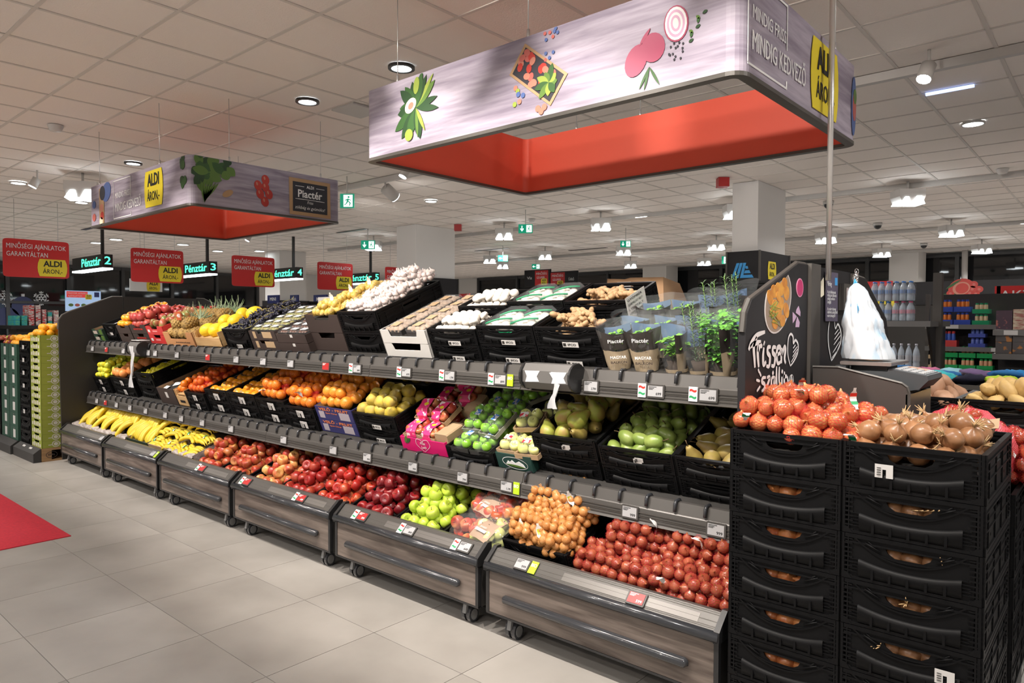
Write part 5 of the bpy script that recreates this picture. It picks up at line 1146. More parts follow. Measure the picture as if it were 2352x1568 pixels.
o, M, h = stack('carton', -4.59, .415, 1.645, B1, 2, .58, ['tall brown carton, lower of the potato pair', 'tall brown carton with netted small potatoes'], DKCARD, fill=.04, notch=.4, nd=.3)
YNET = netmat('yellow net', (.85, .62, .08), 6, 7, .2); SPOT = Pt('potato', MB().ball(.024, None, 10, 7, sc_=(1, .9, 1.3), lump=.12, seed=3).mesh('potato', mat('skin small potato', (.66, .46, .18), .5, vary=.08)))
for k in range(3): netbag(M @ T(.20, .12+.18*k, h+.005), .15, .10, .05, SPOT, .025, YNET, ['yellow net bag of small potatoes at the front of its carton', 'yellow net bag of small potatoes in the middle of its carton', 'yellow net bag of small potatoes at the back of its carton'][k], 'yellow potato bags', (('plain', .05, -.02, .06, 30, -20),), seed=k, nm='potato_net_bag')
def side2(o, M): pass
o, M, h = stack('crate', -4.175, .43, 1.668, B1, 2, .62, ['black crate under the garlic crate', 'black crate heaped with bagged garlic'], fill=.04)
# film bags of garlic
def filmbag(M, a, b, c, proto, r, lb, grp, seed, name='film_bag', cat='bag', mt=FILM, extra=None):
    random.seed(seed); t = thing(name, lb, cat, M @ T(0, 0, -c), grp); dx = 2*r*.9
    for k in range(int(c/dx)+2):
        for j in range(-int(b/dx)-1, int(b/dx)+2):
            for i in range(-int(a/dx)-1, int(a/dx)+2):
                p = Vector((i*dx+(j % 2)*r, j*dx*.88, k*dx*.8-c*.3)); q = (p.x/a)**2+(p.y/b)**2+(p.z/c)**2
                if .3 < q < 1.: graft(proto, t, M @ T(*(p+Vector([random.uniform(-.2, .2)*r for _ in range(3)]))) @ RZ(random.uniform(0, 360)) @ RX(random.uniform(-80, 80)))
    mk('clear_film', MB().ball(1, S(a+r*.9, b+r*.9, c+r*.9), 18, 12, lump=.10, seed=seed, fl=4).mesh('film', mt), t, M)
    if extra: extra(t, M)
    return t
for k, (y, z) in enumerate([(.12, .0), (.28, .02), (.44, .03), (.57, .05)]):
    for s in (0, 1): filmbag(M @ T(.115+.20*s, y, h+z), .095, .085, .045, GARL, .021, 'clear bag of white garlic bulbs, %s pair, %s one' % (['front', 'second', 'third', 'rear'][k], ['left', 'right'][s]), 'garlic bags', k*2+s, 'garlic_bag')
for s in (0,): filmbag(M @ T(.25, .50, h+.095), .11, .09, .035, GARL, .021, 'topmost clear bag of garlic crowning the heap', None, 77, 'garlic_bag')
o, M, h = stack('carton', -3.705, .45, 1.545, B1, 2, .66, ['white carton under the brown mushroom carton', 'white carton of film-packed brown mushrooms'], WHC, fill=.045, notch=.55, nd=.5, inner=DKCARD)
mtray = MB().plate(rect(-.07, .07, -.05, .05), [], 0, .003, RX(-90)).box(-.07, .07, -.05, -.047, 0, .03).box(-.07, .07, .047, .05, 0, .03).box(-.07, -.067, -.05, .05, 0, .03).box(.067, .07, -.05, .05, 0, .03).mesh('tray', _mats['black punnet'])
MP = Pt('mushroom_punnet', mtray, [(T(-.045+.03*(k % 4), -.03+.03*(k//4), .026) @ RZ(k*50) @ RX(30*((k % 3)-1)), BMUSH) for k in range(12)]+[(I4, Pt('film_cover', MB().bbox(-.071, .071, -.051, .051, .02, .046, .012).mesh('film', FILM))), (I4, Pt('paper_label', MB().box(-.03, .02, -.03, .02, .047, .049).mesh('label', KRAFT)))])
rowsof(MP, M, .43, .62, h-.045, .215, .118, 'punnet of brown mushrooms with kraft label', 'punnet', 'brown mushroom punnets', x0=.01, y0=.015, lift=.002, sc=1.25)
# loose mushrooms and bagged mushrooms and ginger: front and rear half-depth crates
for (x, w, zt, nm, kind) in ((-3.24, .415, 1.555, 'loose white mushrooms', 0), (-2.822, .423, 1.577, 'white mushrooms on green trays', 1), (-2.396, .425, 1.573, 'ginger', 2)):
    for rear in (0, 1):
        if rear: M0, h0 = shelfM(x, zt, B1); Mr = M0 @ T(0, .303, .035); hh = h0/2; top = []
        for k in range(2):
            if not rear:
                M0, h0 = shelfM(x, zt, B1); hh = h0/2; Mk = M0 @ T(0, 0, k*hh)
            else: Mk = Mr @ T(0, 0, k*hh)
            lb = ('upper' if k else 'lower')+(' rear' if rear else ' front')+' black half-depth crate of '+nm
            if nm.startswith('white') : lb = ('upper' if k else 'lower')+(' rear' if rear else ' front')+' black half-depth crate of traded mushrooms'.replace('traded', 'green-tray')
            o = spawn(black_crate(w-.006, .298, hh-.003, False), Mk, lb, 'crate')
            if not rear: sticker(o, Mk, .10, .028, False, w*.55, hh*.13, 'IFCO')
        mk('tray_liner', MB().box(.012, w-.018, .012, .286, hh-.082, hh-.07).mesh('liner', LINER), o, Mk)
        pos = 'rear' if rear else 'front'
        if kind == 0: inst_many(WMUSH, heap(Mk, w-.03, .22, hh-.07, .029, 2, .02, x0=.015, y0=.03), 'loose white mushroom in the %s crate' % pos, 'mushroom', 'loose mushrooms '+pos, tilt=40)
        if kind == 1:
            for i in range(2):
                for j in range(2):
                    t = thing('mushroom_tray', 'tray of white mushrooms with green band, %s crate, %s %s' % (pos, ['front', 'back'][j], ['left', 'right'][i]), 'punnet', Mk @ T(.11+.19*i, .08+.13*j, hh-.07), 'green-band mushroom trays '+pos)
                    for q in range(7): graft(WMUSH, t, Mk @ T(.11+.19*i-.06+.042*(q % 4), .08+.13*j-.025+.05*(q//4), hh-.035) @ RZ(q*60) @ RX(random.uniform(-40, 40)) @ S(.95))
                    mk('green_tray', MB().box(-.088, .088, -.06, .06, 0, .012).mesh('tray', mat('tray green', (.0, .30, .12), .5)), t, Mk @ T(.11+.19*i, .08+.13*j, hh-.068))
                    mk('green_band', MB().tube([(-.07+.14*q/6, -.04+.08*q/6, .012*math.sin(q/6*3.14)) for q in range(7)], .006, 5).mesh('band', _mats['tray green']), t, Mk @ T(.11+.19*i, .08+.13*j, hh-.005))
                    mk('film_cover', MB().bbox(-.09, .09, -.063, .063, 0, .075, .03).mesh('film', FILM), t, Mk @ T(.11+.19*i, .08+.13*j, hh-.06))
        if kind == 2: inst_many(GING, heap(Mk, w-.08, .17, hh-.085, .030, 2, .01, x0=.04, y0=.06), 'knobbly ginger root in the %s crate' % pos, 'ginger', 'ginger roots '+pos, tilt=30)
sg = thing('crate_placard', 'white placard with small black print on the side of the ginger crate', 'sign', Mk @ T(w, .02, 0)); Fg = Mk @ T(w+.003, .06, .05) @ RZ(90) @ RX(90)
flat('placard', rect(-.10, .10, -.075, .075), STK, sg, Fg, .002)
for q, s in enumerate(['GYÖMBÉR', 'SZÁRMAZÁSI HELY:', 'I. OSZTÁLY', 'NETTÓ TÖMEG', 'KG']): text(s, sg, Fg, -.01, .055-.025*q, .15 if q < 4 else .03, .018, BLACKI, off=.004)
# ---- herbs
HGREEN = mat('basil leaf', (.13, .36, .03), .4, c2=(.22, .48, .06), ns=20); HPAR = mat('parsley leaf', (.08, .30, .04), .5, c2=(.16, .42, .06), ns=30); HROS = mat('rosemary leaf', (.13, .22, .11), .5)
def leaf3(mb, p, d, L, w_, up=Vector((0, 0, 1)), cup=.3):
    d = d.normalized(); s = d.cross(up).normalized(); n = s.cross(d)
    P = [p, p+d*L*.35+s*w_+n*L*cup*.3, p+d*L*.45-n*0, p+d*L*.35-s*w_+n*L*cup*.3, p+d*L*.75+s*w_*.7+n*L*.05, p+d*L*.75-s*w_*.7+n*L*.05, p+d*L-n*L*.15]
    mb.add(P, [(0, 1, 2), (0, 2, 3), (1, 4, 6, 2), (2, 6, 5, 3)], None, 0, True)
def plant(kind, seed):
    random.seed(seed); mb = MB(); stm = MB()
    if kind == 'basil':
        for k in range(60):
            a = random.uniform(0, 6.28); r = random.uniform(0, .055); z = random.uniform(.10, .19)
            leaf3(mb, Vector((r*math.cos(a)*.8, r*math.sin(a)*.8, z)), Vector((math.cos(a), math.sin(a), random.uniform(-.1, .5))), random.uniform(.042, .062), .020)
        for k in range(14): a = k*.9; stm.tube([(.015*math.cos(a), .015*math.sin(a), .02), (.04*math.cos(a), .04*math.sin(a), .15)], .0012, 4)
    if kind == 'parsley':
        for k in range(420):
            a = random.uniform(0, 6.28); z = random.uniform(.05, .27); r = random.uniform(.3, 1)*(.03+.22*z)
            leaf3(mb, Vector((r*math.cos(a), r*math.sin(a), z)), Vector((math.cos(a), math.sin(a), random.uniform(-.4, .8))), random.uniform(.022, .034), .012)
        for k in range(60): a = random.uniform(0, 6.28); r = random.uniform(.02, .06); stm.tube([(.02*math.cos(a), .02*math.sin(a), .02), (r*math.cos(a), r*math.sin(a), .2)], .0009, 3)
    if kind == 'rosemary':
        for s_ in range(3):
            bx, by = random.uniform(-.02, .02), random.uniform(-.02, .02); H = random.uniform(.26, .36); stm.tube([(bx, by, .02), (bx*1.5, by, H)], .002, 4)
            for k in range(46):
                z = .06+(H-.06)*k/46; a = k*2.4; leaf3(mb, Vector((bx*(1+z), by, z)), Vector((math.cos(a), math.sin(a), .9)), .030, .0026)
    me = (mb).mesh('foliage', {'basil': HGREEN, 'parsley': HPAR, 'rosemary': HROS}[kind])
    return Pt('foliage', me, [(I4, Pt('stems', stm.mesh('stems', mat('herb stem', (.16, .30, .06), .5))))])
PLN = {k: plant(k, 5) for k in ('basil', 'parsley', 'rosemary')}
BANDM = mat('dark sleeve band', (.045, .038, .034), .35); KSL = mat('kraft sleeve', (.42, .33, .22), .6); SBLUE = mat('sleeve inside blue', (.10, .16, .27), .4)
def sleeve(z0, z1, a0, a1, off=0, n=12, seed=0, wav=.0, r0=.048, r1=.092, H=.30):
    vs = []; m = 5
    for i in range(m+1):
        z = z0+(z1-z0)*i/m
        for k in range(n+1):
            a = math.radians(a0+(a1-a0)*k/n); r = r0+(r1-r0)*(z/H)+off+.004*noise.noise(Vector((math.cos(a)*3, math.sin(a)*3, z*12+seed)))*2
            zz2 = z+(wav*math.sin(a*2+seed) if i == m else 0); vs.append((r*1.05*math.cos(a), r*.72*math.sin(a), zz2))
    return vs, [(i*(n+1)+k, i*(n+1)+k+1, (i+1)*(n+1)+k+1, (i+1)*(n+1)+k) for i in range(m) for k in range(n)]
def smesh(nm, mt, *a, **k): return MB().add(*sleeve(*a, **k), None, 0, True).mesh(nm, mt)
SL = {}
for sd in (1, 2, 3):
    SL[sd] = dict(k=smesh('kraft_base', KSL, 0, .125, 190, 350, .001, seed=sd, wav=.01), kc=smesh('kraft_base', KSL, 0, .02, 0, 360, .001, seed=sd), d=smesh('dark_band', BANDM, .125, .235, 190, 350, .001, seed=sd, wav=.012), f=smesh('clear_film', FILM, 0, .30, 0, 360, 0, n=24, seed=sd, wav=.012), b=smesh('blue_back', SBLUE, .14, .25, 40, 140, -.001, seed=sd, wav=.015), pot=MB().lathe([(.03, 0), (.042, .07), (.038, .07), (.001, .066)], 12).mesh('pot', mat('peat pot', (.05, .035, .025), .9)), cl=MB().box(0, .001, 0, .001, 0, .001))
def herb(px, Y, kind, lb, face, sd, rz=0, s=1., grp=None):
    z = TOPZ+(Y-2.90)*tan+.002; x = colx(px, Y, z+.12)
    M = T(x, Y, z) @ RX(14) @ RZ(rz) @ S(s*1.12, s*1.12, s*(.88 if Y < 3.1 else .76)); t = thing('potted_herb', lb, 'herb', M, grp); q = SL[sd]
    mk('pot', q['pot'], t, M); graft(PLN[kind], t, M @ (S(.62, .62, 1.12) if face and kind == 'basil' else S(.82, .82, 1.)))
    if face: mk('kraft_base', q['k'], t, M); b_ = mk('dark_band', q['d'], t, M); mk('blue_back', q['b'], t, M)
    else: mk('kraft_base', q['kc'], t, M); mk('dark_band', q['d'], t, M @ RZ(105)); mk('kraft_side', q['k'], t, M @ RZ(105)); mk('blue_back', q['b'], t, M)
    mk('clear_film', q['f'], t, M)
    if face and Y < 3.1:
        Ff = M @ T(.012, -.066, .185) @ RX(90); text('Piactér', t, Ff, 0, .0, .075, .03, WHITEP, .01, off=.004)
        Ff = M @ T(.012, -.055, .085) @ RX(90); text('MAGYAR', t, Ff, 0, .0, .075, .024, WHITEP, .02, off=.004); text('BALKON', t, Ff, 0, -.03, .075, .02, DKCARD, .02, off=.004); 
    return t
herb(1425, 2.985, 'basil', 'leftmost herb pot in a kraft and dark sleeve, leaning on the ginger crate', 1, 1, 20, .95)
herb(1488, 2.985, 'basil', 'second front herb pot with white lettering on its kraft sleeve', 1, 2, 8, 1.)
herb(1556, 2.985, 'basil', 'front basil pot in a clear sleeve, green leaves facing forward', 0, 3, 10, .95)
herb(1612, 2.985, 'rosemary', 'front rosemary pot in a clear narrow sleeve', 0, 1, 25, .9)
herb(1664, 2.985, 'parsley', 'bushy green parsley pot by the end panel', 0, 2, 0, 1.06)
herb(1462, 3.13, 'basil', 'herb pot behind the two leftmost sleeves', 1, 3, 15, 1.); herb(1530, 3.14, 'basil', 'herb pot in the second row above the basil', 1, 2, -8, 1.); herb(1592, 3.13, 'rosemary', 'rosemary pot in the second row', 0, 3, 12, 1.); herb(1655, 3.15, 'parsley', 'parsley pot in the second row behind the bushy one', 1, 1, -10, 1.); herb(1700, 3.16, 'parsley', 'herb pot hidden behind the end panel slope', 1, 2, -10, 1.)
herb(1512, 3.32, 'basil', 'rear herb pot with blue sleeve back, next to the cardboard box', 1, 1, 10, 1.05); herb(1575, 3.33, 'basil', 'rear herb pot in the middle of the back row', 1, 2, 0, 1.05); herb(1640, 3.34, 'rosemary', 'rear rosemary pot in front of the rear black crate', 0, 3, 0, 1.1); herb(1692, 3.35, 'rosemary', 'tallest rosemary pot at the right of the back row', 0, 1, 40, 1.2)
# ---- middle shelf, left to right
random.seed(33)
st8 = (.07, .055, True, None)
o, M, h = stack('crate', -8.93, .44, .962, B2, 2, .58, ['black crate under the lemons', 'black crate of lemons at the left end of the lower shelf'], fill=.045, stick=st8)
inst_many([LEMON, LIMEL], heap(M, .42, .50, h-.045, .036, 3, .02, x0=.01, y0=.01), 'yellow lemon in the leftmost lower-shelf crate', 'lemon', 'lemons', tilt=80)
o, M, h = stack('crate', -8.42, .60, .99, B2, 2, .58, ['wide black crate under the netted grapefruit', 'wide black crate of netted grapefruit'], fill=.05, stick=st8)
GFR = roundm('grapefruit', (.88, .33, .10), R=.048, sub='grapefruit', bs=300, bump=.2)
netbag(M @ T(.2, .14, h+.02), .17, .12, .07, GFR, .048, NET_O, 'net bag of grapefruit at the front behind the hanging plastic bag', 'grapefruit bags', seed=1, nm='citrus_net_bag'); netbag(M @ T(.38, .36, h+.05), .17, .12, .07, GFR, .048, NET_O, 'net bag of grapefruit at the back right', 'grapefruit bags', seed=2, nm='citrus_net_bag')
o, M, h = stack('crate', -7.765, .435, 1.07, B2, 2, .60, ['lower black crate beside the grapefruit', 'tall empty-looking black crate with few yellow fruits'], fill=.09, hi=False)
inst_many(LEMON, heap(M, .40, .52, h-.09, .034, 1, x0=.015, y0=.015), 'yellow lemon deep in the tall black crate', 'lemon', 'yellow fruits in the tall crate', tilt=80)
o, M, h = stack('carton', -7.21, .385, .945, B2, 1, .55, ['plain dark brown carton with a small white label'], DKCARD, notch=0, fill=.04, each=prn([(-.08, .06, -.1, .25, STK)]))
for k in range(5): mk('paper_scrap', MB().box(-.04, .04, -.028, .028, 0, .002).mesh('paper', WHITEP), None, M @ T(.08+.06*k, .06+.09*k, h-.03+.004*k) @ RZ(30*k) @ RX(12), 'loose white paper slip in dark carton, %s from front' % ORD[k], 'paper', 'paper slips')
o, M, h = stack('wood', -6.82, .225, .95, B2, 1, .55, ['narrow pale wooden crate with a slot in its front'], fill=.05, linm=PINE)
flat('handle_slot', rect(-.05, .05, -.012, .012), BLACKP2, o, M @ T(.11, 0, h*.3) @ RX(90), .002)
inst_many(ORANGE_D, heap(M, .19, .42, h-.05, .034, 2, x0=.015, y0=.02), 'small orange in the pale wooden crate', 'orange', 'oranges in pale crate')
o, M, h = stack('crate', -6.58, .385, .948, B2, 2, .58, ['black crate under the red-netted mandarins', 'black crate with red-netted mandarins left of the persimmons'], fill=.045, stick=st8)
for k in range(3): netbag(M @ T(.19, .11+.16*k, h+.02+.015*k), .155, .09, .065, ORANGE_D, .035, NET_R, ['front', 'middle', 'rear'][k]+' red net bag of mandarins left of the persimmons', 'mandarin bags', seed=k+3, nm='citrus_net_bag')
for k, (x, w) in enumerate(((-6.19, .405), (-5.78, .46))):
    nmk = ['left', 'right'][k]
    o, M, h = stack('crate', x, w, 1.0, B2, 2, .60, ['lower black crate of the %s persimmon stack' % nmk, '%s black crate of persimmons on the lower shelf' % nmk], fill=.085, stick=(.09, .06, True, None))
    inst_many(PERSI, heap(M, w-.03, .56, h-.085, .046, 1, .0, x0=.015, y0=.015), 'persimmon in the %s lower-shelf crate' % nmk, 'persimmon', 'persimmons '+nmk, up=-35)
o, M, h = stack('crate', -5.30, .43, .985, B2, 2, .60, ['black crate under the left netted oranges', 'black crate heaped with red-netted oranges'], fill=.05, stick=(.09, .06, True, None))
def orbags(M, h, w, net, lbl, sd, tags=True, r=.040, pr=None):
    for k in range(3):
        netbag(M @ T(w/2, .12+.18*k, h+.025+.02*k), w*.42, .10, .085, pr or ORANGE, r, net, ['front', 'middle', 'rear'][k]+' '+lbl, 'orange bags '+str(sd), (('plain', -.1, -.085, .02, 20, 60),) if tags and k == 0 else (), seed=sd+k, nm='citrus_net_bag')
orbags(M, h, .42, NET_R, 'red net bag of oranges in the left orange crate', 11)
o, M, h = stack('crate', -4.865, .395, .955, B2, 2, .60, ['black crate under the middle netted oranges', 'black crate of netted oranges left of the blue carton'], fill=.05, stick=(.09, .055, True, None))
orbags(M, h, .39, NET_R, 'red net bag of oranges left of the blue carton', 21, False)
tg = TAGK['plain']; spawn(tg, M @ T(.24, .03, h+.09) @ RX(40) @ RZ(30), 'white tag on the red net left of the blue carton', 'tag')
BLUC = mat('indigo carton', (.035, .035, .14), .55); ORI = mat('orange ink', (.75, .22, .06), .5)
o, M, h = stack('carton', -4.465, .455, .985, B2, 2, .60, ['blue orange carton printed in orange, lower one', 'blue orange carton printed in orange, holding netted oranges'], BLUC, fill=.045, notch=0, each=prn([(-.42, -.28, -.4, .12, mat('pale print', (.45, .40, .45), .5)), (.12, .38, -.4, .15, _mats['pale print'])], [('VELŐ - FRUIT', 0, .28, .78, .28), ('Spain Citrus', -.08, .02, .3, .14)], ORI))
orbags(M, h, .44, NET_O, 'orange net bag heaped on the blue carton', 31, False, .040, ORANGE)
o, M, h = stack('crate', -4.0, .45, .982, B2, 2, .60, ['black crate under the quinces', 'black crate of lumpy yellow quinces'], fill=.055, hi=False, stick=(.09, .03, False, 'IFCO'))
inst_many([QUINCE, QUINCE2], heap(M, .42, .36, h-.055, .046, 2, .0, x0=.015, y0=.015), 'lumpy yellow quince in the lower-shelf crate', 'quince', 'quinces', tilt=70)
Mb = M @ T(0, .34, .075); o2 = spawn(black_crate(.44, .28, .09, False), Mb @ T(0, .0, 0), 'small black crate propped behind the quinces', 'crate')
inst_many([QUINCE], [Mb @ T(.09+.12*k, .12, .09) for k in range(3)], 'lumpy yellow quince in the propped rear crate', 'quince', 'rear quinces', tilt=60)
MAG = mat('magenta carton', (.72, .01, .16), .45); PKC = mat('pink sleeve print', (.80, .05, .22), .4)
o, M, h = stack('carton', -3.50, .42, .868, B2, 1, .58, ['bright magenta apple carton with a white heart outline'], MAG, notch=.0, fill=.02, inner=MAG)
Fh = M @ T(.21, -.001, h*.55) @ RX(90)
stroke('print_heart', [[(0, -.045), (-.06, .0), (-.05, .04), (-.01, .035), (0, .02), (.01, .035), (.05, .04), (.06, .0), (0, -.045)]], WHITEP, o, Fh, .002, .001)
text('Pink', o, Fh, -.002, .012, .05, .026, WHITEP, .01, .3, .001); text('Lady', o, Fh, .002, -.014, .05, .026, WHITEP, .01, .3, .001)
flat('print_leaf', leafshape(-.17, .0, .07, .014, 30), PG[1], o, Fh, .001); flat('print_leaf', leafshape(-.17, .0, .06, .012, 60), PG[2], o, Fh, .0014)
P_AP = A_PINK
def applepack(P, nx, ny, base, label_m, sleeve_m, nm):
    kids = []; bw, bd = nx*.072/2+.004, ny*.072/2+.004
    for i in range(nx):
        for j in range(ny): kids.append((T((i-(nx-1)/2)*.072, (j-(ny-1)/2)*.072, .042) @ RZ(40*i+70*j) @ RX(50*((i+j) % 2)-20) @ S(.9), P))
    b = MB().box(-bw, bw, -bd, bd, 0, .006).prism([(-bw, 0), (bw, 0), (bw*1.03, .03), (-bw*1.03, .03)], -bd-.002, -bd+.001).prism([(-bw, 0), (bw, 0), (bw*1.03, .03), (-bw*1.03, .03)], bd-.001, bd+.002).box(-bw-.002, -bw+.001, -bd, bd, 0, .03).box(bw-.001, bw+.002, -bd, bd, 0, .03).mesh('pack_base', base)
    if sleeve_m:
        P2 = [(-bd-.004, .01), (-bd-.003, .05), (-bd*.6, .078), (bd*.6, .078), (bd+.003, .05), (bd+.004, .01)]; vs = []
        for y, z in P2: vs += [(-bw*.55, y, z), (bw*.55, y, z)]
        kids.append((I4, Pt('printed_sleeve', MB().add(vs, [(2*i, 2*i+1, 2*i+3, 2*i+2) for i in range(5)]).mesh('sleeve', sleeve_m))))
        kids.append((T(.008, 0, .079), Pt('yellow_seal', MB().prism(ell(0, 0, .018, .013), 0, .001, RX(-90)).mesh('seal', YEL))))
    else:
        kids.append((I4, Pt('film_cover', MB().ball(1, T(0, 0, .035) @ S(bw*1.08, bd*1.08, .052), 16, 10, lump=.08, fl=3).mesh('film', FILM))))
        kids.append((T(-.01, -bd*.3, .085) @ RX(12), Pt('paper_label', MB().box(-.026, .026, -.018, .018, 0, .001).mesh('label', label_m))))
    return Pt(nm, b, kids)
PKP = applepack(P_AP, 2, 2, KRAFT, None, mat('pink sleeve white print', (.80, .04, .20), .4, c2=(.9, .75, .75), ns=26, lo=.58, hi=.6), 'apple_pack')
random.seed(41); names = ['front left', 'front right']
for k, (x, y, z, r, lb) in enumerate([(.09, .10, .0, 3, 'front left of the lower layer'), (.25, .09, .0, -4, 'front middle of the lower layer'), (.09, .27, 0, 0, 'second row left of the lower layer'), (.25, .27, 0, 5, 'second row right of the lower layer'), (.10, .22, .085, 8, 'upper layer left, apples facing out'), (.27, .20, .085, -8, 'upper layer right, apples facing out'), (.12, .40, .085, 0, 'upper layer rear left'), (.30, .42, .10, 10, 'upper layer rear right'), (.22, .50, .17, 20, 'top of the heap at the back')]):
    spawn(PKP, M @ T(x, y, h-.02+z) @ RZ(r) @ RX(18 if z else 0), 'four-apple pack with pink sleeve, '+lb, 'apple pack')
bx = MB().bbox(-.055, .055, -.08, .08, 0, .06, .008).mesh('kraft_pack', KRAFT)
mk('kraft_pack', bx, None, M @ T(.375, .10, h-.018), 'tipped kraft apple tray showing its underside', 'tray'); mk('kraft_pack', bx, None, M @ T(.385, .36, h+.04) @ RX(15), 'second kraft apple tray lying behind the first', 'tray')
o, M, h = stack('crate', -3.07, .39, .858, B2, 1, .60, ['low black crate of film-packed green apples'], fill=.03)
GAP = applepack(A_GRN2, 3, 2, _mats['black punnet'], mat('label multicolour', (.7, .7, .75), .4, c2=(.05, .2, .6), ns=50, lo=.5, hi=.52), None, 'apple_pack'); GAP2 = applepack(A_GRN2, 3, 2, mat('grey pulp tray', (.33, .33, .28), .7), _mats['label multicolour'], None, 'apple_pack')
for k, (x, y, z, r, rx, p, lb) in enumerate([(.115, .10, 0, 0, 0, GAP, 'front left of the lower layer'), (.27, .10, 0, 3, 0, GAP, 'front right of the lower layer'), (.115, .27, 0, 0, 0, GAP, 'second row left'), (.28, .27, 0, 0, 0, GAP, 'second row right'), (.12, .22, .09, 6, 14, GAP2, 'upper layer left'), (.29, .19, .09, -4, 14, GAP2, 'upper layer right, on a grey tray'), (.14, .38, .10, 8, 16, GAP2, 'upper layer rear left'), (.30, .38, .10, 0, 16, GAP2, 'upper layer rear right'), (.18, .50, .15, 30, 20, GAP2, 'back of the green heap, left'), (.32, .52, .14, 60, 10, GAP2, 'back of the green heap, right')]):
    spawn(p, M @ T(x, y, h-.028+z) @ RZ(r+90) @ RY(-rx) @ S(.93), 'film-wrapped pack of green apples, '+lb, 'apple pack')
o, M, h = stack('carton', -2.672, .262, .868, B2, 1, .58, ['dark green carton with a white oval mountain print'], DGRN and mat('bottle green carton', (.015, .055, .045), .55), notch=0, fill=.02, inner=_mats['bottle green carton'])
Fh = M @ T(.135, -.001, h*.45) @ RX(90); stroke('print_oval', [ell(0, 0, .09, .035, -4, 24)+[(.09, 0)]], WHITEP, o, Fh, .002, .001)
flat('print_mountain', [(-.07, -.012), (-.05, .01), (-.04, .002), (-.02, .016), (.0, .0), (.03, .014), (.06, -.002), (.07, -.02)], WHITEP, o, Fh, .001); flat('print_meadow', leafshape(-.07, -.014, .14, .007, -3), PG[2], o, Fh, .0016)
CAP = applepack(A_CREAM, 2, 2, KRAFT, mat('red white label', (.7, .7, .7), .4, c2=(.6, .03, .05), ns=40, lo=.52, hi=.55), None, 'apple_pack')
for k, (x, y, z, lb) in enumerate([(.08, .09, 0, 'front left, pale apples'), (.22, .08, 0, 'front right, pale apples'), (.10, .25, 0, 'second row, pale apples'), (.12, .22, .09, 'on top, pale apples'), (.16, .40, .06, 'rear, pale apples')]): spawn(CAP, M @ T(x, y, h-.018+z) @ RZ(5*k) @ RX(8 if z else 0), 'kraft-tray apple pack in the dark green carton, '+lb, 'apple pack')
for (x, w, zt, nm, pr, r, z0, L_) in ((-2.405, .415, 1.003, 'large mottled pears', [PEAR, PEAR, PEAR_B], .050, .06, 2), (-1.975, .415, .988, 'small green pears', [AVO], .037, .075, 2), (-1.553, .385, .99, 'brownish pears beside the onion crates', [PEAR_B], .045, .08, 1)):
    o, M, h = stack('crate', x, w, zt, B2, 2, .60, ['lower black crate under the '+nm, 'black crate of '+nm], fill=z0)
    if x < -1.6:
        for q in (.52, .40): sticker(o, M, .045, .022, False, w*(.54 if q > .5 else .56), h*q+.02*(q < .5), None)
    inst_many(pr, heap(M, w-.03, .54, h-z0, r, L_, .0, x0=.015, y0=.015), {'l': 'large mottled green pear, lower shelf', 's': 'small smooth green pear, lower shelf', 'b': 'brownish pear, right end of lower shelf'}[nm[0]], 'pear', nm, tilt=75)
# ---- bottom row in the drawers
for k in range(6):
    pass
random.seed(55)
def bcrate(px0, px1, lb, zt=.40, d=.56, Yf=2.70, fill=.055, n=1):
    x0, x1 = colx(px0, Yf, zt), colx(px1, Yf, zt); w = min(x1-x0, .41)
    h = .12+(zt-.40)*1.0; c, s = math.cos(math.radians(TH)), math.sin(math.radians(TH)); M = T(x0, Yf+.0+h*s, zt-h*c) @ RX(TH)
    o = spawn(black_crate(w-.006, d, h, True), M, lb, 'crate'); mk('tray_liner', MB().box(.012, w-.018, .012, d-.012, h-fill-.01, h-fill).mesh('liner', LINER), o, M)
    return o, M, h, w
for (a, b, pr, lb, grp, lay, fill) in ((447, 505, [A_MIX], 'yellow-red apple in the first apple crate', 'mixed apples', 2, .055), (506, 572, [A_PINK, A_MIX], 'striped apple in the second apple crate', 'striped apples', 2, .06), (574, 641, [A_YEL, A_PINK], 'yellow-blushed apple in the third apple crate', 'yellow-blushed apples', 2, .07),
                                  (643, 715, [A_RED], 'flecked red apple in the fourth apple crate', 'flecked red apples', 2, .06), (717, 805, [A_RED2], 'bright red apple in the fifth apple crate', 'bright red apples', 2, .06), (807, 903, [A_DARK], 'shiny dark red apple left of the green apples', 'dark red apples', 2, .05), (905, 1020, [A_GRN], 'shiny yellow-green apple in the green apple crate', 'green apples', 2, .05)):
    o, M, h, w = bcrate(a, b, {'m': 'shallow black crate of mixed apples beside the bananas', 's': 'shallow black crate of striped apples', 'y': 'shallow black crate of yellow-blushed apples', 'f': 'shallow black crate of flecked red apples', 'b': 'shallow black crate of bright red apples', 'd': 'shallow black crate of dark red apples', 'g': 'shallow black crate of green apples'}[grp[0]], fill=fill)
    if lay == 2: pts = heap(M, w-.025, .52, h-fill, .040, 1, x0=.012, y0=.012, ln='bottom layer')+heap(M, w-.10, .36, h-fill+.058, .040, 1, x0=.05, y0=.07, ln='middle layer')+heap(M, w-.18, .2, h-fill+.112, .040, 1, x0=.09, y0=.16, ln='top layer')
    inst_many(pr, pts, lb, 'apple', grp, tilt=75)
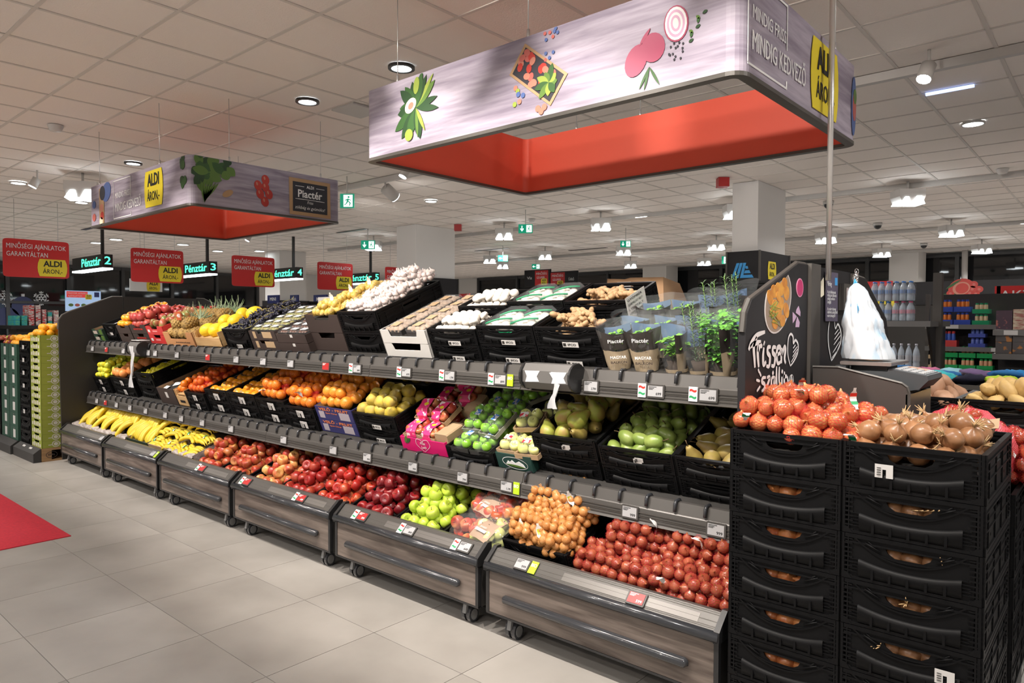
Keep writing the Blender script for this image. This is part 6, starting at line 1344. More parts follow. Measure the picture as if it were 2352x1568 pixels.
# bagged apples
o, M, h, w = bcrate(1024, 1152, 'shallow black crate holding bagged apples', fill=.07)
def kl(t, M):
    P = MB(); n = 8; vs = []
    for i in range(n+1):
        for j in (-1, 0, 1): u = i/n; vs.append((j*.075, -.10+.17*u, .062+.012*math.sin(u*3.1)-.012*abs(j)))
    P.add(vs, [(3*i+j, 3*i+j+1, 3*i+j+4, 3*i+j+3) for i in range(n) for j in range(2)], None, 0, True)
    a = mk('kraft_label', P.mesh('kraft_label', mat('kraft label', (.36, .24, .16), .6)), t, M)
    F = M @ T(0, .01, .079); text('MAGYAR', a, F, 0, .040, .05, .014, WHITEP, .01); text('ALMA', a, F, 0, .020, .085, .026, DKCARD, .03); text('JÓÍZŰ', a, F, 0, -.045, .05, .012, WHITEP, 0); flat('weight_box', rect(-.045, .045, -.075, -.058), WHITEP, a, F, .0)
for k, (x, y, z, a, b, rz, lb, kk) in enumerate([(.10, .09, .0, .08, .07, 0, 'small clear bag of apples at the front left, under the labelled bags', None), (.28, .10, .01, .13, .10, -12, 'clear bag of apples with kraft label, front right', kl), (.19, .25, .05, .16, .12, -15, 'clear bag of apples with large kraft label, upper', kl), (.30, .40, .06, .13, .10, 30, 'clear bag of apples at the back right', None)]):
    filmbag(M @ T(x, y, h+z) @ RZ(rz) @ RX(8), a, b, .06, [A_PINK, A_CREAM, A_PINK, A_RED2][k], .036, lb, None, 90+k, 'apple_bag', extra=kk)
o, M, h, w = bcrate(1155, 1306, 'deep black crate of orange-netted organic onions', zt=.475, fill=.05)
for k, (x, y, z, tg) in enumerate([(.13, .12, .03, (('plain', -.02, -.10, .03, 10, -50),)), (.29, .11, .02, (('bio', -.04, -.09, .04, 40, -40),)), (.15, .28, .09, ()), (.30, .27, .08, (('bio', .04, -.06, .07, 60, -30),)), (.24, .44, .10, ())]):
    netbag(M @ T(x, y, h+z), .135, .11, .09, ON_ORG, .023, NET_O, 'orange net bag of small onions, '+['front left', 'front right', 'upper left', 'upper right', 'rear'][k], None, tg, seed=60+k)
for q, (a, b, nm) in enumerate(((1319, 1480, 'left'), (1493, 1672, 'right'))):
    o, M, h, w = bcrate(a, b, 'shallow black crate under the %s red onion nets' % nm, zt=.385, fill=.09)
    bags = [(.09, .13, .0, ()), (.29, .12, .0, ()), (.22, .27, .10, (('plain', .13, -.03, .09, -70, 10),)), (.32, .30, .06, ()), (.12, .46, .1, ())] if q == 0 else [(.10, .12, .03, (('plain', -.03, -.10, .08, 10, 40),)), (.28, .10, .02, ()), (.12, .29, .09, (('plain', .05, -.07, .09, -40, 30),)), (.29, .28, .10, ()), (.2, .46, .12, ())]
    for k, (x, y, z, tg) in enumerate(bags): netbag(M @ T(x, y, h+z-.005), .125, .115, .11, ON_RED, .027, NET_C, 'crimson net bag of red-brown onions in the %s crate, %s' % (nm, ['front left', 'front right', 'upper left', 'upper right', 'rear'][k]), None, tg, seed=70+10*q+k)
# bananas
random.seed(66)
TRB = mat('banana tray', (.10, .085, .07), .6); PFOIL = mat('crinkled plastic liner', (.50, .45, .42), .25, c2=(.32, .27, .25), ns=25, bump=.6, bs=30)
xs = [colx(p, 2.70, .40) for p in (160, 262, 345, 392, 452)]
btr = [(-8.96, -8.22, 'plastic-lined banana tray at the far left', PFOIL), (-8.20, -7.45, 'second plastic-lined banana tray', PFOIL), (-7.43, -6.94, 'dark banana carton with green print', mat('dark banana carton', (.04, .06, .035), .6)), (-6.92, -6.50, 'kraft banana carton with green print', KRAFT), (-6.48, -5.99, 'banana tray draped in clear plastic next to the apples', PFOIL)]
for (a, b, lb, mt) in btr:
    h = .12; c, s = math.cos(math.radians(TH)), math.sin(math.radians(TH)); M = T(a, 2.71+h*s, .445-h*c) @ RX(TH)
    o = spawn(carton(b-a, .56, h, mt, 0, .0), M, lb, 'tray'); mk('tray_liner', MB().box(.01, b-a-.01, .01, .54, h-.05, h-.04).mesh('liner', TRB), o, M)
    if mt is not PFOIL: text('BANANA', o, M @ T((b-a)/2, 0, h*.5) @ RX(90), 0, 0, (b-a)*.5, .035, PG[1] if mt is KRAFT else PG[2], .02)
    else:
        n = 14; vs = []
        for i in range(n+1):
            u = i/n; q = .012*math.sin(i*1.7)+.006*math.sin(i*3.9)
            vs += [(u*(b-a), -.012+q*.4, h*.25+q), (u*(b-a), -.024+q*.6, h*.75), (u*(b-a), -.012, h*1.02+q), (u*(b-a), .04+q, h*1.0)]
        mk('plastic_liner', MB().add(vs, [(4*i+j, 4*i+j+4, 4*i+j+5, 4*i+j+1) for i in range(n) for j in range(3)], None, 0, True).mesh('liner', PFOIL), o, M)
Mb0 = T(0, 2.71+.12*math.sin(math.radians(TH)), .445-.12*math.cos(math.radians(TH))) @ RX(TH)
rown = ['front', 'second', 'third']
for j in range(3):
    for i in range(9):
        x = -8.88+i*.225+.05*(j % 2)
        bunch(Mb0 @ T(x, .13+.125*j, .150+.045*j+(.015 if i % 2 else 0)) @ RZ(-112+random.uniform(-14, 14)) @ RY(24) @ RX(random.uniform(-10, 10)), 7, BANA, .036, 'hand of large yellow bananas, %s row, %s from left' % (rown[j], ORD[i]), 'large bananas '+rown[j], s=1.12)
for j in range(3):
    for i in range(6):
        x = -6.88+i*.155+.04*(j % 2)
        bunch(Mb0 @ T(x, .075+.12*j, .125+.055*j) @ RZ(random.uniform(-25, 25)+180*(i % 2)) @ RX(random.uniform(-8, 8)), 5, BANS, .028, 'hand of small bananas, %s row, %s from left' % (rown[j], ORD[i]), 'small bananas '+rown[j], wrap=(i+j) % 2 == 0, s=1.)
# ================================================================ END CAP: ONION STACKS
random.seed(77)
PALW = mat('pallet wood', (.34, .20, .09), .7, c2=(.26, .15, .07), ns=4, stretch=(1, 1, 9)); PLASG = mat('plastic plinth', (.035, .033, .032), .5)
def dolly(x0, x1, y0, y1, h, lb):
    t = thing('plinth', lb, 'plinth', ((x0+x1)/2, (y0+y1)/2, 0)); mk('deck', MB().box(x0, x1, y0, y1, h-.03, h).mesh('deck', PLASG), t)
    for x in (x0, (x0+x1)/2-.03, x1-.06): mk('runner', MB().box(x, x+.06, y0, y1, 0, h-.03).mesh('runner', PLASG), t)
dolly(-1.10, -.32, 2.58, 3.19, .085, 'low black plinth under the two front onion crate stacks')
PIT = .158
words = ['bottom', 'second from bottom', 'third from bottom', 'middle', 'third from top', 'second from top', 'topmost']
PL_X = ((-1.138, .402, 'left'), (-.733, .412, 'right'))
for (x, w, nm) in PL_X:
    for k in range(7):
        z = .088+PIT*k; M = T(x, 2.582, z); p = black_crate(w-.004, .60, PIT-.002, True)
        o = spawn(p, M, '%s black crate in the %s onion stack of the end display' % (words[k], nm), 'crate')
        if k < 6: mk('tray_liner', MB().box(.012, w-.018, .012, .588, .03, .05).mesh('liner', LINER), o, M)
        else: mk('tray_liner', MB().box(.012, w-.018, .012, .588, PIT-.09, PIT-.075).mesh('liner', LINER), o, M)
        if nm == 'right' and k in (1, 2, 6):
            xs_ = {1: .335, 2: .315, 6: .13}[k]; sticker(o, M @ T(0, 0, 0), .055, .045, True, xs_, .07)
        # a few onions seen through the handle hole
        if k < 6:
            inst_many(ON_BR if nm == 'right' else ON_BIG, [M @ T(w*(.35+.15*i), .05, .088) for i in range(3)], 'onion behind the handle of the %s crate, %s stack' % (words[k], nm), 'onion', 'onions inside %s %s' % (nm, words[k]), tilt=70)
        if nm == 'right' and k == 5:
            tw = MB()
            for q in range(5): tw.tube([(.19+.02*q, .03, .10), (.23+.015*q, -.006, .112+.003*q)], .002, 4)
            mk('dry_stalks', tw.mesh('stalks', SKINP), o, M)
MT = T(-.733, 2.582, .088+PIT*6)
pts = heap(MT, .39, .56, PIT-.075, .041, 1, .0, x0=.01, y0=.015, ln='bottom layer')+heap(MT, .37, .50, PIT-.075+.056, .041, 1, .01, x0=.02, y0=.04, ln='middle layer')+heap(MT, .18, .18, PIT-.075+.098, .041, 1, .0, x0=.20, y0=.16, ln='top layer')
inst_many(ON_BR, pts, 'loose brown onion on the right stack', 'onion', 'loose brown onions', tilt=80)
ML = T(-1.138, 2.582, .088+PIT*6)
for k, (x, y, z, a, b, c, rz, lb, tg) in enumerate([(.115, .12, .03, .13, .11, .085, 0, 'front left, with a tricolour tag', (('hu', -.07, -.10, .02, 30, 70),)), (.30, .11, .0, .12, .11, .065, 15, 'front right', (('hu', .10, -.10, .0, -30, 60),)), (.13, .30, .07, .14, .13, .10, 20, 'upper left, the tallest', (('hu', .02, -.12, .06, -20, 60),)), (.31, .30, .01, .12, .12, .07, -10, 'upper right', (('hu', .06, -.02, .09, 60, -10),)), (.17, .46, .03, .14, .11, .08, 5, 'at the back', (('hu', -.06, -.02, .10, 20, 30),)), (.34, .46, -.01, .11, .11, .065, 40, 'at the back right', ())]):
    netbag(ML @ T(x, y, PIT+z-.005) @ RZ(rz), a, b, c, ON_BIG, .034, NET_R, 'red net bag of onions on the left stack, '+lb, None, tg, seed=200+k)
kf = MB(); vs = [(0, 0, 0), (.11, .02, .012), (.10, .14, .035), (-.01, .12, .01)]
mk('kraft_sheet', MB().add([(x, y, z) for x, y, z in vs]+[(x, y, z-.001) for x, y, z in vs], [(0, 1, 2, 3), (7, 6, 5, 4)]).mesh('sheet', KRAFT), None, T(-.45, 2.98, 1.215), 'folded kraft paper corner sticking out of the brown onions', 'paper')
# rear stacks with red sacks
dolly(-.78, -.33, 3.24, 3.84, .16, 'plinth under the rear red sack stack')
for k in range(5): spawn(black_crate(.43, .60, PIT-.002, True), T(-.745, 3.24, .162+PIT*k), 'black crate, %s of the rear stack under the red sacks' % ['bottom', 'second', 'middle', 'fourth', 'top'][k], 'crate')
FINE = netmat('fine red mesh', (.78, .10, .12), 64, 64, .50)
def sack(M, a, b, c, lb, seed, fine=True):
    t = netbag(M, a*.92, b*.92, c*.9, ON_RED, .030, NET_R, lb, None, (), seed=seed, nm='onion_sack')
    if fine: mk('mesh_cloth', MB().ball(1, S(a, b, c), 30, 20, uv=True, lump=.10, seed=seed, fl=4).mesh('cloth', FINE), t, M)
    return t
sack(T(-.50, 3.37, 1.09), .18, .12, .165, 'large fine red mesh sack behind the brown onions', 5)
sack(T(-.36, 3.50, 1.04), .13, .15, .14, 'red net sack of onions at the right edge, upper', 6, False)
sack(T(-.37, 3.70, 1.0), .13, .13, .12, 'red net sack of onions at the right edge, lower', 8, False)
sack(T(-.62, 3.64, 1.03), .14, .13, .13, 'red mesh sack at the back of the rear stack', 9)
mk('paper_tag', TAGK['plain'].me, None, T(-.335, 3.33, 1.10) @ RX(40) @ RZ(80) @ S(1.4), 'white paper tag hanging from the red sack at the right edge', 'tag')
# potato crates behind
for (x, nm) in ((-1.06, 'sweet potatoes'), (-.645, 'yellow potatoes'), (-.23, 'potatoes at the far right')):
    for k in range(7):
        z = .10+PIT*k*1.01; p = black_crate(.408, .58, PIT, True)
        o = spawn(p, T(x, 4.18, z), 'black crate, %s, in the stack of %s' % (words[k], nm), 'crate')
    MQ = T(x, 4.18, .10+PIT*6*1.01); mk('tray_liner', MB().box(.012, .39, .012, .568, PIT-.075, PIT-.06).mesh('liner', LINER), o, MQ)
    inst_many(POTS if nm[0] == 's' else POTA, heap(MQ, .385, .54, PIT-.06, .047, 1, .0, x0=.012, y0=.015, ln='bottom layer')+heap(MQ, .30, .42, PIT-.06+.06, .047, 1, .0, x0=.06, y0=.06, ln='top layer'), {'s': 'brown-skinned sweet potato behind the scale', 'y': 'pale yellow potato behind the scale', 'p': 'potato at the right image edge'}[nm[0]], 'potato', nm, tilt=80)
dolly(-1.06, .18, 4.18, 4.76, .098, 'plinth under the potato stacks')
# textile bins behind
TX = [(.02, .05, .25), (.02, .25, .6), (.55, .05, .25), (.05, .5, .55), (.01, .01, .03), (.45, .62, .02), (.16, .10, .22), (.02, .15, .4), (.6, .15, .3), (.3, .6, .7)]
bt = thing('textile_bin', 'grey sale bin heaped with folded colourful clothes', 'bin', (-.6, 6.2, 0)); mk('bin_wall', MB().box(-1.75, .6, 5.7, 5.73, .1, 1.17).box(-1.75, .6, 6.67, 6.7, .1, 1.17).box(-1.75, -1.72, 5.7, 6.7, .1, 1.17).box(.57, .6, 5.7, 6.7, .1, 1.17).box(-1.75, .6, 5.7, 6.7, .0, .1).box(-1.72, .57, 5.73, 6.67, 1.10, 1.14).mesh('bin', GREYM), bt)
tcm = []
for q in range(3): tcm.append(MB().ball(1, S(.11, .09, .035), 14, 8, lump=.45, seed=q, fl=5))
for k in range(46):
    c = TX[k % 10]; nmz = ['navy', 'royal blue', 'magenta', 'turquoise', 'black', 'lime', 'plum', 'petrol', 'pink', 'light blue'][k % 10]
    me = MB(); me.v = list(tcm[k % 3].v); me.f = list(tcm[k % 3].f); me.m = list(tcm[k % 3].m); me.sm = list(tcm[k % 3].sm)
    mk('folded_garment', me.mesh('garment', mat('cloth '+nmz, c, .85)), None, T(-1.6+(k % 12)*.19, 5.82+.23*(k//12)+random.uniform(-.05, .05), 1.18+random.uniform(-.01, .05)) @ RZ(random.uniform(0, 360)) @ RX(random.uniform(-20, 20)), 'rumpled %s garment in the sale bin, %s row, %s from left' % (nmz, ORD[k//12], ORD[k % 12]), 'clothing', nmz+' garments')
# scale stand
STEEL = mat('brushed steel', (.55, .53, .51), .3, metal=1); SCG = mat('scale grey', (.06, .065, .07), .35); STG = mat('stand grey', (.10, .092, .086), .35, metal=.5)
ss = thing('weighing_stand', 'dark metal stand with sloping side beside the printed panel', 'stand', (-.85, 3.45, 0)); Y0s = 3.33
def P2(px, py): q = at(px, py, Y0s); return (q.x, q.z)
poly = [(-1.085, .02)]+[(-1.085, P2(1878, 842)[1])]+[P2(*q) for q in ((1926, 843), (1980, 857), (2045, 873), (2072, 880), (2084, 889), (2088, 901))]+[(P2(2088, 901)[0], .02)]
mk('side_plate', MB().prism(poly, Y0s, Y0s+.012).mesh('side', STG), ss); mk('side_plate', MB().prism(poly, Y0s+.42, Y0s+.432).mesh('side', STG), ss)
mk('edge_trim', MB().tube([(a, Y0s, b) for a, b in poly[1:]], .006, 5, smooth=False).mesh('edge', GREYM), ss)
xr = poly[-1][0]; zt = poly[-2][1]
mk('end_plate', MB().box(xr-.012, xr+.001, Y0s, Y0s+.43, .02, zt-.01).mesh('end', mat('stand steel', (.28, .27, .26), .28, metal=.8)), ss)
mk('top_deck', MB().prism([(-1.085, 1.36), (-.98, 1.36), (-.74, 1.30), (xr-.012, 1.24), (xr-.012, 1.22), (-1.085, 1.3)], Y0s+.012, Y0s+.42).mesh('deck', STG), ss)
sc_ = thing('checkweigher', 'grey shop scale with steel platter and slanted keypad', 'scale', (-.85, 3.5, 1.36)); zP = 1.425
a0, a1, a2 = atz(1926, 829, zP), atz(2041, 834, zP), atz(2077, 824, zP)
mk('platter', MB().bbox(a0.x, a1.x, -.16, .16, zP-.016, zP, .004, T(0, 3.54, 0)).mesh('platter', STEEL), sc_)
mk('platter_support', MB().box(a0.x+.03, a1.x-.03, 3.44, 3.62, zP-.045, zP-.016).mesh('support', SCG), sc_)
c0, c1 = at(2046, 846, 3.44), at(2134, 862, 3.44)
bd = [(-1.05, 1.365), (-1.05, 1.385), (a1.x-.02, 1.385), (c0.x, c0.z), (c1.x, c1.z), (c1.x+.005, c1.z-.02), (c1.x-.03, c1.z-.06), (c0.x, 1.29), (a1.x-.1, 1.33)]
mk('body', MB().prism(bd, 3.40, 3.70).mesh('body', SCG), sc_)
Mk_ = Matrix.Identity(4); dx_ = Vector((c1.x-c0.x, 0, c1.z-c0.z)).normalized(); L_ = (Vector((c1.x, 0, c1.z))-Vector((c0.x, 0, c0.z))).length
Fk = fr((c0.x, 3.40, c0.z), dx_, (0, 1, 0)); kp = mk('keypad', MB().box(.012, L_-.01, .02, .28, 0, .003).mesh('keypad', mat('keypad', (.16, .17, .18), .3)), sc_, Fk)
keys = MB()
for i in range(4):
    for j in range(6): keys.box(.02+i*L_*.2, .02+i*L_*.2+L_*.14, .03+j*.04, .058+j*.04, .003, .006)
mk('key', keys.mesh('keys', mat('key caps', (.45, .45, .45), .4)), kp, Fk); mk('display_window', MB().box(.03, L_-.04, .20, .265, .003, .0065).mesh('disp', mat('display orange', (.45, .25, .15), .3)), kp, Fk)
mk('level_foot', MB().box(-1.0+.0, -.955, 3.37, 3.43, 1.37, 1.405).mesh('foot', SCG), sc_)
# bag bunch on its chain
PE = mat('white poly bag', (.78, .82, .86), .3, alpha=.72, c2=(.45, .68, .88), ns=14, stretch=(1, 1, .4), lo=.52, hi=.68); BLST = mat('blue string', (.08, .42, .75), .5)
bx_ = at(1995, 740, 3.5); cxb = bx_.x
bg = thing('bag_bundle', 'bundle of white plastic bags hanging by blue strings over the scale', 'bags', (cxb, 3.5, 1.43))
for q in range(3):
    mb = MB(); n, m = 40, 18; vs = []
    for i in range(m+1):
        u = i/m; z = 1.435+(1.78-1.435)*u; R = (.094-.010*q)*(1-u)**.55*(1.02 if u < .8 else 1)+.008
        for k in range(n):
            a = 2*math.pi*k/n; f_ = 1+.26*noise.noise(Vector((math.cos(a)*5, math.sin(a)*5, u*5+q*7)))+.10*noise.noise(Vector((math.cos(a)*14, math.sin(a)*14, u*14)))+.10*math.sin(a*11+u*4+q*2)*(u+.3)
            off = .035*u; vs.append((cxb-off*1.6+R*f_*math.cos(a), 3.5+R*.9*f_*math.sin(a), z))
    mb.add(vs, [(i*n+k, i*n+(k+1) % n, (i+1)*n+(k+1) % n, (i+1)*n+k) for i in range(m) for k in range(n)], None, 0, True)
    mk('bag_layer', mb.mesh('bag', PE), bg)
sb = MB()
for k in range(26):
    a = k*.7; r = random.uniform(.02, .07); sb.tube([(cxb-.062, 3.5, 1.80), (cxb-.055+.015*math.cos(a), 3.5+.015*math.sin(a), 1.76), (cxb-.04+r*math.cos(a), 3.5+r*math.sin(a), 1.76-r*1.7)], .0016, 4)
mk('string', sb.mesh('string', BLST), bg)
ch = thing('hook_chain', 'short steel chain at the top corner of the weighing panel', 'chain', (cxb-.07, 3.5, 1.8)); hx = -1.085
lk = MB().tube([(.006*math.cos(t*.785), 0, .011*math.sin(t*.785)) for t in range(9)], .0017, 5).mesh('link', CHROME)
for k in range(9): u = k/8; mk('link', lk, ch, T(hx+(cxb-.062-hx)*u, 3.99+(3.5-3.99)*u, 1.865-.06*u-.03*math.sin(u*3.14)) @ RZ(90*(k % 2)) @ S(1.5))
# ================================================================ LEFT CITRUS TOWERS
LIMEC = mat('lime green carton', (.26, .30, .04), .6); RING = mat('ring print', (.55, .52, .45), .6)
def strut(x0, x1, y0, y1, h, lb, mt=PALW):
    t = thing('pallet', lb, 'pallet', ((x0+x1)/2, (y0+y1)/2, 0)); 
    for k in range(3): mk('block', MB().box(x0, x1, y0+(y1-y0-.1)*k/2, y0+(y1-y0-.1)*k/2+.1, .02, h-.025).mesh('block', mt), t)
    mk('deck_board', MB().box(x0, x1, y0, y1, h-.025, h).box(x0, x1, y0, y1, 0, .02).mesh('deck', mt), t); return t
t = strut(-9.56, -9.185, 2.46, 3.05, .15, 'wooden pallet under the lime green cartons'); Fq = fr((-9.184, 2.53, .075), (0, 1, 0), (0, 0, 1)); stroke('brand_stamp', [ell(.03, 0, .055, .035, 0, 16)+[(.085, 0)]], DKCARD, t, Fq, .003, .0015); text('EPAL', t, Fq, .03, 0, .07, .03, DKCARD, .02, off=.0015)
cm = carton(.365, .575, .079, LIMEC, .4, .3, LIMEC); rg = MB().plate(ell(0, 0, .040, .036, 0, 18), [ell(0, 0, .031, .028, 0, 18)], 0, .001).plate(ell(.075, 0, .022, .02, 0, 14), [ell(.075, 0, .014, .013, 0, 14)], 0, .001).plate(ell(.135, 0, .033, .03, 0, 16), [ell(.135, 0, .022, .02, 0, 16)], 0, .001).prism(rect(.035, .055, -.008, .008), 0, .001).prism(rect(-.075, -.04, -.012, -.004), 0, .001).prism(ell(0, 0, .022, .02, 0, 12), 0, .001).mesh('rings', RING)
fp_ = MB()
for q in range(5): fp_.box(.03+q*.065, .07+q*.065, -.0015, 0, .01, .045+.012*(q % 2))
fp_ = fp_.mesh('front_print', RING)
for k in range(16):
    M = T(-9.555, 2.465, .152+.080*k); o = spawn(cm, M, 'lime green carton with ring print, %s from the floor' % ORD[k], 'carton', 'lime green cartons')
    mk('ring_print', rg, o, M @ T(.366, .14, .040) @ RZ(90)); mk('front_print', fp_, o, M)
mk('tray_liner', MB().box(.01, .35, .01, .565, .05, .06).mesh('liner', LIMEC), o, M)
inst_many(NAVEL, heap(M, .345, .55, .06, .045, 2, .0, x0=.008, y0=.008), 'bright orange on the lime cartons', 'orange', 'oranges on lime cartons')
t = strut(-9.98, -9.57, 2.46, 3.05, .15, 'dark plinth under the tall narrow black crate tower', PLASG); FL = MB().prism([(2.38, 0), (2.38, .10), (2.455, .155), (2.455, 0)], 0, .78).mesh('front_apron', PLASG); mk('front_apron', FL, t, T(-9.185, 0, 0) @ RZ(90)); 
for k in range(2): mk('label_plate', MB().box(0, .09, 0, .002, 0, .04).mesh('plate', STK), t, T(-9.75+.25*k, 2.405, .115) @ RX(-45))
for k in range(8):
    M = T(-9.97, 2.465, .152+.151*k); o = spawn(black_crate(.40, .58, .149, True), M, 'black crate of the narrow citrus tower, %s from the floor' % ORD[k], 'crate', 'narrow black tower')
    if k in (4, 6, 7, 5, 2): sticker(o, M, .07, .045, False, .2, .075)
mk('tray_liner', MB().box(.01, .38, .01, .565, .09, .10).mesh('liner', LINER), o, M)
inst_many(NAVEL, heap(M, .385, .55, .10, .045, 2, .0, x0=.008, y0=.008), 'bright orange on the black tower', 'orange', 'oranges on black tower')
DGC = mat('forest green carton', (.02, .07, .045), .6)
t = strut(-10.72, -10.0, 2.44, 3.05, .15, 'dark plinth under the forest green cartons', PLASG); mk('front_apron', FL, t, T(-10.0, -.02, 0) @ RZ(90)); gcm = carton(.345, .575, .164, DGC, 0, 0, DGC)
for c_ in range(2):
    for k in range(7):
        M = T(-10.36-.355*c_, 2.445, .152+.166*k); o = spawn(gcm, M, 'forest green carton, %s column, %s from the floor' % (['right', 'left'][c_], ORD[k]), 'carton', 'forest green cartons '+['right', 'left'][c_]); flat('pale_label', rect(-.045, .045, -.05, .05), STK, o, M @ T(.19, -.0005, .075) @ RX(90), .001)
        mk('handle_hole', MB().box(.15, .21, -.001, 0, .135, .15).mesh('hole', BLACKP2), o, M)
    mk('tray_liner', MB().box(.01, .33, .01, .565, .12, .13).mesh('liner', DGC), o, M)
    inst_many(NAVEL if c_ == 0 else [A_RED, NAVEL], heap(M, .33, .55, .12, .045, 2, .0, x0=.008, y0=.008), ['bright orange on the forest green cartons', 'fruit on the leftmost green cartons'][c_], ['orange', 'fruit'][c_], ['oranges on green cartons', 'fruit on left green cartons'][c_])
t = strut(-11.2, -10.74, 2.44, 3.05, .15, 'dark plinth at the left image edge', PLASG)
for k in range(8): spawn(black_crate(.42, .58, .149, True), T(-11.17, 2.445, .152+.149*k), 'black crate of the leftmost tower, %s from the floor' % ORD[k], 'crate', 'left edge tower')
M = T(-11.17, 2.445, .152+.149*7); inst_many([A_RED, A_PINK, A_GRN], heap(M, .40, .55, .13, .040, 1, .0, x0=.008, y0=.008), 'apple on the leftmost tower', 'apple', 'left edge apples')
# ================================================================ BACK SIDE OF THE GONDOLA
random.seed(99)
bs = thing('rear_shelf', 'dark sloping rear shelf on the far side of the gondola', 'shelf unit', (-5, 4.1, 0))
mk('board', MB().prism([(3.67, 1.30), (3.67, 1.34), (4.40, 1.22), (4.40, 1.18)], 0, X1-X0-.1).mesh('board', SHELF), bs, T(X1-.06, 0, 0) @ RZ(90)); mk('post', MB().box(X0+.1, X0+.16, 3.7, 3.76, 0, 1.3).box(X1-.16, X1-.1, 3.7, 3.76, 0, 1.3).box(-5, -4.94, 3.7, 3.76, 0, 1.3).mesh('post', GREYM), bs)
mk('plinth', MB().box(X0+.05, X1-.05, 3.92, 4.6, .05, .5).mesh('plinth', DGREY), bs)
def zb(px, py, Y): return at(px, py, Y)
q0, q1 = at(1395, 640, 3.82), at(1523, 636, 3.82); bc_ = thing('cardboard_box', 'large open tan cardboard box behind the ginger crates', 'box', (q0.x, 3.82, 1.33))
mk('front_face', MB().prism([(q0.x-.03, 1.33), (q1.x+.02, 1.33), (q1.x, q1.z), (q0.x+.17, q1.z+.005), (q0.x+.13, q1.z-.003), (q0.x, q0.z)], 3.82, 3.828).mesh('front', BROWNC), bc_)
e_ = atx(1600, 700, q1.x); vs = [(q1.x, 3.82, q1.z), (q1.x+.005, 4.02, q1.z-.03), (q1.x+.04, 4.25, 1.5), (q1.x+.04, 4.25, 1.33), (q1.x+.02, 3.82, 1.33)]
mk('side_flap', MB().add(vs+[(x-.006, y, z) for x, y, z in vs], [(0, 1, 2, 3, 4), (9, 8, 7, 6, 5), (0, 5, 6, 1), (1, 6, 7, 2)]).mesh('side', BROWNC), bc_)
flat('shipping_label', rect(-.045, .055, -.03, .03), STK, bc_, fr((q0.x+.12, 3.819, q0.z-.055), (1, 0, 0), (0, 0, 1)), .001)
c0_ = at(1636, 648, 3.74); spawn(black_crate(.41, .58, .20, True), T(c0_.x, 3.74, c0_.z-.20), 'black crate rising behind the herbs in front of the clad pillar', 'crate')
spawn(black_crate(.41, .50, c0_.z-.20-1.335, True), T(c0_.x, 3.74, 1.335), 'black crate under the rear herb crate', 'crate')
x_ = colx(1285, 3.85, 1.7); spawn(black_crate(.41, .55, .16, False), T(x_, 3.8, 1.55), 'black crate rim behind the half-depth mushroom crates', 'crate'); spawn(black_crate(.41, .55, .21, False), T(x_, 3.8, 1.335), 'black crate under the rim crate behind the mushrooms', 'crate')
p = at(768, 690, 3.9); spawn(carton(.32, .35, p.z-1.30, WHC, 0, 0), T(p.x-.12, 3.8, 1.33), 'white carton with orange rim behind the potato nets', 'carton')
p = at(840, 665, 3.85); spawn(carton(.40, .45, p.z-1.33-.02, BROWNC, .3, .3), T(p.x-.15, 3.8, 1.34), 'open tan carton behind the garlic', 'carton'); netbag(T(p.x+.05, 3.98, p.z+.01), .17, .12, .07, SPOT, .026, YNET, 'yellow potato net topping the tan carton behind the garlic', None, (), seed=12, nm='potato_net_bag')
p = at(600, 706, 3.85); spawn(black_crate(.42, .55, p.z-1.33, False), T(p.x-.2, 3.8, 1.34), 'black crate behind the grapes', 'crate'); p = at(690, 700, 3.85); spawn(black_crate(.42, .55, p.z-1.31, False), T(p.x-.2, 3.8, 1.34), 'black crate behind the packed kiwis', 'crate')
for k, (px, w, s) in enumerate([(627, .62, 'MINI'), (675, .40, 'Milch'), (735, .62, 'Milch')]):
    p = at(px, 687, 8.2); t = thing('shelf_topper', 'blue brand-strip topper far behind the grapes, '+['left', 'middle', 'right'][k], 'sign', p); F = fr(p, (1, 0, 0), (0, 0, 1)); flat('panel', rect(-w/2*.75, w/2*.75, -.09, .09), mat('deep blue', (.02, .03, .16), .4), t, F, 0, .03); text(s, t, F, 0, 0, w*.4, .1, WHITEP, .02)
    mk('post', MB().box(-.01, .01, 0, .03, -p.z, -.08).mesh('post', GREYM), t, T(*p))
# promo monitor, snowflakes, ornaments at the front windows
p = atx(192, 692, -21.); t = thing('promo_screen', 'lit promotional screen behind the left end panel', 'screen', (-21, p.y, 0)); F = fr(p, (0, 1, 0), (0, 0, 1))
flat('display', rect(-.42, .42, -.26, .28), mat('screen blue', (.3, .42, .6), .3, emis=(.35, .5, .75), es=.5), t, F, 0, .05); flat('headline_box', rect(-.40, .10, .10, .26), mat('screen red', (.6, .05, .05), .3, emis=(.7, .05, .05), es=.4), t, F, .002); text('MAGYAR HÚSÁRU', t, F, -.15, .21, .46, .06, WHITEP, off=.004); text('AJÁNLATOK', t, F, -.2, .14, .34, .06, WHITEP, off=.004); badge(t, F, .12, .12, .16, .004); flat('emblem', rect(.26, .38, .12, .25), mat('deep blue', (0, 0, 0)), t, F, .003)
for q in range(5): flat('dish', ell(-.3+.15*q, -.1, .06, .04), PR[q % 3] if q % 2 else PG[2], t, F, .003)
mk('post', MB().box(-21.05, -21.0, p.y-.03, p.y+.03, 0, p.z-.2).mesh('post', GREYM), t)
SNOW = mat('snowflake white', (.7, .72, .75), .5)
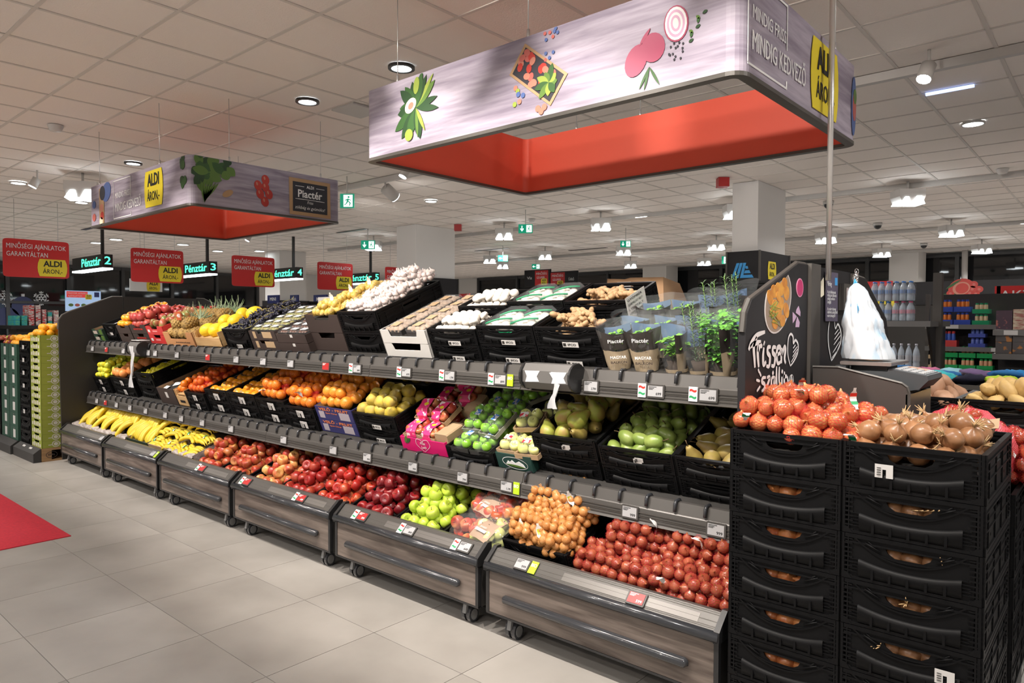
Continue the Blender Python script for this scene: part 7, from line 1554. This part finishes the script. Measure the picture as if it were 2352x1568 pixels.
for k, (px, py, r) in enumerate([(12, 683, .22), (97, 685, .22)]):
    p = atx(px, py, XL_+.15); mb = MB()
    for a in range(6):
        G = RX(a*60); mb.box(-.006, .006, -.018, .018, 0, r, G)
        for z in (.4, .7): mb.box(-.006, .006, -.012, .012, 0, r*.35, G @ T(0, 0, r*z) @ RX(50)); mb.box(-.006, .006, -.012, .012, 0, r*.35, G @ T(0, 0, r*z) @ RX(-50))
    mk('snowflake', mb.mesh('snowflake', SNOW), None, T(XL_+.05, p.y, p.z), ['white paper snowflake at the left image edge on the window', 'white paper snowflake on the window above the sweets display'][k], 'decoration')
for k, (px, py, r) in enumerate([(17, 730, .33), (54, 703, .30)]):
    p = atx(px, py, XL_+.1); t = mk('ornament', MB().prism(ell(0, 0, r, r), -.004, .004, RZ(90)).mesh('ornament', mat('ornament blue', (.03, .04, .12), .4)), None, T(XL_+.05, p.y, p.z), ['dark blue bauble sticker at the lower left of the window', 'dark blue bauble sticker behind the sweets display'][k], 'decoration'); mk('cap', MB().tube([(0, 0, 0), (0, 0, .08)], .05, 8).mesh('cap', SNOW), t, T(XL_+.05, p.y, p.z+r))
# sweets display at left
t = thing('display_table', 'dark sweets display table behind the citrus towers', 'table', (-14.3, 4.2, 0)); ya, yb = coly(26, -14, 1.5), coly(140, -14, 1.5); zt_ = atx(100, 747, -14).z
mk('table_top', MB().box(-14.7, -14., ya, yb, zt_-.06, zt_).mesh('top', BLACKP2), t); mk('skirt', MB().box(-14.6, -14.1, ya+.1, yb-.1, 0, zt_-.06).mesh('skirt', DGREY), t)
SW = [mat('sweet %d' % i, c, .4, c2=c2, ns=22, stretch=(1, 1, 3), lo=.47, hi=.53) for i, (c, c2) in enumerate([((.02, .35, .45), (.1, .5, .3)), ((.6, .04, .05), (.75, .72, .7)), ((.65, .62, .6), (.6, .05, .05)), ((.5, .3, .35), (.8, .75, .7))])]
nb = 0
for k, (pa, pb, top, m, lb) in enumerate([(30, 47, 724, 0, 'teal sweets boxes'), (48, 64, 724, 0, 'green sweets boxes'), (65, 80, 700, 1, 'red striped sweets boxes'), (81, 95, 700, 2, 'white striped sweets boxes'), (96, 108, 710, 1, 'small red sweets boxes'), (109, 121, 716, 3, 'pinkish sweets boxes'), (122, 136, 712, 2, 'pale sweets boxes')]):
    y0, y1 = coly(pa, -14.05, 1.7), coly(pb, -14.05, 1.7); zt2 = atx(pa, top, -14.05).z; n = max(2, int((zt2-zt_)/.06))
    for q in range(n): mk('sweets_box', MB().box(-.35, 0, .01, y1-y0-.01, 0, (zt2-zt_)/n-.004).mesh('sweets_box', SW[m if q % 2 else (m+1) % 4 if m else 0]), None, T(-14.05, y0, zt_+(zt2-zt_)/n*q), lb.replace('boxes', 'box')+', %s from the bottom of its stack' % ORD[min(q, 19)], 'box', lb)
# ================================================================ RIGHT BACKGROUND
SHG = mat('shelf grey', (.16, .155, .15), .4)
# rack with bottled water
YW = 7.0; z1 = at(2060, 737, YW).z; xa, xb = colx(2000, YW, z1), colx(2128, YW, z1)
t = thing('water_rack', 'dark steel rack carrying shrink-wrapped bottled water', 'rack', ((xa+xb)/2, YW+.4, 0))
mk('shelf_plate', MB().box(xa-.6, xb+.03, YW, YW+.9, z1-.05, z1).mesh('plate', SHG), t); mk('upright', MB().box(xb-.02, xb+.05, YW+.35, YW+.43, 0, 2.05).mesh('upright', GREYM), t); mk('upright', MB().box(xa-.6, xa-.53, YW+.35, YW+.43, 0, z1).mesh('upright', GREYM), t)
mk('bracket', MB().prism([(YW+.05, z1-.05), (YW+.8, z1-.05), (YW+.8, z1-.7), (YW+.5, z1-.7)], -.01, .01, RZ(90)).mesh('bracket', BLACKP2), t, T(xb, 0, 0))
BOT = {}
for nm, c in (('blue', (.05, .25, .7)), ('pink', (.75, .12, .25)), ('clear', (.5, .5, .55))):
    b = MB().lathe([(1e-4, 0), (.032, 0), (.036, .01), (.036, .07), (.033, .08), (.036, .09), (.036, .16), (.028, .20), (.012, .235), (.012, .25), (1e-4, .25)], 10).mesh('bottle', mat('bottle clear', (.55, .62, .70), .12, alpha=.6, spec=.8))
    BOT[nm] = Pt('bottle', b, [(I4, Pt('cap', MB().tube([(0, 0, .246), (0, 0, .265)], .015, 8).mesh('cap', mat('cap '+nm, c, .4)))), (I4, Pt('wrap_label', MB().tube([(0, 0, .10), (0, 0, .15)], .0368, 10, cap=False).mesh('label', mat('label '+nm, tuple(.5*x+.15 for x in c), .4))))])
pw = .178; n = 0; SB = .66
for layer in range(2):
    for i in range(0, int((xb-xa+.05)/pw)+1):
        x = xa+i*pw-.02; 
        if x+pw > xb+.06: continue
        kind = ('blue' if layer else ('blue' if i < 1 else 'pink'))
        tt = thing('water_pack', 'shrink-wrapped pack of %s-labelled water bottles, %s layer, %s from left' % (kind, ['lower', 'upper'][layer], ORD[i]), 'water pack', (x+.15, YW+.1, z1+(.272*SB*layer)), '%s packs %s' % (kind, layer))
        for a in range(3):
            for b_ in range(2): graft(BOT[kind], tt, T(x+.03+.058*a, YW+.06+.058*b_, z1+.002+.272*SB*layer) @ S(.8, .8, SB))
        mk('shrink_film', MB().bbox(x, x+.175, YW+.025, YW+.155, z1+.001+.272*SB*layer, z1+.255*SB+.272*SB*layer, .02).mesh('film', FILM), tt)
xs2 = colx(2040, YW, 1.2)
for layer in range(3):
    zz0 = at(2070, [842, 812, 783][layer], YW).z-.0
    for i in range(2):
        tt = thing('water_pack', 'water bottle pack under the rack, %s layer, %s' % (['bottom', 'middle', 'top'][layer], ['left', 'right'][i]), 'water pack', (xs2+.3*i, YW+.1, zz0-.26+.0), 'packs under the rack %d' % layer)
        for a in range(4): graft(BOT['clear'], tt, T(xs2-.02+.06*a+.25*i-.2, YW+.06, zz0-.262) @ S(.8, .8, .6 if layer < 2 else .9))
    mk('divider_sheet', MB().box(xs2-.25, xs2+.38, YW+.0, YW+.2, zz0-.27, zz0-.264).mesh('sheet', BROWNC), None, I4, 'cardboard divider between bottle layers, %s' % ['lowest', 'middle', 'top'][layer], 'cardboard')
# long shelf with jars and boxes
YS = 9.0
t = thing('grocery_shelf', 'long dark grocery shelf unit with three grey boards behind the scale', 'shelf unit', (-1., YS+.4, 0)); xl, xr_ = colx(2125, YS, 1.5), 1.2
zs = [at(2200, y, YS).z for y in (746, 797, 849)]
for z in zs: mk('board', MB().box(xl, xr_, YS, YS+.5, z-.045, z).mesh('board', SHG), t); mk('price_strip', MB().box(xl, xr_, YS-.012, YS, z-.045, z+.004).mesh('strip', SHG), t)
mk('back_panel', MB().box(xl, xr_, YS+.5, YS+.53, 0, zs[0]+.35).mesh('back', BLACKP2), t); mk('upright', MB().box(xl-.04, xl, YS+.2, YS+.26, 0, zs[0]+.35).mesh('upright', GREYM), t)
for q in range(8): mk('price_tag_strip', MB().box(xl+.2+.42*q, xl+.32+.42*q, YS-.016, YS-.012, zs[q % 3]-.04, zs[q % 3]).mesh('tagplate', STK), t)
JARS = {'orange': ((.75, .20, .02), (.02, .06, .4)), 'green': ((.75, .55, .35), (.0, .3, .08)), 'bluered': ((.05, .12, .5), (.6, .05, .05)), 'blue': ((.10, .15, .5), (.05, .08, .4)), 'red': ((.7, .35, .2), (.0, .32, .08)), 'tan': ((.62, .48, .32), (.5, .36, .2))}
def goods(px0, px1, zi, rows, kind, tall, lb, traywd=.165, jr=.019):
    x = colx(px0, YS, zs[zi]); xe = colx(px1, YS, zs[zi]); c1, c2 = JARS[kind]; jm = mat('good '+kind, c1, .35); tm = mat('tray '+kind, c2, .5)
    jar = MB().lathe([(1e-4, 0), (jr, 0), (jr*1.02, tall*.4), (jr, tall*.8), (jr*.8, tall*.86)], 9).mesh('jar', jm); lid = MB().tube([(0, 0, tall*.84), (0, 0, tall)], jr*.85, 9, smooth=False).mesh('lid', tm if kind != 'tan' else jm)
    n_ = 0
    while x+traywd*.7 < xe:
        wd = min(traywd, xe-x)
        for r in range(rows):
            tr = mk('jar_tray', MB().box(0, wd-.01, 0, .16, 0, tall*.42).mesh('jar_tray', tm), None, T(x, YS+.01, zs[zi]+.002+r*(tall+.012)), lb+(', upper' if r == 1 else ', topmost' if r else ', lower' if rows > 1 else '')+', %s from left' % ORD[n_], 'tray of jars', lb)
            k = 0
            while .04+k*jr*2.1 < wd-.03:
                graft(Pt('jar', jar, [(I4, Pt('lid', lid))]), tr, T(x+.04+k*jr*2.1, YS+.045, zs[zi]+.004+r*(tall+.012))); k += 1
        x += traywd; n_ += 1
goods(2150, 2232, 0, 2, 'orange', .13, 'blue tray of orange-filled jars on the top board'); goods(2232, 2278, 0, 2, 'green', .11, 'green tray of pale jars on the top board')
goods(2134, 2158, 1, 2, 'bluered', .15, 'blue box of red-capped packs at left of the middle board'); goods(2159, 2222, 1, 1, 'bluered', .17, 'tray of blue and red bottles on the middle board'); goods(2223, 2282, 1, 2, 'blue', .095, 'blue tray of small tins on the middle board')
goods(2131, 2160, 2, 3, 'tan', .10, 'tan egg-carton like packs on the lowest board', jr=.026); goods(2161, 2282, 2, 2, 'red', .12, 'green tray of small red jars on the lowest board')
# nearer shelf end at right edge
YN = 7.4; xl2 = colx(2280, YN, 1.5); t = thing('chocolate_shelf', 'nearer shelf unit at the right image edge with dark boxes', 'shelf unit', (.3, YN+.3, 0))
zn = [at(2300, y, YN).z for y in (757, 812)]
for z in zn: mk('board', MB().box(xl2, 1.6, YN, YN+.4, z-.05, z).mesh('board', SHG), t)
mk('back_panel', MB().box(xl2, 1.6, YN+.4, YN+.43, 0, zn[0]+.16).mesh('back', BLACKP2), t)
for q in range(6): mk('price_tag_strip', MB().box(xl2+.08+.3*q, xl2+.18+.3*q, YN-.003, YN, zn[q % 2]-.045, zn[q % 2]-.005).mesh('tagplate', STK), t)
cho = [mat('choco dark', (.06, .03, .05), .4, c2=(.4, .12, .1), ns=30, lo=.6, hi=.7), mat('choco gold', (.62, .55, .4), .4, c2=(.35, .12, .1), ns=18, stretch=(1, 1, 4)), mat('choco orange', (.10, .09, .09), .35, c2=(.5, .2, .05), ns=14, lo=.55, hi=.6)]
for q in range(7):
    x = xl2+.02+q*.122
    mk('gift_box', MB().box(0, .116, 0, .1, 0, .175 if q % 2 else .165).mesh('gift_box', cho[q % 2]), None, T(x, YN+.02, zn[0]+.002), ['dark', 'gold striped'][q % 2]+' chocolate box on the right edge shelf, %s from left' % ORD[q], 'box', ['dark', 'gold'][q % 2]+' chocolate boxes')
    for r in range(2): mk('snack_tray', MB().box(0, .116, 0, .1, 0, .07 if r else .10).mesh('snack_tray', cho[2]), None, T(x, YN+.02, zn[1]+.002+.102*r), ['tall grey and orange snack pack, right edge shelf', 'small amber snack pack, right edge shelf'][r]+', %s from left' % ORD[q], 'pack', 'snack packs %d' % r)
# mural boards
YM = 13.; p0, p1, p2 = at(1995, 642, YM), at(2352, 640, YM), at(2100, 700, YM)
t = thing('mural_board', 'long black overhead board with printed steak and tomatoes', 'sign', (p0.x+2, YM, 0)); F = fr((0, YM, 0), (1, 0, 0), (0, 0, 1))
flat('board', rect(p0.x, p1.x+3, p2.z, p1.z), PANEL, t, F, 0, .05); mk('lower_wall', MB().box(p0.x, p1.x+3, YM+.02, YM+.06, 0, p2.z).mesh('lower', DGREY), t)
c = at(2208, 662, YM); flat('printed_steak', ell(c.x, c.z, .18, .15, 20), PR[0], t, F, .002); flat('printed_steak_core', ell(c.x, c.z, .12, .10, 20), PR[2], t, F, .004); flat('printed_steak_core', ell(c.x+.01, c.z, .09, .08, 20), PR[0], t, F, .006)
for (px, py) in [(2183, 674), (2237, 653), (2233, 664), (2249, 664), (2227, 673), (2241, 675), (2217, 685), (2235, 685)]: c = at(px, py, YM); flat('printed_tomato', ell(c.x, c.z, .055, .052), PR[0], t, F, .003+px*1e-7); flat('printed_calyx', ell(c.x, c.z, .02, .02), PR[1], t, F, .005)
for (px, py, a) in [(2160, 678, 5), (2170, 686, 15), (2185, 690, -5), (2172, 664, 35), (2195, 688, 20)]: c = at(px, py, YM); flat('printed_herb', leafshape(c.x, c.z, .26, .02, a), PG[1], t, F, .003+px*1e-7)
r0, r1 = at(2285, 657, 10.5), at(2285, 711, 10.5); t = thing('offer_banner', 'red banner with cut off white lettering at the right edge', 'sign', (r0.x+.5, 10.5, r1.z)); F = fr((r0.x, 10.5, r0.z), (1, 0, 0), (0, 0, 1))
flat('board', rect(0, 1.4, r1.z-r0.z, 0), RED, t, F, 0, .02); text('AKTUÁLIS', t, F, .44, -.12, .78, .16, WHITEP, .004);
mk('post', MB().box(.02, .06, -.0, .03, -r0.z, 0).mesh('post', GREYM), t, F @ RX(-90))
r0, r1 = at(1985, 647, 12.9), at(2050, 700, 12.9); t = thing('offer_banner', 'red banner with white lettering behind the plastic bags', 'sign', (r0.x, 12.9, 0)); F = fr((r0.x, 12.88, r0.z), (1, 0, 0), (0, 0, 1))
flat('board', rect(-.35, r1.x-r0.x, r1.z-r0.z, 0), RED, t, F, 0, .02); text('AJÁNLATOK', t, F, .1, -.17, .62, .13, WHITEP, .004); badge(t, F, .33, -.42, .3)
mk('post', MB().box(0, .05, 0, .03, -r0.z, -.4).mesh('post', GREYM), t, F @ RX(-90))
# low far fixtures between the pillars (dark shelving tops)
for k, (px0, px1, py, Y, lb) in enumerate([(1180, 1300, 668, 15.5, 'far dark shelf row with red toppers'), (960, 1100, 678, 12.5, 'far shelf row with red offer strip right of the garlic'), (1560, 1680, 672, 14.5, 'far dark shelf row behind the cardboard box'), (1815, 1990, 668, 16.5, 'far dark shelf row behind the weighing panel')]):
    a, b = at(px0, py, Y), at(px1, py, Y); t = thing('far_shelf', lb, 'shelf unit', ((a.x+b.x)/2, Y, 0)); mk('carcass', MB().box(a.x, b.x, Y, Y+.8, 0, a.z).mesh('carcass', DGREY), t)
    if k < 2: mk('offer_strip', MB().box(a.x+.3, b.x-.3, Y-.02, Y, a.z-.16, a.z).mesh('strip', RED), t); F = fr(((a.x+b.x)/2, Y-.022, a.z-.08), (1, 0, 0), (0, 0, 1)); text('AJÁNLATOK', t, F, 0, 0, .8, .1, WHITEP)
